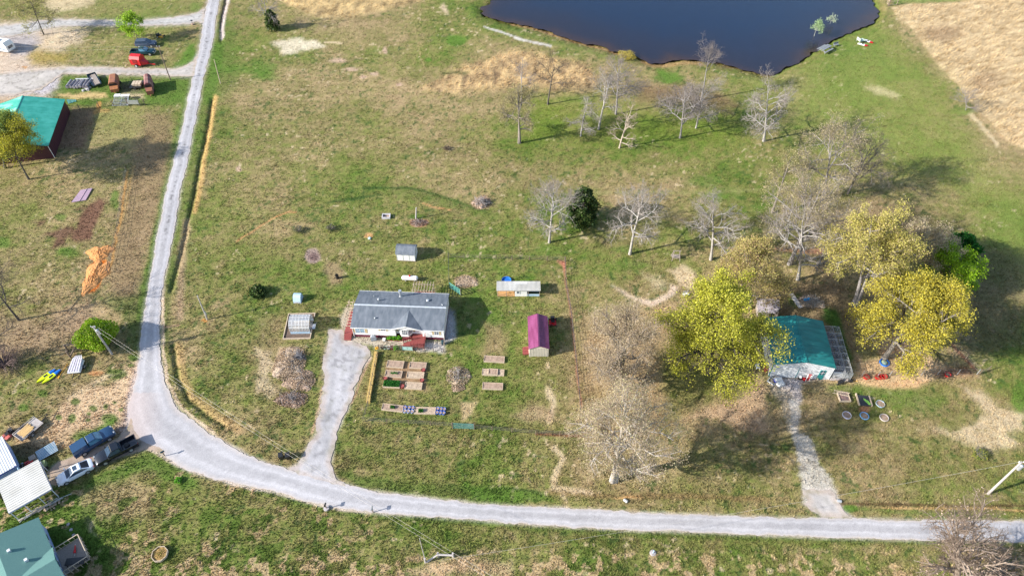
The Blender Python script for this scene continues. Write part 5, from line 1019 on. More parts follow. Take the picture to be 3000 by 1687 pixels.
# stepping stones
for k, (x, y) in enumerate(((1935, 556), (1990, 655), (1960, 750), (1850, 415), (1785, 280), (1715, 140), (2140, 780))):
    tag(MB().lathe([(.24, 0), (.22, .05), (0, .055)], 7).build('stepping_stone', CON), 'pale %s stepping stone in the shaded grass by the weathered deck' % ('first', 'second', 'third', 'fourth', 'fifth', 'sixth', 'seventh')[k], 'stepping stone', 'stepping stones by the deck').location = (*G(*Z(0, 1518, x, y)), 0)
# ---- carport and white shed, lower left ----
A_, B_, C_ = G(114.9, 1356, 2.7), G(150.5, 1430.9, 2.3), G(25.7, 1501.5, 2.3)
A4 = ang(C_, B_); s_ = empty('carport', *C_, A4, 'large ribbed white metal carport in the lower left', 'carport'); Lc = dist(C_, B_); Wc = 5.2; xo = -3.2
lo_, hi_ = 2.3, 2.75; q = MB().slab([(0, 0, lo_), (Lc, 0, lo_), (Lc - .3, Wc, hi_), (xo, Wc, hi_), (xo, Wc * .5, (lo_ + hi_) / 2)], .05); n = 15
q = MB().slab([(0, 0, lo_), (Lc, 0, lo_), (Lc, Wc, hi_), (0, Wc, hi_)], .05).slab([(-5, 0 + 0, lo_), (0, 0, lo_), (0, Wc, hi_), (-5, Wc, hi_)], .05) if False else MB().slab([(0, 0, lo_), (Lc, 0, lo_), (Lc, Wc, hi_), (0, Wc, hi_)], .05)
for i in range(n + 1): y = i * Wc / n; zz = lo_ + (hi_ - lo_) * i / n; q.slab([(0, y - .05, zz + .035), (Lc, y - .05, zz + .035), (Lc, y + .05, zz + .04), (0, y + .05, zz + .04)], .035)
q.build('roof', WHR, s_); MB().box(0, -.04, lo_ - .25, Lc, 0, lo_ + .02).box(Lc, 0, lo_ - .3, Lc + .04, Wc, lo_ + .0).box(-.04, 0, lo_ - .25, 0, Wc, lo_).build('fascia', mat('lavender_trim', (.5, .5, .62), rough=.5), s_)
q = MB(); [q.box(x - .05, y - .05, 0, x + .05, y + .05, lo_) for x in (.1, Lc / 3, 2 * Lc / 3, Lc - .1) for y in (.1, Wc - .1)]; q.build('posts', WHM, s_)
q = MB(); q.bar((.1, -.3, .15), (4.2, -.3, .15), .18, .3).bar((.1, .1, .9), (Lc, .1, .9), .05).build('base_rail', WDL, s_)
def Cw(x, y): c, s = math.cos(A4), math.sin(A4); return (C_[0] + c * x - s * y, C_[1] + s * x + c * y)
u = empty('scrap_heap', *Cw(Lc - 1.6, -.5), A4, 'pile of boards, poles and stones along the open side of the carport', 'scrap'); rnd = random.Random(5); q = MB()
for i in range(16): x = rnd.uniform(-3.6, 1.4); q.bar((x, rnd.uniform(-.3, .5), .1 + .03 * i), (x + rnd.uniform(.8, 2.), rnd.uniform(-.3, .5), .1 + .03 * i), .06, .05)
q.build('poles', GAL, u); q = MB()
for i in range(26): x, y, r = rnd.uniform(-.6, 1.8), rnd.gauss(-.35, .2), rnd.uniform(.07, .16); q.lathe([(r, 0), (r * .9, r), (0, r * 1.3)], 6, (x, y, 0))
q.build('stones', SOIP, u)
a_, c2_ = G(47.8, 1363.6, 2.4), G(5.2, 1277.3, 2.4); A5 = ang(a_, c2_); s_ = empty('white_shed', *a_, A5 - R_(90), 'white ribbed metal shed with blue trim at the left edge', 'shed')
Ls = dist(a_, c2_); q = MB().slab([(0, 0, 2.4), (0, Ls, 2.4), (-7, Ls, 2.75), (-7, 0, 2.75)], .06)
for i in range(int(Ls / .3)): pass
for i in range(24): x = -i * .3; q.slab([(x - .03, 0, 2.43 - x * .05), (x - .03, Ls, 2.43 - x * .05), (x + .03, Ls, 2.43 - x * .05), (x + .03, 0, 2.43 - x * .05)], .03)
q.build('roof', WHM, s_); MB().box(-7, .15, 0, -.1, Ls - .1, 2.34).build('wall', PERI, s_); MB().box(-7, .02, 2.2, .03, .1, 2.42).box(-.02, .0, 2.2, .04, Ls, 2.38).build('trim', BTRIM, s_)
MB().box(-5.6, .08, .1, -3.9, .14, 2.1).build('door', WHM, s_); MB().box(-.1, -.6, 0, .0, .1, 2.2).build('side_wall', LBL, s_)
# camper trailer
c_, e_ = G(*T(1, 95, 550)), G(*T(1, 145, 500)); s_ = empty('camper_trailer', *c_, R_(-14), 'white camper trailer with blue stripe at the left edge of the gravel yard', 'camper')
q = MB(); q.loft([[(x, y, .55) for x, y in ((-7, 0), (0, 0), (.25, 2.3), (-7, 2.3))], [(x, y, 2.0) for x, y in ((-7, 0), (.1, 0), (.35, 2.3), (-7, 2.3))], [(x, y, 2.85) for x, y in ((-7, .08), (-.35, .08), (-.1, 2.22), (-7, 2.22))]]).build('body', WHT, s_)
MB().box(-3.2, -.02, 1.1, -.6, .0, 1.35).build('stripe', BLU, s_); MB().loft([[(.2, .5, 1.2), (.3, 1.8, 1.2), (.2, 1.8, 2.0), (.08, .5, 2.0)], [(.24, .5, 1.2), (.34, 1.8, 1.2), (.24, 1.8, 2.0), (.12, .5, 2.0)]]).build('window', GLS, s_)
MB().box(-2.6, .7, 2.86, -1.8, 1.5, 3.05).build('roof_vent', TRM, s_)
for x in (-3.8, -4.8): MB().tube((x, -.02, .33), (x, .2, .33), .33, n=14).build('wheel', BLK, s_)
# ================= VEHICLES =================
CARB = {}
def wheel(par, x, y, r, s, wd=.24):
    w_ = MB().tube((x, y, r), (x, y + s * wd, r), r, n=18).build('wheel', BLK, par); MB().tube((x, y + s * (wd - .02), r), (x, y + s * (wd + .015), r), r * .62, n=10).build('rim', GAL, w_); return w_
def vehicle(name, label, fpx, rpx, side, kind, paint, group=None, gl=None, cat='car'):
    f, r = G(*fpx), G(*rpx); a = ang(r, f); wb0 = dist(r, f); wb = {'pickup': 3.5, 'suv': 2.95, 'sedan': 2.8}[kind]; hwid = {'pickup': .98, 'suv': .96, 'sedan': .91}[kind]
    mx_, my_ = (f[0] + r[0]) / 2, (f[1] + r[1]) / 2; mx_ -= math.sin(a) * hwid * side; my_ += math.cos(a) * hwid * side
    v = empty(name, mx_, my_, a, label, cat, group); gl = gl or GLS
    xr, xf = -wb / 2, wb / 2; R0 = {'pickup': .40, 'suv': .37, 'sedan': .34}[kind]
    def ring(x, w0, zb, zt, w1=None): w1 = w1 or w0 * .93; return [(x, -w0 * .92, zb), (x, w0 * .92, zb), (x, w0, (zb + zt) / 2), (x, w1, zt - .03), (x, w1 * .9, zt), (x, -w1 * .9, zt), (x, -w1, zt - .03), (x, -w0, (zb + zt) / 2)]
    W = hwid
    if kind == 'pickup':
        e, b0, fr = xr - 1.15, xr + 1.0, xf + .98; zb = .45
        MB().loft([ring(b0, W, zb, 1.1), ring(xf - .9, W, zb, 1.12), ring(xf - .2, W, zb, 1.12), ring(fr - .25, W * .97, zb, 1.04), ring(fr, W * .86, zb + .05, .88)]).build('body', paint, v, smooth=True)
        cab = [(b0 + .02, .84, 1.08), (xf - .55, .86, 1.10)]; top = [(b0 + .12, .70, 1.80), (xf - 1.35, .70, 1.83)]
        bd = MB().box(e, -W * .96, zb, b0 - .03, -W * .84, 1.12).box(e, W * .84, zb, b0 - .03, W * .96, 1.12).box(e, -W * .84, zb, e + .08, W * .84, 1.12).box(b0 - .12, -W * .84, zb, b0 - .03, W * .84, 1.12).box(e + .08, -W * .84, zb, b0 - .12, W * .84, .62)
        bd.build('bed', paint, v)
        if 'camper cap' in label: MB().loft([[(e + .02, -.9, 1.12), (b0 - .02, -.9, 1.12), (b0 - .02, .9, 1.12), (e + .02, .9, 1.12)], [(e + .12, -.76, 1.68), (b0 - .05, -.76, 1.78), (b0 - .05, .76, 1.78), (e + .12, .76, 1.68)]]).build('truck_cap', paint, v)
    elif kind == 'suv':
        e, b0, fr = xr - .95, xr - .95, xf + .9; zb = .4
        MB().loft([ring(e, W * .9, zb + .05, 1.05), ring(e + .2, W, zb, 1.1), ring(xf - .5, W, zb, 1.1), ring(fr - .25, W * .96, zb, 1.02), ring(fr, W * .85, zb + .05, .85)]).build('body', paint, v, smooth=True)
        cab = [(e + .05, .86, 1.08), (xf - .25, .86, 1.08)]; top = [(e + .35, .70, 1.76), (xf - 1.05, .70, 1.78)]
    else:
        e, fr = xr - .98, xf + .92; zb = .28
        MB().loft([ring(e, W * .82, zb + .15, .85), ring(e + .3, W * .97, zb, .96), ring(xr + .6, W, zb, .95), ring(xf - .4, W, zb, .92), ring(fr - .35, W * .95, zb, .78), ring(fr, W * .72, zb + .08, .62)]).build('body', paint, v, smooth=True)
        cab = [(xr - .55, .80, .92), (xf - .25, .82, .90)]; top = [(xr + .45, .60, 1.42), (xf - 1.35, .62, 1.43)]
    (x0, w0, z0), (x1, w1, z1) = cab; (X0, V0, Z0), (X1, V1, Z1) = top
    MB().loft([[(x0, -w0, z0), (x1, -w1, z1), (x1, w1, z1), (x0, w0, z0)], [(X0, -V0, Z0 - .06), (X1, -V1, Z1 - .06), (X1, V1, Z1 - .06), (X0, V0, Z0 - .06)], [(X0 + .08, -V0 * .9, Z0), (X1 - .08, -V1 * .9, Z1), (X1 - .08, V1 * .9, Z1), (X0 + .08, V0 * .9, Z0)]]).build('cabin', paint, v)
    def lerp3(p, q, t): return tuple(p[i] + (q[i] - p[i]) * t for i in range(3))
    def pane(nm, a_, b_, c_, d_, s0=.08, off=(0, 0, 0), m=None):     # a,b bottom, c,d top (d above a)
        P4 = [lerp3(lerp3(a_, b_, s0), lerp3(d_, c_, s0), .08), lerp3(lerp3(a_, b_, 1 - s0), lerp3(d_, c_, 1 - s0), .08), lerp3(lerp3(a_, b_, 1 - s0), lerp3(d_, c_, 1 - s0), .92), lerp3(lerp3(a_, b_, s0), lerp3(d_, c_, s0), .92)]
        Q = [tuple(p[i] + off[i] for i in range(3)) for p in P4]; MB().add(P4 + Q, [(4, 5, 6, 7), (3, 2, 1, 0), (0, 1, 5, 4), (1, 2, 6, 5), (2, 3, 7, 6), (3, 0, 4, 7)]).build(nm, m or gl, v)
    A0, A1, A2_, A3_ = (x1, -w1, z1), (x1, w1, z1), (X1, V1, Z1 - .05), (X1, -V1, Z1 - .05)
    pane('windshield', A0, A1, A2_, A3_, .06, (.015, 0, .015), GLB if gl is GLB else gl)
    B0, B1, B2_, B3_ = (x0, -w0, z0), (x0, w0, z0), (X0, V0, Z0 - .05), (X0, -V0, Z0 - .05)
    if 'camper cap' not in label: pane('rear_window', B0, B1, B2_, B3_, .1, (-.015, 0, .015), BPL if kind == 'sedan' else gl)
    for s in (-1, 1): pane('side_window', (x0 + .05, s * w0, z0 + .02), (x1 - .05, s * w1, z1 + .02), (X1, s * V1, Z1 - .06), (X0, s * V0, Z0 - .06), .04, (0, s * .012, .006))
    if kind == 'sedan': MB().box((X0 + X1) / 2 - .1, -.38, Z0 - .01, (X0 + X1) / 2 + .45, .38, Z0 + .012).build('sunroof', GLS, v)
    for x in (xr, xf):
        for s in (-1, 1): wheel(v, x, s * (W - .22), R0, s, .225)
    zl = {'pickup': .85, 'suv': .8, 'sedan': .62}[kind]
    for s in (-1, 1):
        MB().box(fr - .16, s * W * .62 - .14, zl - .02, fr - .0, s * W * .62 + .14, zl + .12).build('headlight', GAL, v)
        MB().box(e - .02, s * W * .84 - .09, zl, e + .05, s * W * .84 + .07, zl + .22).build('taillight', RED, v)
        MB().box(x1 - .25, s * (W + .14) - .1, z1 + .0, x1 - .12, s * (W + .14) + .1, z1 + .16).build('mirror', paint if kind == 'sedan' else BPL, v)
    MB().box(fr - .06, -W * .8, zb, fr + .07, W * .8, zb + .2).build('bumper', GAL if kind == 'pickup' else paint, v)
    return v, (e, fr, W)
NAVY = mat('navy_car_paint', (.018, .055, .12), (.022, .06, .13), rough=.22, spec=.7); CBLK = mat('black_car_paint', (.010, .013, .02), rough=.2, spec=.7)
CWHT = mat('white_car_paint', (.75, .78, .84), (.72, .76, .82), rough=.25, spec=.6); CTEAL = mat('dark_teal_car_paint', (.008, .045, .065), rough=.25, spec=.6); CGR = mat('grey_blue_car_paint', (.06, .085, .13), (.05, .07, .12), rough=.3, spec=.6)
vehicle('pickup_truck', 'navy pickup truck with matching camper cap parked on the gravel spur', (320.9, 1293.5), (256.3, 1332), 1, 'pickup', NAVY, None, GLB, 'truck')
v, q_ = vehicle('pickup_truck', 'black pickup truck carrying a spare wheel in its open bed', (317.8, 1359), (383.2, 1325.3), -1, 'pickup', CBLK, None, GLS, 'truck')
t_ = empty('spare_wheel', v.location.x - math.cos(v.rotation_euler.z) * 1.5, v.location.y - math.sin(v.rotation_euler.z) * 1.5, 0, 'spare wheel lying flat in the bed of the black pickup', 'wheel', None, .63); MB().lathe([(.22, 0), (.38, .02), (.38, .22), (.22, .24)], 18).build('tyre', BLK, t_); MB().lathe([(0, .17), (.22, .17), (.24, .2), (.0, .22)], 10).build('rim', GAL, t_)
vehicle('sedan', 'white sedan with dark sunroof parked behind the black pickup', (203.9, 1416.5), (256.3, 1388.8), -1, 'sedan', CWHT, None, GLS)
vehicle('suv', 'grey blue long roofed SUV, farthest of the two dark vehicles in the yard', (448, 140.9), (406, 142), 1, 'suv', CGR, 'vehicles in the upper yard')
vehicle('pickup_truck', 'dark teal pickup truck with open bed between the SUV and the red baler', (443.6, 165), (394.8, 165.6), 1, 'pickup', CTEAL, 'vehicles in the upper yard', GLB, 'truck')
zb_ = lambda ox, oy, x, y: (ox + x * .2063, oy + y * .2063)
# red round baler
c_ = G(*zb_(370, 80, 190, 555)); b = empty('hay_baler', c_[0], c_[1] + .6, R_(-8), 'red round hay baler parked below the teal pickup', 'baler')
MB().prism([(-1.1, .5), (-1.1, 1.9), (-.6, 2.5), (.5, 2.6), (1.2, 2.1), (1.3, 1.0), (.8, .45)], -1.6, .9).build('bale_chamber', RED, b); MB().loft([[(.9, -.9, .5), (.9, .9, .5), (.9, .9, 1.6), (.9, -.9, 1.6)], [(2.2, -.3, .5), (2.2, .3, .5), (2.2, .3, .9), (2.2, -.3, .9)]]).build('feeder', RED, b)
MB().bar((2.1, 0, .5), (3.9, 0, .45), .16).build('hitch', RED, b); MB().box(-.9, -1.16, 1.0, .2, -1.12, 2.0).build('side_shield', mat('dark_red', (.25, .01, .01), rough=.5), b)
for s in (-1, 1): wheel(b, -.2, s * 1.2, .42, s)
def mower(name, label, x, y, a, body, z=0.):
    m = empty(name, x, y, a, label, 'mower', None, z); MB().loft([[(-.7, -.55, .18), (.75, -.62, .12), (.75, .62, .12), (-.7, .55, .18)], [(-.6, -.45, .32), (.7, -.6, .26), (.7, .6, .26), (-.6, .45, .32)]]).build('mower_deck', body, m)
    MB().loft([[(-.8, -.35, .35), (-.1, -.35, .35), (-.1, .35, .35), (-.8, .35, .35)], [(-.75, -.3, .85), (-.2, -.3, .75), (-.2, .3, .75), (-.75, .3, .85)]]).build('engine', BPL, m)
    MB().box(-.1, -.26, .5, .4, .26, .62).box(-.18, -.26, .5, -.06, .26, 1.05).build('seat', BPL, m); q = MB().bar((.35, -.3, .5), (.55, -.3, 1.05), .04).bar((.35, .3, .5), (.55, .3, 1.05), .04).bar((.7, -.3, .4), (1.0, 0, .35), .08).bar((-.7, -.4, .4), (-.7, -.4, 1.3), .05).bar((-.7, .4, .4), (-.7, .4, 1.3), .05).bar((-.7, -.4, 1.3), (-.7, .4, 1.3), .05).build('levers', BPL, m)
    for s in (-1, 1): wheel(m, -.5, s * .5, .27, s, .2); wheel(m, .85, s * .42, .15, s, .1)
    return m
c_ = G(*zb_(370, 80, 485, 140)); mower('riding_mower', 'yellow riding mower standing in the grass above the SUV', *c_, R_(5), YEL)
c_ = G(*T(11, 408, 345)); mower('riding_mower', 'red zero turn mower parked against the magenta roofed shed', *c_, R_(-88), RED)
c_ = G(*Z(0, 1240, 245, 290)); mower('push_mower', 'small red and black mower on bare dirt left of the lumber trailer', *c_, R_(235), mat('faded_red', (.5, .12, .1), rough=.5))
# rusty wagons and small trailers
def wagon(name, label, bl, br, tl, tr, hh, m, mf, round_):
    p_, q2, t2 = G(*bl), G(*br), G(*tl, hh); W_ = dist(p_, q2); a = ang(p_, q2); L_ = max(4., dist(p_, t2)) + .9; a2 = ang(p_, t2)
    b = empty(name, *p_, a2 - R_(90), label, 'wagon'); z0 = .55
    if round_: pr = [(0, z0), (W_, z0), (W_, hh * .72), (W_ * .9, hh * .9), (W_ * .68, hh), (W_ * .32, hh), (W_ * .1, hh * .9), (0, hh * .72)]
    else: pr = [(.1, z0), (W_ - .1, z0), (W_, hh * .8), (W_ * .8, hh), (W_ * .2, hh), (0, hh * .8)]
    vs = [(x, y, z) for y in (1.2, L_) for x, z in pr]; n = len(pr); MB().add(vs, [tuple(range(n)), tuple(range(2 * n - 1, n - 1, -1))] + [(i, n + i, n + (i + 1) % n, (i + 1) % n) for i in range(n)]).build('body', m, b)
    MB().box(W_ * .12, 1.14, hh * .66, W_ * .88, 1.2, hh * .84).build('opening', BPL, b)
    MB().loft([[(.1, .05, .45), (W_ - .1, .05, .45), (W_ - .1, 1.18, .45), (.1, 1.18, .45)], [(.15, .1, hh * .5), (W_ - .15, .1, hh * .5), (W_ - .05, 1.18, hh * .62), (.05, 1.18, hh * .62)]]).build('front_hopper', mf, b)
    MB().bar((W_ * .5, .1, .5), (W_ * .5, -.6, .4), .1).build('hitch', mf, b)
    for x in (0.02, W_ - .02):
        for y in (1.7, L_ - .8): wheel(b, x + (.12 if x < 1 else -.12), y, .36, 1, .2).rotation_euler = (0, 0, 0)
    return b
wagon('forage_wagon', 'shorter rust orange wagon with a flat topped box body', T(1, 1120, 955), T(1, 1210, 940), T(1, 1083, 800), T(1, 1150, 780), 2.3, RST, RSO, False)
wagon('forage_wagon', 'long purple brown rusty wagon with rounded roof', T(1, 1485, 980), T(1, 1560, 965), T(1, 1432, 770), T(1, 1505, 755), 2.7, RSP, RST, True)
p_ = G(*T(1, 945, 895)); b = empty('utility_trailer', *p_, ang(p_, G(*T(1, 885, 790))) - R_(90), 'dark trailer with a pale board lying along its bed', 'trailer')
MB().box(0, 0, .5, 2.0, 5.2, .62).box(0, 0, .62, .08, 5.2, 1.0).box(1.92, 0, .62, 2.0, 5.2, .9).box(.08, 5.12, .62, 1.92, 5.2, 1.1).build('bed', CTEAL, b); MB().box(.85, .1, .62, 1.75, 5.0, .8).box(.3, .1, .62, .8, 5.0, .7).build('load_boards', WDG, b)
for x in (-.25, 2.03): wheel(b, x, 2.4, .34, 1, .2)
MB().bar((1, 5.2, .5), (1, 6.2, .45), .1).build('hitch', GAL, b)
p_ = G(*T(1, 1305, 905)); b = empty('flat_trailer', *p_, R_(4), 'small black flatbed trailer loaded with pale crates between the rusty wagons', 'trailer'); MB().box(0, 0, .4, 2.7, 3.0, .5).bar((0, 0, 1.0), (0, 3, 1.0), .06).bar((0, .02, .5), (0, .02, 1.0), .06).bar((0, 2.98, .5), (0, 2.98, 1.0), .06).build('bed', BPL, b)
for k in range(3): MB().box(.5 + k * .68, .6, .5, 1.1 + k * .68, 2.2, .95).build('crate', WDL, b)
for y in (-.2, 3.0): MB().tube((1.3, y, .3), (1.3, y + .2, .3), .3, n=12).build('wheel', BLK, b)
# tarp wrapped pile, panels
p_ = G(*T(1, 650, 905)); b = empty('junk_pile', p_[0] + .3, p_[1], 0, 'heap of rolled tarps and scrap metal left of the dark trailer', 'scrap pile'); rnd = random.Random(3); q = MB()
for i in range(7): x = .3 + i * .75; q.tube((x, .3, .4 + rnd.random() * .3), (x + rnd.uniform(-.3, .3), 3.0, .5 + rnd.random() * .3), .38, .3, 8)
q.build('tarp_rolls', mat('dark_tarp', (.10, .09, .11), (.25, .24, .27), sc=1.5, rough=.7, bump=.6), b); q = MB()
for i in range(14): x, y, r = rnd.uniform(3.6, 5.6), rnd.uniform(-.6, 2.4), rnd.uniform(.15, .4); q.lathe([(r, 0), (r * .9, r * .8), (0, r)], 6, (x, y, 0))
q.build('debris', mat('pale_debris', (.5, .48, .48), (.3, .28, .28), sc=3, rough=.8), b); MB().bar((1.0, 3.6, .6), (5.2, 3.6, .7), .2, .1).bar((1.0, 3.2, .5), (5.0, 3.3, .5), .12, .1).build('poles', WHM, b)
p_ = G(*T(1, 1130, 1075)); b = empty('panel_stack', *p_, R_(3), 'stack of pale corral panels leaning by the fence line', 'corral panels'); q = MB()
for k in range(7): q.bar((0, .1 + k * .42, .2 + .1 * k), (3.6 - .1 * k, .15 + k * .42, .2 + .1 * k), .09)
q.bar((.05, 0, .2), (.05, 2.8, .9), .08).bar((3.4, 0, .2), (3.0, 2.8, .9), .16).bar((1.8, 0, .2), (1.7, 2.8, .9), .08).build('rails', GAL, b); MB().box(-.2, 2.6, .9, 1.1, 3.6, .95).box(1.3, 2.5, .9, 3.2, 3.3, 1.0).build('boards', WHT, b)
p_ = G(*T(1, 1300, 1070)); b = empty('gate_panel', *p_, R_(0), 'flat grey gate panel beside the corral panels', 'gate'); MB().box(0, 0, .5, 2.4, .06, 1.5).build('panel', GAL, b); q = MB(); [q.box(x, .07, 0, x + .12, .2, 1.7) for x in (-.1, 2.3)]; q.build('posts', POLB, b)
b = empty('green_tarp', *G(*T(1, 690, 1050)), .6, 'crumpled green tarp at the corner of the green barn', 'tarp'); q = MB(); [q.slab([(i * .35, 0, .08 + .06 * (i % 2)), (i * .35 + .3, .1, .08), (i * .35 + .35, 1.9 - i * .25, .1), (i * .35, 2. - i * .25, .16)], .03) for i in range(5)]; q.build('folds', TGR, b)
# lumber trailer
a_, c_ = G(*Z(0, 1240, 600, 500)), G(*Z(0, 1240, 1140, 40)); b = empty('lumber_trailer', *a_, ang(a_, c_), 'flat trailer loaded with yellow lumber beside the bare dirt', 'trailer'); L_ = dist(a_, c_)
MB().box(0, 0, .5, L_, 2.0, .6).bar((0, 0, .8), (L_, 0, .8), .06).bar((0, 2, .8), (L_, 2, .8), .06).bar((.02, 0, .7), (.02, 2, .7), .06, .3).build('bed', mat('trailer_wood', (.42, .38, .36), (.32, .28, .26), sc=4, rough=.8), b); q = MB(); rnd = random.Random(8)
for k in range(8): y = .3 + k * .18; q.bar((.4 + rnd.random() * .2, y, .68), (L_ - 1.1 - rnd.random() * .3, y + .05, .68 + rnd.random() * .06), .15, .12)
q.build('lumber', LUM, b); MB().bar((L_, .4, .5), (L_ + 1.3, 1, .45), .08).bar((L_, 1.6, .5), (L_ + 1.3, 1, .45), .08).build('hitch', BPL, b)
for y, s in ((-.02, -1), (2.02, 1)): wheel(b, L_ * .42, y, .33, s, .2); MB().box(L_ * .42 - .5, y if s > 0 else y - .24, .66, L_ * .42 + .5, y + .24 if s > 0 else y, .72).build('fender', BPL, b)
# boat / pontoon pieces on trailer and kayaks
zk = lambda x, y: G(*zb_(80, 990, x, y)); c_ = zk(695, 470); b = empty('boat_trailer', c_[0], c_[1] + .3, R_(97), 'small white aluminium boat upside down on its trailer', 'boat'); q = MB()
for k in range(5): y = -.75 + k * .38; q.loft([[(-.9, y - .14, .6), (-.9, y + .14, .6), (-.9, y + .1, .75), (-.9, y - .1, .75)], [(1.5, y * .8 - .14, .7), (1.5, y * .8 + .14, .7), (1.5, y * .8 + .1, .9), (1.5, y * .8 - .1, .9)], [(2.2, y * .5 - .05, .65), (2.2, y * .5 + .05, .65), (2.2, y * .5 + .04, .8), (2.2, y * .5 - .04, .8)]])
q.build('hull_ribs', mat('lilac_white', (.68, .66, .72), (.5, .46, .52), sc=3, rough=.5), b); MB().loft([[(-1., -1.0, .45), (-1., 1.0, .45), (-1., .9, .62), (-1., -.9, .62)], [(1.2, -1.0, .5), (1.2, 1.0, .5), (1.2, .9, .7), (1.2, -.9, .7)], [(2.1, -.4, .5), (2.1, .4, .5), (2.1, .3, .66), (2.1, -.3, .66)]]).build('hull', WHM, b)
for s in (-1, 1): wheel(b, .2, s * 1.0, .3, s, .2)
MB().bar((-1, 0, .4), (-2.0, 0, .35), .08).build('hitch', BPL, b)
def kayak(name, label, p, q, w_, m1, m2, group, z=0., cat='kayak'):
    a_, c_ = G(*p), G(*q); L_ = dist(a_, c_); b = empty(name, *a_, ang(a_, c_), label, cat, group, z)
    def rg(x, w, z0=.0, z1=.28): return [(x, -w * .5, z0), (x, w * .5, z0), (x, w, z1 * .7), (x, w * .7, z1), (x, -w * .7, z1), (x, -w, z1 * .7)]
    s_ = [(0, .04), (.12, .55), (.3, .9), (.5, 1.), (.68, .95)]; MB().loft([rg(x * L_, w_ * k / 2) for x, k in s_], True).build('hull', m1, b, smooth=True)
    MB().loft([rg(x * L_, w_ * k / 2) for x, k in ((.68, .955), (.85, .7), (.95, .35), (1, .04))], True).build('bow', m2, b, smooth=True); MB().loft([[(L_ * .38, -w_ * .24, .275), (L_ * .6, -w_ * .24, .275), (L_ * .6, w_ * .24, .275), (L_ * .38, w_ * .24, .275)], [(L_ * .4, -w_ * .2, .295), (L_ * .58, -w_ * .2, .295), (L_ * .58, w_ * .2, .295), (L_ * .4, w_ * .2, .295)]]).build('cockpit', BPL, b); return b
NEON = mat('neon_yellow', (.62, .72, .005), (.55, .65, .01), rough=.4); KB = mat('kayak_blue', (.01, .16, .60), rough=.4); WHK = mat('kayak_white', (.8, .78, .76), rough=.4)
kayak('kayak', 'neon yellow and blue kayak on the dirt, upper left of the pair', zb_(80, 990, 140, 640), zb_(80, 990, 405, 452), .85, NEON, KB, 'kayaks by the fence'); kayak('kayak', 'neon yellow and blue kayak on the dirt, nearer the paddle', zb_(80, 990, 218, 655), zb_(80, 990, 480, 455), .85, NEON, KB, 'kayaks by the fence')
b = empty('paddle', *zk(455, 545), ang(zk(455, 545), zk(530, 435)), 'yellow paddle lying beside the two kayaks', 'paddle'); MB().tube((0, 0, .05), (2.4, 0, .05), .035, n=6).build('shaft', YEL, b); MB().box(-.35, -.12, .03, .05, .12, .07).build('blade', YEL, b)
kayak('pontoon_float', 'red and white pontoon float of the paddle craft, nearer the picnic table', T(4, 900, 445), T(4, 1003, 470), 1.0, WHK, RED, 'paddle craft floats on the bank', 0, 'float'); kayak('pontoon_float', 'red and white pontoon float of the paddle craft, nearer the tan field', T(4, 955, 405), T(4, 1055, 440), 1.0, WHK, RED, 'paddle craft floats on the bank', 0, 'float')
b = empty('folding_chair', *GT(4, 935, 425), .3, 'pale green frame seat between the two red and white floats', 'chair'); q = MB().box(-1.0, -.6, .5, .8, .7, .56).box(-1.0, -.6, .5, -.9, .7, 1.2).build('seat', mat('pale_green', (.5, .58, .46), rough=.7), b); q = MB(); [q.box(x, y, 0, x + .07, y + .07, .5) for x in (-.95, .7) for y in (-.55, .6)]; q.build('legs', GAL, b)
def picnic(name, label, px_, a, sc=1.):
    b = empty(name, *px_, a, label, 'picnic table'); b.scale = (sc,) * 3
    MB().box(-1.2, -.45, .72, 1.2, -.02, .78).box(-1.2, .02, .72, 1.2, .45, .78).build('table_top', GRT, b)
    for s in (-1, 1): MB().box(-1.2, s * .8 - .16, .42, 1.2, s * .8 + .16, .47).build('bench', GRT, b)
    q = MB()
    for x in (-.9, .9): q.bar((x, -.75, 0), (x, -.2, .72), .07).bar((x, .75, 0), (x, .2, .72), .07).bar((x, -.85, .4), (x, .85, .4), .07)
    q.build('legs', GRT, b)
GRT = mat('grey_painted_wood', (.22, .24, .25), (.16, .17, .18), sc=4, rough=.7); picnic('picnic_table', 'grey picnic table on the pond bank', GT(4, 568, 515), R_(38), 1.35); b = empty('garden_bench', *GT(4, 682, 468), R_(20), 'small dark bench by the pond right of the picnic table', 'bench')
MB().box(-.7, -.2, .42, .7, .3, .48).build('seat', GRT, b); MB().box(-.7, .3, .42, .7, .36, .95).build('backrest', GRT, b); q = MB(); [q.box(x, y, 0, x + .08, y + .08, .42) for x in (-.65, .57) for y in (-.18, .2)]; q.build('legs', GRT, b)
# ================= YARD THINGS =================
c_ = G(*T(6, 1552, 1372)); b = empty('propane_tank', *c_, HA, 'white propane tank with a red cap behind the house', 'tank'); MB().tube((-1.15, 0, .65), (1.15, 0, .65), .42, n=18).tube((1.15, 0, .65), (1.4, 0, .65), .42, .2, 18).tube((-1.15, 0, .65), (-1.4, 0, .65), .42, .2, 18).build('tank', WHT, b, smooth=True); MB().lathe([(.16, 0), (.16, .22), (0, .28)], 10, (0, 0, 1.05)).build('valve_cap', RED, b); q = MB().box(-.9, -.25, 0, -.7, .25, .3).box(.7, -.25, 0, .9, .25, .3).build('feet', CON, b)
c_ = G(*T(6, 820, 1350)); b = empty('burn_barrel', *c_, 0, 'small black burn barrel casting a shadow on bare dirt', 'barrel'); MB().lathe([(.27, 0), (.29, .3), (.27, .6), (.29, .86), (.25, .86), (.24, .3), (0, .3)], 14).build('drum', BPL, b); MB().tube((.0, 0, .8), (-.1, .1, 1.3), .05, n=6).build('poker', BLK, b)
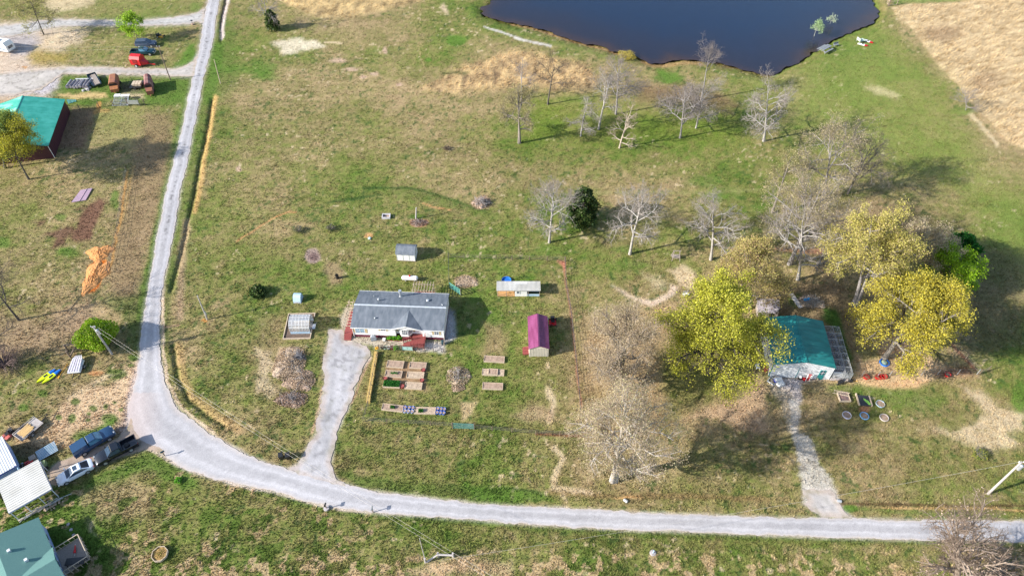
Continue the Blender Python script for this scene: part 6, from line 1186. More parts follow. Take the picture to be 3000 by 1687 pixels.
c_ = G(*T(6, 1310, 758)); b = empty('water_trough_frame', c_[0] - .8, c_[1], R_(2), 'whitish wooden box frame lying on the lawn', 'frame'); MB().box(0, 0, 0, 1.55, .14, .45).box(0, 1.0, 0, 1.55, 1.14, .45).box(0, .14, 0, .14, 1.0, .45).box(1.41, .14, 0, 1.55, 1.0, .45).build('sides', mat('whitish_wood', (.6, .58, .6), (.4, .38, .4), sc=5, rough=.8), b); MB().box(.14, .14, 0, 1.41, 1.0, .08).build('fill', SOIL, b)
b = empty('septic_lid', *GT(6, 1142, 950), 0, 'small round pale aqua lid by the orange dirt patch', 'lid'); MB().lathe([(.28, 0), (.28, .12), (.2, .2), (0, .22)], 14).build('dome', mat('pale_aqua', (.45, .7, .68), rough=.5), b)
def pole(name, label, base, top, r=.13, m=POLEW, cat='pole', xf=False, arm=False, cap=False, group=None, shorten=0):
    x, y = G(*base); h_ = hgt(*base, top[1]); tx, _ = G(top[0], PR(x, y, h_)[1], h_); lx = tx - x
    b = empty(name, x, y, 0, label, cat, group); MB().tube((0, 0, -.1), (lx, 0, h_), r, r * .7, 10).build('shaft', m, b); M = Vector((lx, 0, h_))
    if xf: MB().tube(M + Vector((.32, -.15, -1.6)), M + Vector((.32, -.15, -.7)), .26, n=12).tube(M + Vector((.32, -.15, -.7)), M + Vector((.32, -.15, -.55)), .2, .1, 12).build('transformer', GAL, b)
    if arm: q = MB().bar(M + Vector((-.35, 0, -.12)), M + Vector((.35, 0, -.12)), .1); q.build('crossarm', m, b); q = MB(); [q.lathe([(.06, 0), (.08, .06), (.04, .2)], 8, (lx + s, 0, h_ - .06)) for s in (-.3, .3)]; q.build('insulators', WHM, b)
    if cap: MB().box(.1, -.12, 1.2, .3, .1, 1.9).build('meter_box', GAL, b)
    return (x + lx, y, h_)
up_ = pole('utility_pole', 'leaning utility pole with transformer beside the lime green bush', T(9, 1128, 665), T(9, 935, 385), .17, xf=True, arm=True, group='utility poles')
ur_ = pole('utility_pole', 'leaning utility pole with round transformer at the lower right edge', T(16, 2212, 622), T(16, 2552, 300), .17, xf=True, arm=True, group='utility poles')
pole('service_pole', 'grey service pole with a meter box alone in the lawn left of the house', T(9, 2085, 315), T(9, 1985, 75), .12, cap=True); ul_ = pole('utility_pole', 'utility pole at the roadside driveway corner in the upper left', T(1, 1715, 808), T(1, 1590, 468), .13, POLB, arm=True)
pole('guy_pole', 'short pole with yellow base sleeve across the road from the junkyard', T(1, 2218, 842), T(1, 2153, 600), .10, WDL); MB().tube((0, 0, 0), (0, 0, .01), .01)
x_, y_ = G(*T(1, 2218, 842)); pole('stub_pole', 'short grey stub pole rising from a mulch ring behind the house', T(6, 1608, 752), T(6, 1612, 640), .15, POLEW)
pole('stub_pole', 'slim leaning post with yellow base in the field below the road', T(14, 1705, 1300), T(14, 1645, 1068), .06, POLEW)
def wire(name, label, a_, b_, sag, r=.009, n=24, off=(0, 0, 0)):
    q = MB(); A_, B_ = Vector(a_) + Vector(off), Vector(b_) + Vector(off); pp = [A_.lerp(B_, i / n) - Vector((0, 0, sag * 4 * (i / n) * (1 - i / n))) for i in range(n + 1)]
    for i in range(n): q.tube(pp[i], pp[i + 1], r, n=4, cap=False)
    tag(q.build(name, mat('wire_aluminium', (.55, .5, .45), rough=.5)), label, 'power line', 'overhead power lines')
e1 = (*G(1450, 1700, 9.), 9.); e2 = (*G(1300, 1640, 9.), 9.)
for k, o in enumerate(((-.3, 0, 0), (.3, .3, -.5))):
    w_ = ('upper', 'lower')[k]; wire('power_line', w_ + ' thin wire running from the bush side pole down across the lawn', up_, e1, 1.2, off=o); wire('power_line', w_ + ' thin wire running left from the lower right utility pole', ur_, e2, .9, off=o); wire('power_line', w_ + ' thin wire from the upper left pole toward the camper', ul_, (*G(-200, 128 + k * 14, 8.5), 8.5), .5, off=o)
# fences
def fence(name, label, pts, m=POLEW, h_=1.15, step=3., r=.055, wires=(.4, .75, 1.1), group=None, wr=.018, wm=None):
    P_ = [G(*p) for p in pts]; b = empty(name, *P_[0], 0, label, 'fence', group); o = Vector((*P_[0], 0)); q = MB()
    for a_, c_ in zip(P_[:-1], P_[1:]):
        A_, B_ = Vector((*a_, 0)) - o, Vector((*c_, 0)) - o; n = max(1, round((B_ - A_).length / step))
        for i in range(n + (c_ == P_[-1])): p = A_.lerp(B_, i / n); MB().tube(p, p + Vector((0, 0, h_)), r, n=6).build('post', m, b)
        for z in wires: q.tube(A_ + Vector((0, 0, z)), B_ + Vector((0, 0, z)), wr, n=3, cap=False)
    if wires: q.build('wire_strands', wm or mat('fence_wire', (.25, .22, .19), rough=.6), b)
    return b
fence('wire_fence', 'wire fence along the right side of the house yard past the magenta shed', TP(7, 535, 1180, 545, 1449) + TP(11, 585, 200, 610, 400, 640, 680, 670, 1000, 700, 1449), POLB, wires=(.3, .55, .8, 1.05))
fence('wire_fence', 'low wire fence along the bottom of the garden lawn', TP(10, 1100, 1340, 1980, 1395) + [T(11, 0, 1449)] + TP(15, 240, 25, 720, 45), POLB); fence('wire_fence', 'faint wire fence across the back of the house yard', TP(6, 1935, 1150, 2575, 1165) + TP(7, 530, 1180), POLB)
fence('wire_fence', 'short wire fence running back from the house pergola', TP(6, 1935, 1120, 1945, 1449), mat('green_post', (.1, .14, .08), rough=.7), step=2.2); fence('garden_fence', 'low picket and wire fence edging the gravel bed in front of the house', TP(10, 1205, 610, 1470, 620, 1890, 645, 1900, 500), POLB, .9, 1.8)
fence('wire_fence', 'dark fence posts along the straw bales', TP(10, 1240, 620, 1180, 900, 1130, 1180, 1080, 1340), POLB, 1.2, 1.8); fence('kennel_fence', 'chain link and pipe fence running right from the kennels', TP(12, 780, 880, 1100, 890, 1220, 880, 1700, 870, 2100, 865), GAL, 1.3, 2.8, wires=(.1, .7, 1.3), wr=.02)
fence('barnyard_fence', 'dark post and wire fence between the green barn and the junk row', TP(1, 700, 1110, 810, 1115, 1000, 1080, 1290, 1060, 1460, 1060), POLB, 1.5, 3.5, .09); fence('wire_fence', 'old wire fence through the dead weeds left of the road', S2(372, 500, 345, 690, 318, 800), POLB)
fence('grove_fence', 'rusty wire fence corner at the far right of the grove', TP(12, 1850, 560, 2120, 870, 2210, 830), POLB, 1.3, 3.)
def brace(name, label, segs, m=POLEW):
    b = empty(name, *G(*segs[0][0]), 0, label, 'fence brace'); o = Vector((*G(*segs[0][0]), 0)); q = MB()
    for p, q2, z0, z1 in segs: q.tube(Vector((*G(*p), z0)) - o, Vector((*G(*q2, 0), z1)) - o, .13, n=7)
    q.build('rails', m, b)
z4 = lambda x, y: zb_(80, 990, x, y)
brace('fence_brace', 'H shaped pole fence brace above the kayaks', [(z4(585, 185), z4(585, 185), 0, 1.6), (z4(780, 140), z4(780, 140), 0, 1.6), (z4(620, 280), z4(620, 280), 0, 1.7), (z4(590, 185), z4(780, 140), 1.4, 1.4), (z4(620, 280), z4(780, 140), .3, 1.5)], POLB)
brace('fence_brace', 'fallen corner brace of pale rails in the field below the road', [(T(14, 1705, 1310), T(14, 1705, 1310), 0, 1.3), (T(14, 1835, 1255), T(14, 1835, 1255), 0, 1.3), (T(14, 1985, 1255), T(14, 1985, 1255), 0, 1.2), (T(14, 1715, 1310), T(14, 1838, 1262), .1, 1.1), (T(14, 1840, 1265), T(14, 1985, 1270), 1.1, 1.0)])
def gate(name, label, p, q2, m, n=5, h_=1.3, z=.1): 
    a_, c_ = G(*p), G(*q2); L_ = dist(a_, c_); b = empty(name, *a_, ang(a_, c_), label, 'gate'); q = MB()
    for i in range(n): q.bar((0, 0, z + .1 + i * (h_ - .1) / (n - 1)), (L_, 0, z + .1 + i * (h_ - .1) / (n - 1)), .06)
    for x in (0, L_ / 2, L_): q.bar((x, 0, z), (x, 0, z + h_), .06)
    q.build('rails', m, b); q = MB(); [q.tube((x, 0, 0), (x, 0, h_ + .3), .07, n=7) for x in (-.1, L_ + .1)]; q.build('posts', POLB, b)
gate('farm_gate', 'faded green tube gate in the bottom lawn fence', T(10, 1985, 1410), T(10, 2190, 1418), TGR); gate('farm_gate', 'teal tube gate leaning open behind the right end of the house', T(6, 1950, 1449), T(10, 2055, 70), mat('teal_gate', (.12, .42, .36), rough=.5)); gate('farm_gate', 'pale teal wire gate panel in front of the porch bed', T(10, 1475, 625), T(10, 1575, 630), mat('pale_teal_gate', (.35, .55, .5), rough=.5), 6, .8)
gate('wooden_gate', 'white wooden gate standing by the tan field at the top', T(4, 1210, 62), T(4, 1290, 55), WDL, 3, 2.0); gate('wooden_gate', 'white wooden rails angled beside the gate at the top of the pond track', T(4, 1195, 40), T(4, 1212, 62), WDL, 3, 2.0)
# straw bales
P_ = [G(*T(10, 1212, 650)), G(*T(10, 1128, 1155))]; nb_ = 13; a = ang(*P_); L_ = dist(*P_) / nb_; x_, y_ = P_[0]; b0 = empty('straw_bale', x_, y_, a, 'golden straw bale in the long row beside the gravel driveway', 'straw bale', 'straw bales in a row beside the driveway'); rnd = random.Random(2)
MB().loft([[(.01, -.3, 0), (L_ - .03, -.3, 0), (L_ - .03, .3, 0), (.01, .3, 0)], [(.0, -.32, .25), (L_ - .02, -.32, .25), (L_ - .02, .32, .25), (.0, .32, .25)], [(.03, -.27, .48), (L_ - .05, -.27, .48), (L_ - .05, .27, .48), (.03, .27, .48)]]).build('bale', STRW, b0)
q = MB(); [q.box(x, -.325, .02, x + .02, .325, .485) for x in (L_ * .3, L_ * .7)]; q.build('twine', mat('twine', (.3, .2, .07), rough=1), b0)
for i in range(1, nb_):
    c = copy_tree(b0); t = i / nb_; c.location = (P_[0][0] + (P_[1][0] - P_[0][0]) * t + rnd.gauss(0, .015), P_[0][1] + (P_[1][1] - P_[0][1]) * t, rnd.uniform(-.06, .02)); c.rotation_euler = (0, 0, a + rnd.gauss(0, .02))
b = empty('sunflower_pinwheel', *GT(10, 1222, 640), 0, 'yellow flower ornament at the top end of the straw bale row', 'ornament'); MB().tube((0, 0, 0), (0, 0, .9), .02, n=5).build('stem', TGR, b); MB().lathe([(.1, .9), (.28, .95), (.28, .98), (.1, .99)], 12).build('petals', YEL, b); MB().lathe([(.1, .9), (.1, 1.02), (0, 1.03)], 10).build('eye', BPL, b)
# raised beds
def raised_bed(label, tl, tr, br_, bl, soil, group, plants=None, npl=0, hh=.3, seed=1):
    p, q2, r_, s_ = G(*bl), G(*br_), G(*tr), G(*tl); L_ = (dist(p, q2) + dist(s_, r_)) / 2; D_ = (dist(p, s_) + dist(q2, r_)) / 2 - .05; b = empty('raised_bed', *p, ang(p, q2), label, 'raised bed', group)
    MB().box(0, 0, 0, L_, .06, hh).box(0, D_ - .06, 0, L_, D_, hh).box(0, .06, 0, .06, D_ - .06, hh).box(L_ - .06, .06, 0, L_, D_ - .06, hh).build('frame', WDL, b)
    rs = np.random.default_rng(seed); nx_, ny_ = 14, 8; X, Y = np.meshgrid(np.linspace(.06, L_ - .06, nx_), np.linspace(.06, D_ - .06, ny_)); Zz = hh - .07 + rs.normal(0, .02, X.shape); Zz[[0, -1], :] = hh - .06; ii_ = np.arange(nx_ * ny_).reshape(ny_, nx_)
    npmesh('soil', np.c_[X.ravel(), Y.ravel(), Zz.ravel()], np.stack([ii_[:-1, :-1], ii_[:-1, 1:], ii_[1:, 1:], ii_[1:, :-1]], -1).reshape(-1, 4), 4, soil, b)
    if plants:
        for (x0, y0, x1, y1), n in plants:
            pt = np.c_[rs.uniform(x0 * L_, x1 * L_, n), rs.uniform(y0 * D_, y1 * D_, n), hh + rs.uniform(-.03, .28, n)]; V_, F2, C_2 = leaves(pt, .07, pick([(.03, .16, .02), (.05, .22, .03), (.02, .10, .015)], n, rs), rs); npmesh('plants', V_, F2, 4, GRNV, b, C_2)
    return b
zr = lambda *a: [zb_(1090, 1020, a[k], a[k + 1]) for k in range(0, len(a), 2)]
gb = 'raised beds in the main garden block'
raised_bed('raised bed of bare soil at the top left of the garden block', *zr(215, 182, 450, 190, 440, 292, 205, 275), SOIL, gb, seed=1); raised_bed('raised bed of bare soil at the top right of the garden block', *zr(540, 200, 775, 213, 765, 302, 527, 290), SOIL, gb, seed=2)
raised_bed('raised bed with a few sprouts in the middle left of the garden block', *zr(192, 318, 430, 333, 415, 428, 180, 412), DKS if False else SOIL, gb, [((.3, .4, .75, .7), 160)], seed=3); raised_bed('raised bed of pale chips in the middle right of the garden block', *zr(505, 338, 745, 350, 732, 440, 490, 430), SOIP, gb, seed=4)
raised_bed('raised bed filled with lush dark green plants', *zr(170, 468, 405, 472, 398, 572, 152, 560), DKS, gb, [((.03, .06, .97, .94), 2600)], seed=5); raised_bed('raised bed of pale chips at the bottom right beside a red tub', *zr(475, 485, 717, 497, 705, 594, 462, 582), SOIP, gb, seed=6)
gr_ = 'raised beds in the right hand column'; raised_bed('uppermost raised bed of the right hand column', *TP(10, 2290, 683, 2498, 693, 2495, 756, 2290, 745), SOIL, gr_, seed=7); raised_bed('weathered middle bed of the right hand column around a smaller box', *TP(10, 2272, 818, 2495, 822, 2492, 888, 2272, 880), SOIP, gr_, seed=8); raised_bed('smaller box set inside the middle right hand bed', *TP(10, 2335, 820, 2430, 822, 2428, 887, 2335, 882), SOIL, gr_, hh=.42, seed=9); raised_bed('lowest raised bed of the right hand column', *TP(10, 2275, 953, 2482, 960, 2480, 1028, 2275, 1020), SOIL, gr_, seed=10)
gq = 'long low beds with blue tubs'; raised_bed('long low bed left of the blue tubs with one green plant', *TP(10, 1272, 1165, 1480, 1185, 1478, 1252, 1262, 1228), SOIL, gq, [((.4, .3, .6, .7), 320)], seed=11); raised_bed('long low bed between the two groups of blue tubs', *TP(10, 1597, 1198, 1808, 1205, 1805, 1272, 1590, 1268), SOIP, gq, [((.2, .15, .42, .6), 360)], seed=12)
def tub(label, px_, m, group, r=.26, h_=.38, soil=SOIL, src=None, xy=None, name='tub', cat='tub'):
    x, y = xy or G(*px_)
    if src: c = copy_tree(src); c.location = (x, y, 0); c['label'] = label; c['group'] = group; return c
    b = empty(name, x, y, 0, label, cat, group); MB().lathe([(r * .82, 0), (r, h_), (r * 1.06, h_), (r * .93, h_ - .02), (r * .9, h_ - .06)], 16).build('bucket', m, b); MB().lathe([(0, h_ - .06), (r * .92, h_ - .06)], 16).build('soil', soil, b); return b
BLT = mat('blue_tub', (.02, .10, .50), (.05, .18, .6), rough=.4); PBT = mat('pale_blue_tub', (.35, .42, .66), (.25, .32, .6), rough=.4)
rows_ = [(1500, 1208, 'upper', 'first', BLT), (1540, 1210, 'upper', 'second', BLT), (1577, 1212, 'upper', 'third', BLT), (1497, 1245, 'lower', 'first', PBT), (1532, 1247, 'lower', 'second', PBT), (1570, 1249, 'lower', 'third', PBT)]
for x, y, a_, b_, m in rows_: tub('%s %s tub, %s of three in the group between the low beds' % (a_, 'pale blue' if m is PBT else 'blue', b_), T(10, x, y), m, 'blue tubs between the low beds')
for x, y, a_, b_ in ((1828, 1220, 'upper', 'first'), (1862, 1224, 'upper', 'second'), (1893, 1226, 'upper', 'third'), (1822, 1258, 'lower', 'first'), (1855, 1262, 'lower', 'second'), (1887, 1264, 'lower', 'third')): tub('%s blue tub, %s of three in the group at the right end' % (a_, b_), T(10, x, y), BLT, 'blue tubs at the right end')
for (x, y), l in zip(((728, 325), (710, 470), (188, 445), (432, 555)), ('at the corner of the top right bed', 'at the corner of the middle right bed', 'above the lush green bed', 'between the lush bed and the pale chip bed')): tub('dark red tub ' + l, zb_(1090, 1020, x, y), RPL, 'dark red tubs in the garden', .30, .42, mat('red_soil', (.3, .08, .07), rough=1))
for x, l, m, r in ((1272, 'black pot, leftmost of the pots on the gravel edge', BPL, .22), (1300, 'green rimmed pot, second of the pots on the gravel edge', mat('pale_green_pot', (.4, .55, .42), rough=.6), .27), (1336, 'white rimmed pot, third of the pots on the gravel edge', WHT, .27), (1370, 'dark red pot, rightmost of the pots on the gravel edge', RPL, .28)): tub(l, T(10, x, 605), m, 'pots on the gravel edge', r, .34, DKS, name='plant_pot', cat='pot')
bush('potted_shrub', 'light green leafy plant right of the four pots', T(10, 1408, 612), .45, .6, 91, [(.12, .3, .03), (.2, .4, .05)], 500, 10, .07); bush('shrub', 'olive weedy plant beside the light green plant', T(10, 1445, 612), .5, .5, 92, [(.2, .25, .08)], 350, 12, .06)
pl = empty('flower_trough', *GT(10, 1320, 528), HA, 'row of bright green plants in red edged trough under the bay window', 'planter'); MB().box(0, 0, 0, 2.3, .4, .22).build('trough', RPL, pl); rs = np.random.default_rng(4)
for k in range(3): n = 420; pt = np.c_[rs.normal(.4 + k * .75, .2, n), rs.normal(.2, .14, n), .25 + rs.uniform(0, .45, n)]; V_, F2, C_2 = leaves(pt, .08, pick([(.10, .32, .01), (.16, .42, .02), (.04, .14, .02)], n, rs), rs); npmesh('plant', V_, F2, 4, GRNV, pl, C_2)
b = empty('grill', *GT(10, 1185, 520), .2, 'covered pale grey grill standing before the front wall', 'grill'); MB().loft([[(-.45, -.3, .1), (.45, -.3, .1), (.45, .3, .1), (-.45, .3, .1)], [(-.4, -.26, .9), (.4, -.26, .9), (.4, .26, .9), (-.4, .26, .9)], [(-.2, -.15, 1.15), (.2, -.15, 1.15), (.2, .15, 1.15), (-.2, .15, 1.15)]]).build('cover', mat('grey_cover', (.35, .38, .42), (.25, .27, .3), sc=3, rough=.8), b); q = MB(); [q.tube((x, y, 0), (x, y, .1), .04, n=6) for x in (-.35, .35) for y in (-.2, .2)]; q.build('casters', BPL, b)
b = empty('trash_can', *GT(10, 1880, 560), 0, 'dark round trash can at the right front corner of the house', 'trash can'); MB().lathe([(.22, 0), (.28, .7), (.3, .72), (.2, .8), (0, .82)], 14).build('can', CTEAL, b); MB().lathe([(.31, .7), (.31, .73), (0, .84)], 14).build('lid', BPL, b)
b = empty('white_planter', *GT(10, 1290, 525), 0, 'white square planter left of the green trough', 'planter'); MB().loft([[(-.18, -.18, 0), (.18, -.18, 0), (.18, .18, 0), (-.18, .18, 0)], [(-.22, -.22, .4), (.22, -.22, .4), (.22, .22, .4), (-.22, .22, .4)]]).build('box', WHT, b)
# roadside
def mailbox(name, label, px_, a, m=BPL, base=None, cat='mailbox'):
    b = empty(name, *px_, a, label, cat, 'roadside mailboxes'); MB().box(-.05, -.05, 0, .05, .05, 1.05).build('post', POLB, b); MB().prism([(-.1, 1.05), (.1, 1.05), (.1, 1.2), (.05, 1.27), (-.05, 1.27), (-.1, 1.2)], -.25, .28).build('box', m, b)
    if base: MB().lathe([(.4, 0), (.38, .25), (0, .27)], 12).build('stone_ring', base, b)
mailbox('mailbox', 'dark mailbox with a stone ring at the road edge opposite the house driveway', GT(14, 710, 770), 1.4, BPL, CON); mailbox('mailbox', 'small mailbox at the lower road edge right of the stone ring mailbox', GT(14, 1178, 805), 1.5, GRT); mailbox('mailbox', 'dark mailbox at the grassy tip beside the parked black pickup', GT(13, 1660, 240), .6, CTEAL); mailbox('mailbox', 'dark mailbox with flowers at the upper left driveway mouth', GT(1, 1940, 250), .2, CTEAL, SOIL)
for x, l in ((262, 'left of the two at the house driveway mouth'), (330, 'right of the two at the house driveway mouth')): b = empty('wheelie_bin', *GT(14, x, 262), .3, 'black wheeled bin, ' + l, 'bin', 'wheeled bins'); MB().loft([[(-.25, -.28, .08), (.25, -.28, .08), (.25, .28, .08), (-.25, .28, .08)], [(-.31, -.36, 1.0), (.31, -.36, 1.0), (.31, .36, 1.0), (-.31, .36, 1.0)]]).build('bin_body', BPL, b); MB().loft([[(-.34, -.4, 1.0), (.34, -.4, 1.0), (.34, .4, 1.0), (-.34, .4, 1.0)], [(-.3, -.34, 1.09), (.3, -.34, 1.09), (.3, .34, 1.09), (-.3, .34, 1.09)]]).build('lid', BPL, b); [MB().tube((s, .28, .1), (s * 1.15, .28, .1), .1, n=10).build('wheel', BLK, b) for s in (-.27, .27)]
for l, p, q2 in (('grey culvert pipe end in the ditch below the tan trees', T(15, 1125, 680), T(15, 1160, 705)), ('galvanised culvert pipe at the right of the barn drive mouth', T(16, 690, 690), T(16, 735, 700))): a_, c_ = G(*p), G(*q2); tag(MB().tube((a_[0], a_[1], .1), (c_[0], c_[1], .1), .22, n=12).build('culvert_pipe', GAL), l, 'culvert')
b = empty('marker_post', *GT(15, 1418, 1215), 0, 'short pale blue marker post in the field below the road', 'post'); MB().tube((0, 0, 0), (0, 0, .8), .07, n=8).build('post', LBL, b); MB().lathe([(.45, 0), (.35, .06), (0, .08)], 9).build('concrete_collar', CON, b)
b = empty('planter', *GT(13, 1615, 1235), R_(10), 'octagonal wood planter with dry plants in the lower lawn', 'planter'); n8 = [(math.cos(i * math.pi / 4 + .3), math.sin(i * math.pi / 4 + .3)) for i in range(8)]; q = MB()
for i in range(8): (x0, y0), (x1, y1) = n8[i], n8[(i + 1) % 8]; q.bar((x0, y0, .25), (x1, y1, .25), .09, .4)
q.build('rim', WDL, b); MB().lathe([(0, .3), (.95, .3)], 8).build('soil', mat('dry_soil', (.42, .26, .1), (.3, .2, .08), sc=6, rough=1, bump=1), b); rs = np.random.default_rng(9); n = 300; V_, F2, C_2 = leaves(np.c_[rs.normal(0, .4, (n, 2)), .32 + rs.uniform(0, .3, n)], .06, pick([(.4, .28, .08), (.2, .22, .05)], n, rs), rs); npmesh('dry_plants', V_, F2, 4, GRNV, b, C_2)
bush('shrub', 'bright green leafy weed in the lawn below the road junction', T(13, 1800, 490), .5, .5, 93, [(.12, .36, .02)], 420, 10, .08)
b = empty('purple_tarp', *GT(5, 720, 590), R_(3), 'faded purple panel lying flat on the left field', 'tarp'); w_ = dist(GT(5, 720, 590), GT(5, 860, 575)); MB().slab([(0, 0, .1), (w_, .5, .12), (w_ + .1, 4.0, .18), (.5, 3.6, .12)], .08).add([], []).build('sheet', mat('faded_purple', (.36, .25, .32), (.30, .21, .28), sc=.8, rough=.7), b); MB().slab([(w_ * .55, .3, .13), (w_ * .6, .3, .2), (w_ * .68, 3.8, .24), (w_ * .62, 3.8, .14)], .03).build('fold', mat('faded_purple', (0, 0, 0)), b)
# feeder in the field
b = empty('deer_feeder', *GT(7, 1645, 1165), R_(-3), 'weathered wooden frame with shelf between the bare trees', 'feeder'); q = MB()
for s in (-.7, .7): q.bar((s, -.4, 0), (s * .7, .3, 1.9), .09).bar((s, 1.0, 0), (s * .7, .4, 1.9), .09)
q.bar((-.7, .35, 1.9), (.7, .35, 1.9), .12).bar((-.65, -.2, .6), (.65, -.2, .6), .08).build('frame', WDG, b); MB().box(-.75, 0, .55, .75, .8, .62).build('shelf', WDG, b)
# brush and mulch heaps
def heap(name, label, px_, rx, ry, h_, m, seed, sticks=0, sm=None, chips=0, cc_=None):
    x, y = G(*px_); b = empty(name, x, y, 0, label, 'heap'); rs = np.random.default_rng(seed); nr, na = 12, 40; V_ = [(0, 0, h_)]; 
    for i in range(1, nr + 1):
        for j in range(na): t = i / nr; a = j / na * 6.283; w = 1 + .18 * math.sin(a * 3 + seed) + .1 * math.sin(a * 7 + seed * 2); V_.append((math.cos(a) * rx * t * w, math.sin(a) * ry * t * w, max(-.04, h_ * (1 - t ** 1.6) * (1 + rs.normal(0, .09)) + rs.normal(0, .025) - (.06 if i == nr else 0))))
    F2 = [(0, 1 + j, 1 + (j + 1) % na) for j in range(na)]; F2 += [(1 + (i - 1) * na + j, 1 + i * na + j, 1 + i * na + (j + 1) % na, 1 + (i - 1) * na + (j + 1) % na) for i in range(1, nr) for j in range(na)]
    MB().add(V_, F2).build('mound', m, b)
    if chips: n = chips; a = rs.uniform(0, 6.283, n); t = rs.uniform(0, 1, n) ** .5 * 1.08; pt = np.c_[np.cos(a) * rx * t, np.sin(a) * ry * t, np.maximum(.03, h_ * (1 - t ** 1.6)) + rs.uniform(0, .1, n)]; V2, F3, C2 = leaves(pt, .09, pick(cc_, n, rs, .3), rs); npmesh('chips', V2, F3, 4, GRNV, b, C2)
    if sticks:
        sg = []
        for i in range(sticks): a, t = rs.uniform(0, 6.28), rs.uniform(0, .8); p = np.array([math.cos(a) * rx * t, math.sin(a) * ry * t, h_ * (1 - t) + rs.uniform(0, .3)]); d = rs.normal(0, 1, 3) * [1, 1, .35]; d = d / np.linalg.norm(d) * rs.uniform(.4, 1.2); sg.append((tuple(p - d), tuple(p + d), .035, .012))
        V2, F3 = prisms(sg, 4); npmesh('branches', V2, F3, 4, sm or bark(GB), b)
CH = [(.46, .35, .24), (.54, .43, .31), (.35, .26, .18), (.42, .32, .21)]
heap('mulch_pile', 'round pale wood chip heap in the middle of the garden lawn', zb_(1090, 1020, 1225, 400), 1.75, 1.75, .38, SOIP, 1, 30, None, 2600, CH + [(.32, .34, .16)]); heap('mulch_pile', 'small brown wood chip spill below the round chip heap', zb_(1090, 1020, 1220, 560), 1.0, .7, .2, SOIL, 2, 0, None, 400, CH)
heap('dirt_pile', 'largest pale dirt pile beside the gravel driveway', T(10, 340, 760), 2.3, 3.1, .5, SOIP, 3, 20, None, 3600, CH); heap('dirt_pile', 'pinkish dirt pile below the largest dirt pile', T(10, 440, 930), 2.3, 1.9, .38, SOIL, 4, 12, None, 2000, CH); heap('leaf_pile', 'flat brown leaf pile, lowest beside the driveway', T(10, 360, 1120), 2.3, 1.3, .22, SOIL, 5, 30, None, 1100, [(.3, .2, .14), (.22, .15, .11), (.36, .27, .2)])
heap('brush_pile', 'grey brush and rubble pile in the field behind the house', T(6, 2265, 600), 1.6, 1.2, .8, SOIL, 6, 120, bark(GB), 700, CH + [(.5, .4, .38)]); heap('mulch_ring', 'brown mulch heap at the foot of the short grey stub pole', T(6, 1635, 795), 1.6, .9, .3, SOIL, 7, 20, None, 600, [(.32, .2, .14), (.24, .15, .11)]); heap('ash_heap', 'dark tangle of roots on top of the largest dirt pile', T(10, 440, 705), .9, .6, .5, mat('charcoal', (.05, .045, .05), rough=1), 8, 60, bark((.2, .2, .22)))
heap('dirt_pile', 'tan dirt patch heaped behind the teal gate', T(6, 2110, 1385), 1.9, 1.3, .12, SOIP, 9, 0, None, 500, CH); heap('brush_pile', 'scattered grey brush and wire cage behind the teal barn', T(12, 440, 150), 2.2, 1.2, .4, SOIP, 10, 90, bark(WB), 300, CH); heap('rock_pile', 'pale rock heap under the left edge of the yellow oak', T(12, 1040, 370), 1.6, 1.3, .3, mat('pale_rock', (.5, .48, .5), (.3, .28, .28), sc=4, rough=1, bump=1), 11)
heap('clay_pile', 'upper orange clay mound in the left field', T(5, 1005, 1095), 2.2, 2.0, .5, mat('orange_clay', (.56, .27, .10), (.46, .20, .06), sc=2, rough=1, bump=.5, bsc=3), 12); heap('clay_pile', 'larger lower orange clay mound in the left field', T(5, 960, 1320), 1.9, 3.9, .5, MATS['orange_clay'], 13)
# barn yard bits
zw = lambda x, y: G(*Z(2200, 1000, x, y))
def simple(name, label, cat, xy, a, parts, group=None, z=0.):
    b = empty(name, *xy, a, label, cat, group, z)
    for nm, m, bxs in parts:
        q = MB()
        for t in bxs: (q.box(*t) if len(t) == 6 else q.tube(t[0:3], t[3:6], t[6], t[7], 12))
        q.build(nm, m, b)
    return b
simple('cooler', 'white topped blue cooler before the barn garage door', 'cooler', zw(670, 990), .05, [('chest', mat('cooler_blue', (.02, .05, .5), rough=.4), [(-.55, -.3, 0, .55, .3, .4)]), ('lid', WHT, [(-.58, -.33, .4, .58, .33, .52)])])
simple('white_crate', 'white plastic crate on the gravel below the cooler', 'crate', zw(730, 1090), .4, [('box', WHT, [(-.5, -.35, 0, .5, .35, .55)]), ('rim', TRM, [(-.53, -.38, .5, .53, -.33, .6), (-.53, .33, .5, .53, .38, .6)])])
simple('window_frame', 'old square window frame lying on the gravel', 'frame', zw(580, 1110), R_(48), [('frame', TRM, [(0, 0, 0, 1.2, .12, .1), (0, 1.1, 0, 1.2, 1.22, .1), (0, .12, 0, .12, 1.1, .1), (1.08, .12, 0, 1.2, 1.1, .1)])])
simple('step_ladder', 'red and white folding step ladder by the barn wall', 'ladder', zw(1410, 990), 0, [('rails', WHT, [(-.32, -.05, 0, -.24, .05, 1.6), (.24, -.05, 0, .32, .05, 1.6)]), *[('step', RED, [(-.24, -.08, .3 + .42 * k, .24, .08, .38 + .42 * k)]) for k in range(4)]]); simple('gas_can', 'red fuel can beside the step ladder', 'fuel can', zw(1335, 965), 0, [('can', RED, [(-.25, -.2, 0, .25, .2, .4)]), ('spout', BPL, [(-.05, -.05, .4, .05, .05, .55)])]); simple('bucket', 'dark bucket against the barn between door and ladder', 'bucket', zw(1225, 935), 0, [('pail', BPL, [(0, 0, 0, 0, 0, .4, .25, .3)]), ('white_lid', WHT, [(0, 0, .4, 0, 0, .43, .2, .2)])])
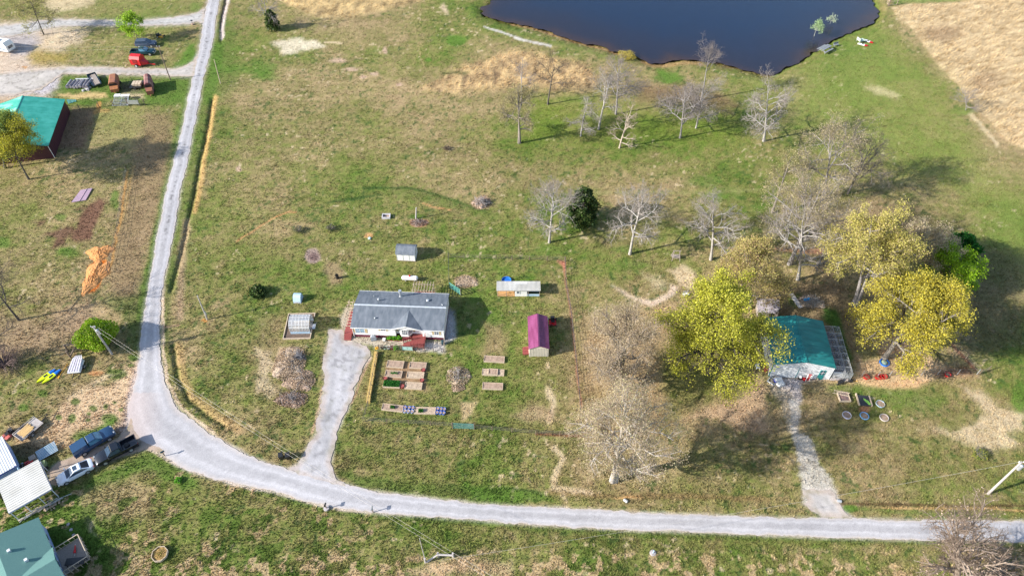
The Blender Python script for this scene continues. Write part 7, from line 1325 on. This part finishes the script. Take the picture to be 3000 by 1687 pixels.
simple('chest_freezer', 'white chest with black window at the right corner of the barn', 'freezer', zw(2110, 925), 0, [('cabinet', WHT, [(-.4, -.1, 0, 1.1, .7, .75)]), ('panel', BPL, [(-.2, -.12, .3, .2, -.1, .55)])]); simple('white_table', 'long low white bench right of the chest by the kennels', 'bench', zw(2200, 940), 0, [('top', WHT, [(0, -.1, .4, 1.5, .4, .46)]), ('legs', WDL, [(.05, 0, 0, .13, .3, .4), (1.35, 0, 0, 1.43, .3, .4)])])
simple('lawn_chair', 'white plastic chair under the big lime yellow oak', 'chair', zw(155, 670), .1, [('seat', WHT, [(-.3, -.3, .38, .3, .3, .43)]), ('backrest', WHT, [(-.3, .25, .43, .3, .32, .9)]), ('legs', WHT, [(x, y, 0, x + .06, y + .06, .38) for x in (-.3, .24) for y in (-.3, .24)])]); simple('orange_barrel', 'orange clay coloured barrel beside the left wall of the barn', 'barrel', zw(365, 730), 0, [('drum', mat('orange_barrel', (.5, .14, .08), rough=.6), [(0, 0, 0, 0, 0, .8, .3, .32)]), ('rim', BPL, [(0, 0, .8, 0, 0, .83, .2, .2)])])
simple('doormat_rack', 'wooden step frame in front of the barn walk door', 'step', zw(1660, 945), 0, [('treads', WDG, [(0, 0, 0, 2.6, .5, .18)]), ('side_rails', WDL, [(-.06, -.3, 0, .04, .5, .35), (2.6, -.3, 0, 2.7, .5, .35)])]); simple('wheelbarrow', 'tipped wheelbarrow on the sand below the kennels', 'wheelbarrow', zw(2240, 1050), .5, [('tray', BPL, [(-.4, -.3, .25, .4, .3, .5)]), ('handles', WDL, [(.3, -.3, .4, 1.2, -.24, .46), (.3, .24, .4, 1.2, .3, .46)]), ('wheel', BLK, [(-.6, -.06, .2, -.6, .06, .2, .2, .2)])])
simple('black_tub', 'black tub on the sand right of the wheelbarrow', 'tub', zw(2490, 1000), 0, [('tub', BPL, [(0, 0, 0, 0, 0, .35, .3, .35)]), ('rope', YEL, [(.3, 0, .02, 1.2, .05, .05)])])
zq = lambda x, y: zb_(2430, 1080, x, y)
for x, y, l in ((515, 130, 'alone nearest the kennels'), (680, 130, 'first of the row of three'), (725, 128, 'middle of the row of three'), (768, 125, 'last of the row of three')): tub('red feed tub by the kennel fence, ' + l, zq(x, y), RED, 'red feed tubs along the kennel fence', .42, .4, RST)
tub('red feed tub alone at the far right of the kennel fence', T(12, 1800, 880), RED, 'red feed tubs along the kennel fence', .42, .4, DKS); 
b = empty('toy_cluster', *GT(12, 1170, 750), 0, 'blue ring of toys and hose on the sand below the yellow oak', 'toys'); MB().lathe([(.55, .0), (.62, .2), (.72, .2), (.78, .0)], 18).build('ring', BLU, b); MB().lathe([(.0, .05), (.5, .05), (.3, .3), (0, .35)], 9).build('heap', mat('yellow_green_toys', (.4, .42, .1), (.1, .2, .3), sc=6, rough=.6), b)
for (x, y), l, m in (((722, 500), 'nearest the black mat', mat('pale_blue_ring', (.4, .55, .7), (.25, .25, .2), sc=3, rough=.5)), ((245, 660), 'leftmost of the lower three', mat('lilac_ring', (.42, .42, .62), (.5, .5, .5), sc=3, rough=.5)), ((495, 670), 'bright blue in the middle of the lower three', mat('sky_ring', (.18, .42, .7), rough=.5)), ((775, 695), 'pale brown, rightmost of the lower three', mat('tan_ring', (.45, .40, .38), rough=.6))):
    b = empty('planting_ring', *G(*zq(x, y)), 0, 'round plastic ring bed, ' + l, 'ring', 'round ring beds on the lawn'); MB().lathe([(.56, 0), (.57, .14), (.64, .15), (.67, 0)], 24).build('rim', m, b); MB().lathe([(0, .05), (.57, .05)], 24).build('soil', SOIL, b)
a_, c_ = G(*zq(145, 475)), G(*zq(300, 475)); b = empty('sand_box', *a_, ang(a_, c_), 'wooden box bed with dark netting on the lawn below the barn', 'raised bed'); L_ = dist(a_, c_); MB().box(0, 0, 0, L_, .1, .35).box(0, 1.5, 0, L_, 1.6, .35).box(0, .1, 0, .1, 1.5, .35).box(L_ - .1, .1, 0, L_, 1.5, .35).build('frame', WDL, b); MB().box(.1, .1, 0, L_ - .1, 1.5, .2).build('soil', mat('dark_net_soil', (.10, .08, .09), (.28, .17, .14), sc=1.2, rough=1), b)
b = empty('dog_ramp', *G(*zq(45, 345)), R_(-25), 'slatted wooden ramp leading to the wooden box bed', 'ramp'); q = MB(); q.bar((0, 0, .05), (2.2, -.1, .7), .07).bar((.1, .6, .05), (2.2, .5, .7), .07); q.build('rails', WDL, b); q = MB(); [q.bar((.2 + k * .28, 0, .12 + k * .085), (.2 + k * .28, .6, .12 + k * .085), .05) for k in range(7)]; q.build('slats', WDG, b)
a_, c_ = G(*zq(430, 520)), G(*zq(595, 530)); b = empty('training_platform', *a_, ang(a_, c_), 'low platform with black mat and a lime green splash', 'platform'); L_ = dist(a_, c_); MB().box(-.2, -.1, 0, -.05, 2.0, .3).box(L_ - .05, -.1, 0, L_ + .1, 1.7, .3).build('side_boards', WDL, b); MB().box(-.05, -.05, 0, L_ - .05, 1.7, .22).build('mat', mat('black_mat', (.035, .04, .05), rough=.8), b); MB().slab([(L_ * .45, 1.2, .235), (L_ * .42, .9, .235), (L_ * .75, .05, .235), (L_ * .95, .1, .235), (L_ * .8, .8, .235)], .01).build('green_cloth', mat('lime_cloth', (.3, .6, .1), rough=.8), b)
simple('white_board', 'long pale panel lying behind the teal roofed barn', 'board', G(*T(12, 345, 195)), R_(105), [('panel', mat('pale_panel', (.6, .56, .52), rough=.7), [(0, -.1, .02, 3.2, .65, .08)]), ('battens', WDL, [(0, -.12, .08, 3.2, -.05, .12)])]); simple('blue_barrel', 'bright blue barrel on its side behind the teal roofed barn', 'barrel', G(*T(12, 385, 130)), .3, [('drum', mat('bright_blue', (.02, .28, .62), rough=.4), [(-.45, 0, .32, .45, 0, .32, .32, .32)]), ('bung', WHT, [(.45, 0, .4, .48, 0, .4, .05, .05)])])
simple('patio_chair', 'pale lilac chair on the scuffed gravel by the lime yellow oak', 'chair', GT(11, 1745, 75), .3, [('seat', WHT, [(-.5, -.3, .4, .5, .3, .46)]), ('backrest', mat('lilac_grey', (.4, .36, .42), rough=.6), [(-.5, .2, .46, .5, .28, .9)]), ('legs', GAL, [(x, y, 0, x + .06, y + .06, .4) for x in (-.45, .4) for y in (-.25, .2)])])
a_ = Z(0, 1240, 1000, 960); b = empty('roofing_sheets', *G(*a_), R_(38), 'stack of blue grey corrugated metal sheets behind the carport', 'metal sheets'); q = MB(); [q.bar((0, k * .22, .3 + .02 * k), (2.6, k * .22 + .1, .3 + .03 * k), .14, .05) for k in range(8)]; q.build('sheets', mat('blue_sheet', (.25, .40, .52), (.45, .55, .62), sc=1.4, rough=.35, metal=.3), b); MB().box(-.9, .2, 0, -.1, 1.0, .9).build('plywood', WDG, b)
simple('green_bin', 'mossy green box beside the corner of the carport', 'box', G(*Z(0, 1240, 1100, 1080)), R_(20), [('box', mat('mossy_green', (.2, .26, .12), rough=.8), [(-.5, -.4, 0, .5, .4, .9)]), ('dark_base', BPL, [(-.1, -.55, 0, .7, -.42, .5)])]); simple('red_cushion', 'bright red cushion on the junk behind the white shed', 'cushion', G(*Z(0, 1240, 790, 1040)), .6, [('cushion', RED, [(-.5, -.25, .55, .5, .25, .85)]), ('stand', BPL, [(-.4, -.2, 0, .4, .2, .55)])])
b = empty('scrap_pile', *G(*Z(0, 1240, 620, 1120)), .5, 'dark tangle of bicycles and parts behind the white shed', 'scrap'); rnd = random.Random(12); q = MB(); [q.tube((rnd.uniform(-1, 1), rnd.uniform(-.6, .6), rnd.uniform(.1, .6)), (rnd.uniform(-1, 1), rnd.uniform(-.6, .6), rnd.uniform(.3, 1.1)), .05, n=5) for _ in range(16)]; q.build('bars', BPL, b); q = MB(); [q.bar((x, -.5, .3), (x + .3, .6, .6), .25, .05) for x in (-.9, -.3)]; q.build('panels', GAL, b)
# ================= GRASS (uncountable) =================
rs = np.random.default_rng(77); def_n = 190000
vi = rs.integers(0, N, def_n * 2); keep = (ROADM[vi] < .05) & (py[vi] > -60) & (py[vi] < 1760) & (px[vi] > -60) & (px[vi] < 3060); vi = vi[keep]
prob = .35 + .65 * sst(.3, .7, fbm(gx[vi], gy[vi], 2.2, 3, 90)); vi = vi[rs.random(len(vi)) < prob][:def_n]
sp2, kp = maskpoly(POND, 2, 0); inp = np.zeros(N, bool); inp[sp2[kp > .1]] = True; vi = vi[~inp[vi]]
foot = np.zeros(N, bool)
for poly in ([T(10, 990, 487), T(10, 1897, 522), (1318, 930), (1047, 915)], TP(11, 178, 692, 350, 695, 350, 420, 178, 420), [(2251, 1100), (2476, 1108), (2450, 975), (2260, 985)], TP(10, 1270, 735, 1730, 745, 1700, 1030, 1270, 1015)): foot |= inpoly(px, py, poly)
vi = vi[~foot[vi]]
m = len(vi); X = gx[vi] + rs.uniform(-.12, .12, m); Y = gy[vi] + rs.uniform(-.15, .15, m); Zb = gz[vi]
fld = np.zeros(N); 
for pl_ in (RF, LF, MD): s, k = maskpoly(pl_, 3, 8); fld[s] = np.maximum(fld[s], k)
isf = fld[vi]; hh_ = (.10 + .10 * rs.random(m)) * (1 - isf) + isf * (.26 + .22 * rs.random(m)); wd = np.where(isf > .5, .03 + hh_ * .08, hh_ * .30 + .035); C = col[vi]; nb3 = 3
VV = []; CC = []
for k in range(nb3):
    az = rs.uniform(0, 6.283, m); lx_, ly_ = np.cos(az), np.sin(az); bend = hh_ * (.5 + .5 * rs.random(m)); bx_ = lx_ * bend * (1 - isf * .6) + isf * hh_ * .9; by_ = ly_ * bend * (1 - isf * .6) + isf * hh_ * .35
    a0 = np.stack([X - ly_ * wd, Y + lx_ * wd, Zb - .02], 1); a1 = np.stack([X + ly_ * wd, Y - lx_ * wd, Zb - .02], 1); a2 = np.stack([X + bx_, Y + by_, Zb + hh_], 1)
    VV.append(np.stack([a0, a1, a2], 1)); c = C * (rs.uniform(.85, 1.5, m)[:, None] + isf[:, None] * .12); CC.append(np.repeat(c[:, None, :], 3, 1))
VV = np.concatenate(VV).reshape(-1, 3); CC = np.concatenate(CC).reshape(-1, 3); gmt = attr_mat('grass_blades', rough=.8, vary=.2, sc=6, bump=0, trans=.25)
tag(npmesh('grass', VV, np.arange(len(VV)).reshape(-1, 3), 3, gmt, None, np.clip(CC, .01, .75)), 'short turf and dry straw grass covering the fields', 'grass', kind='stuff')
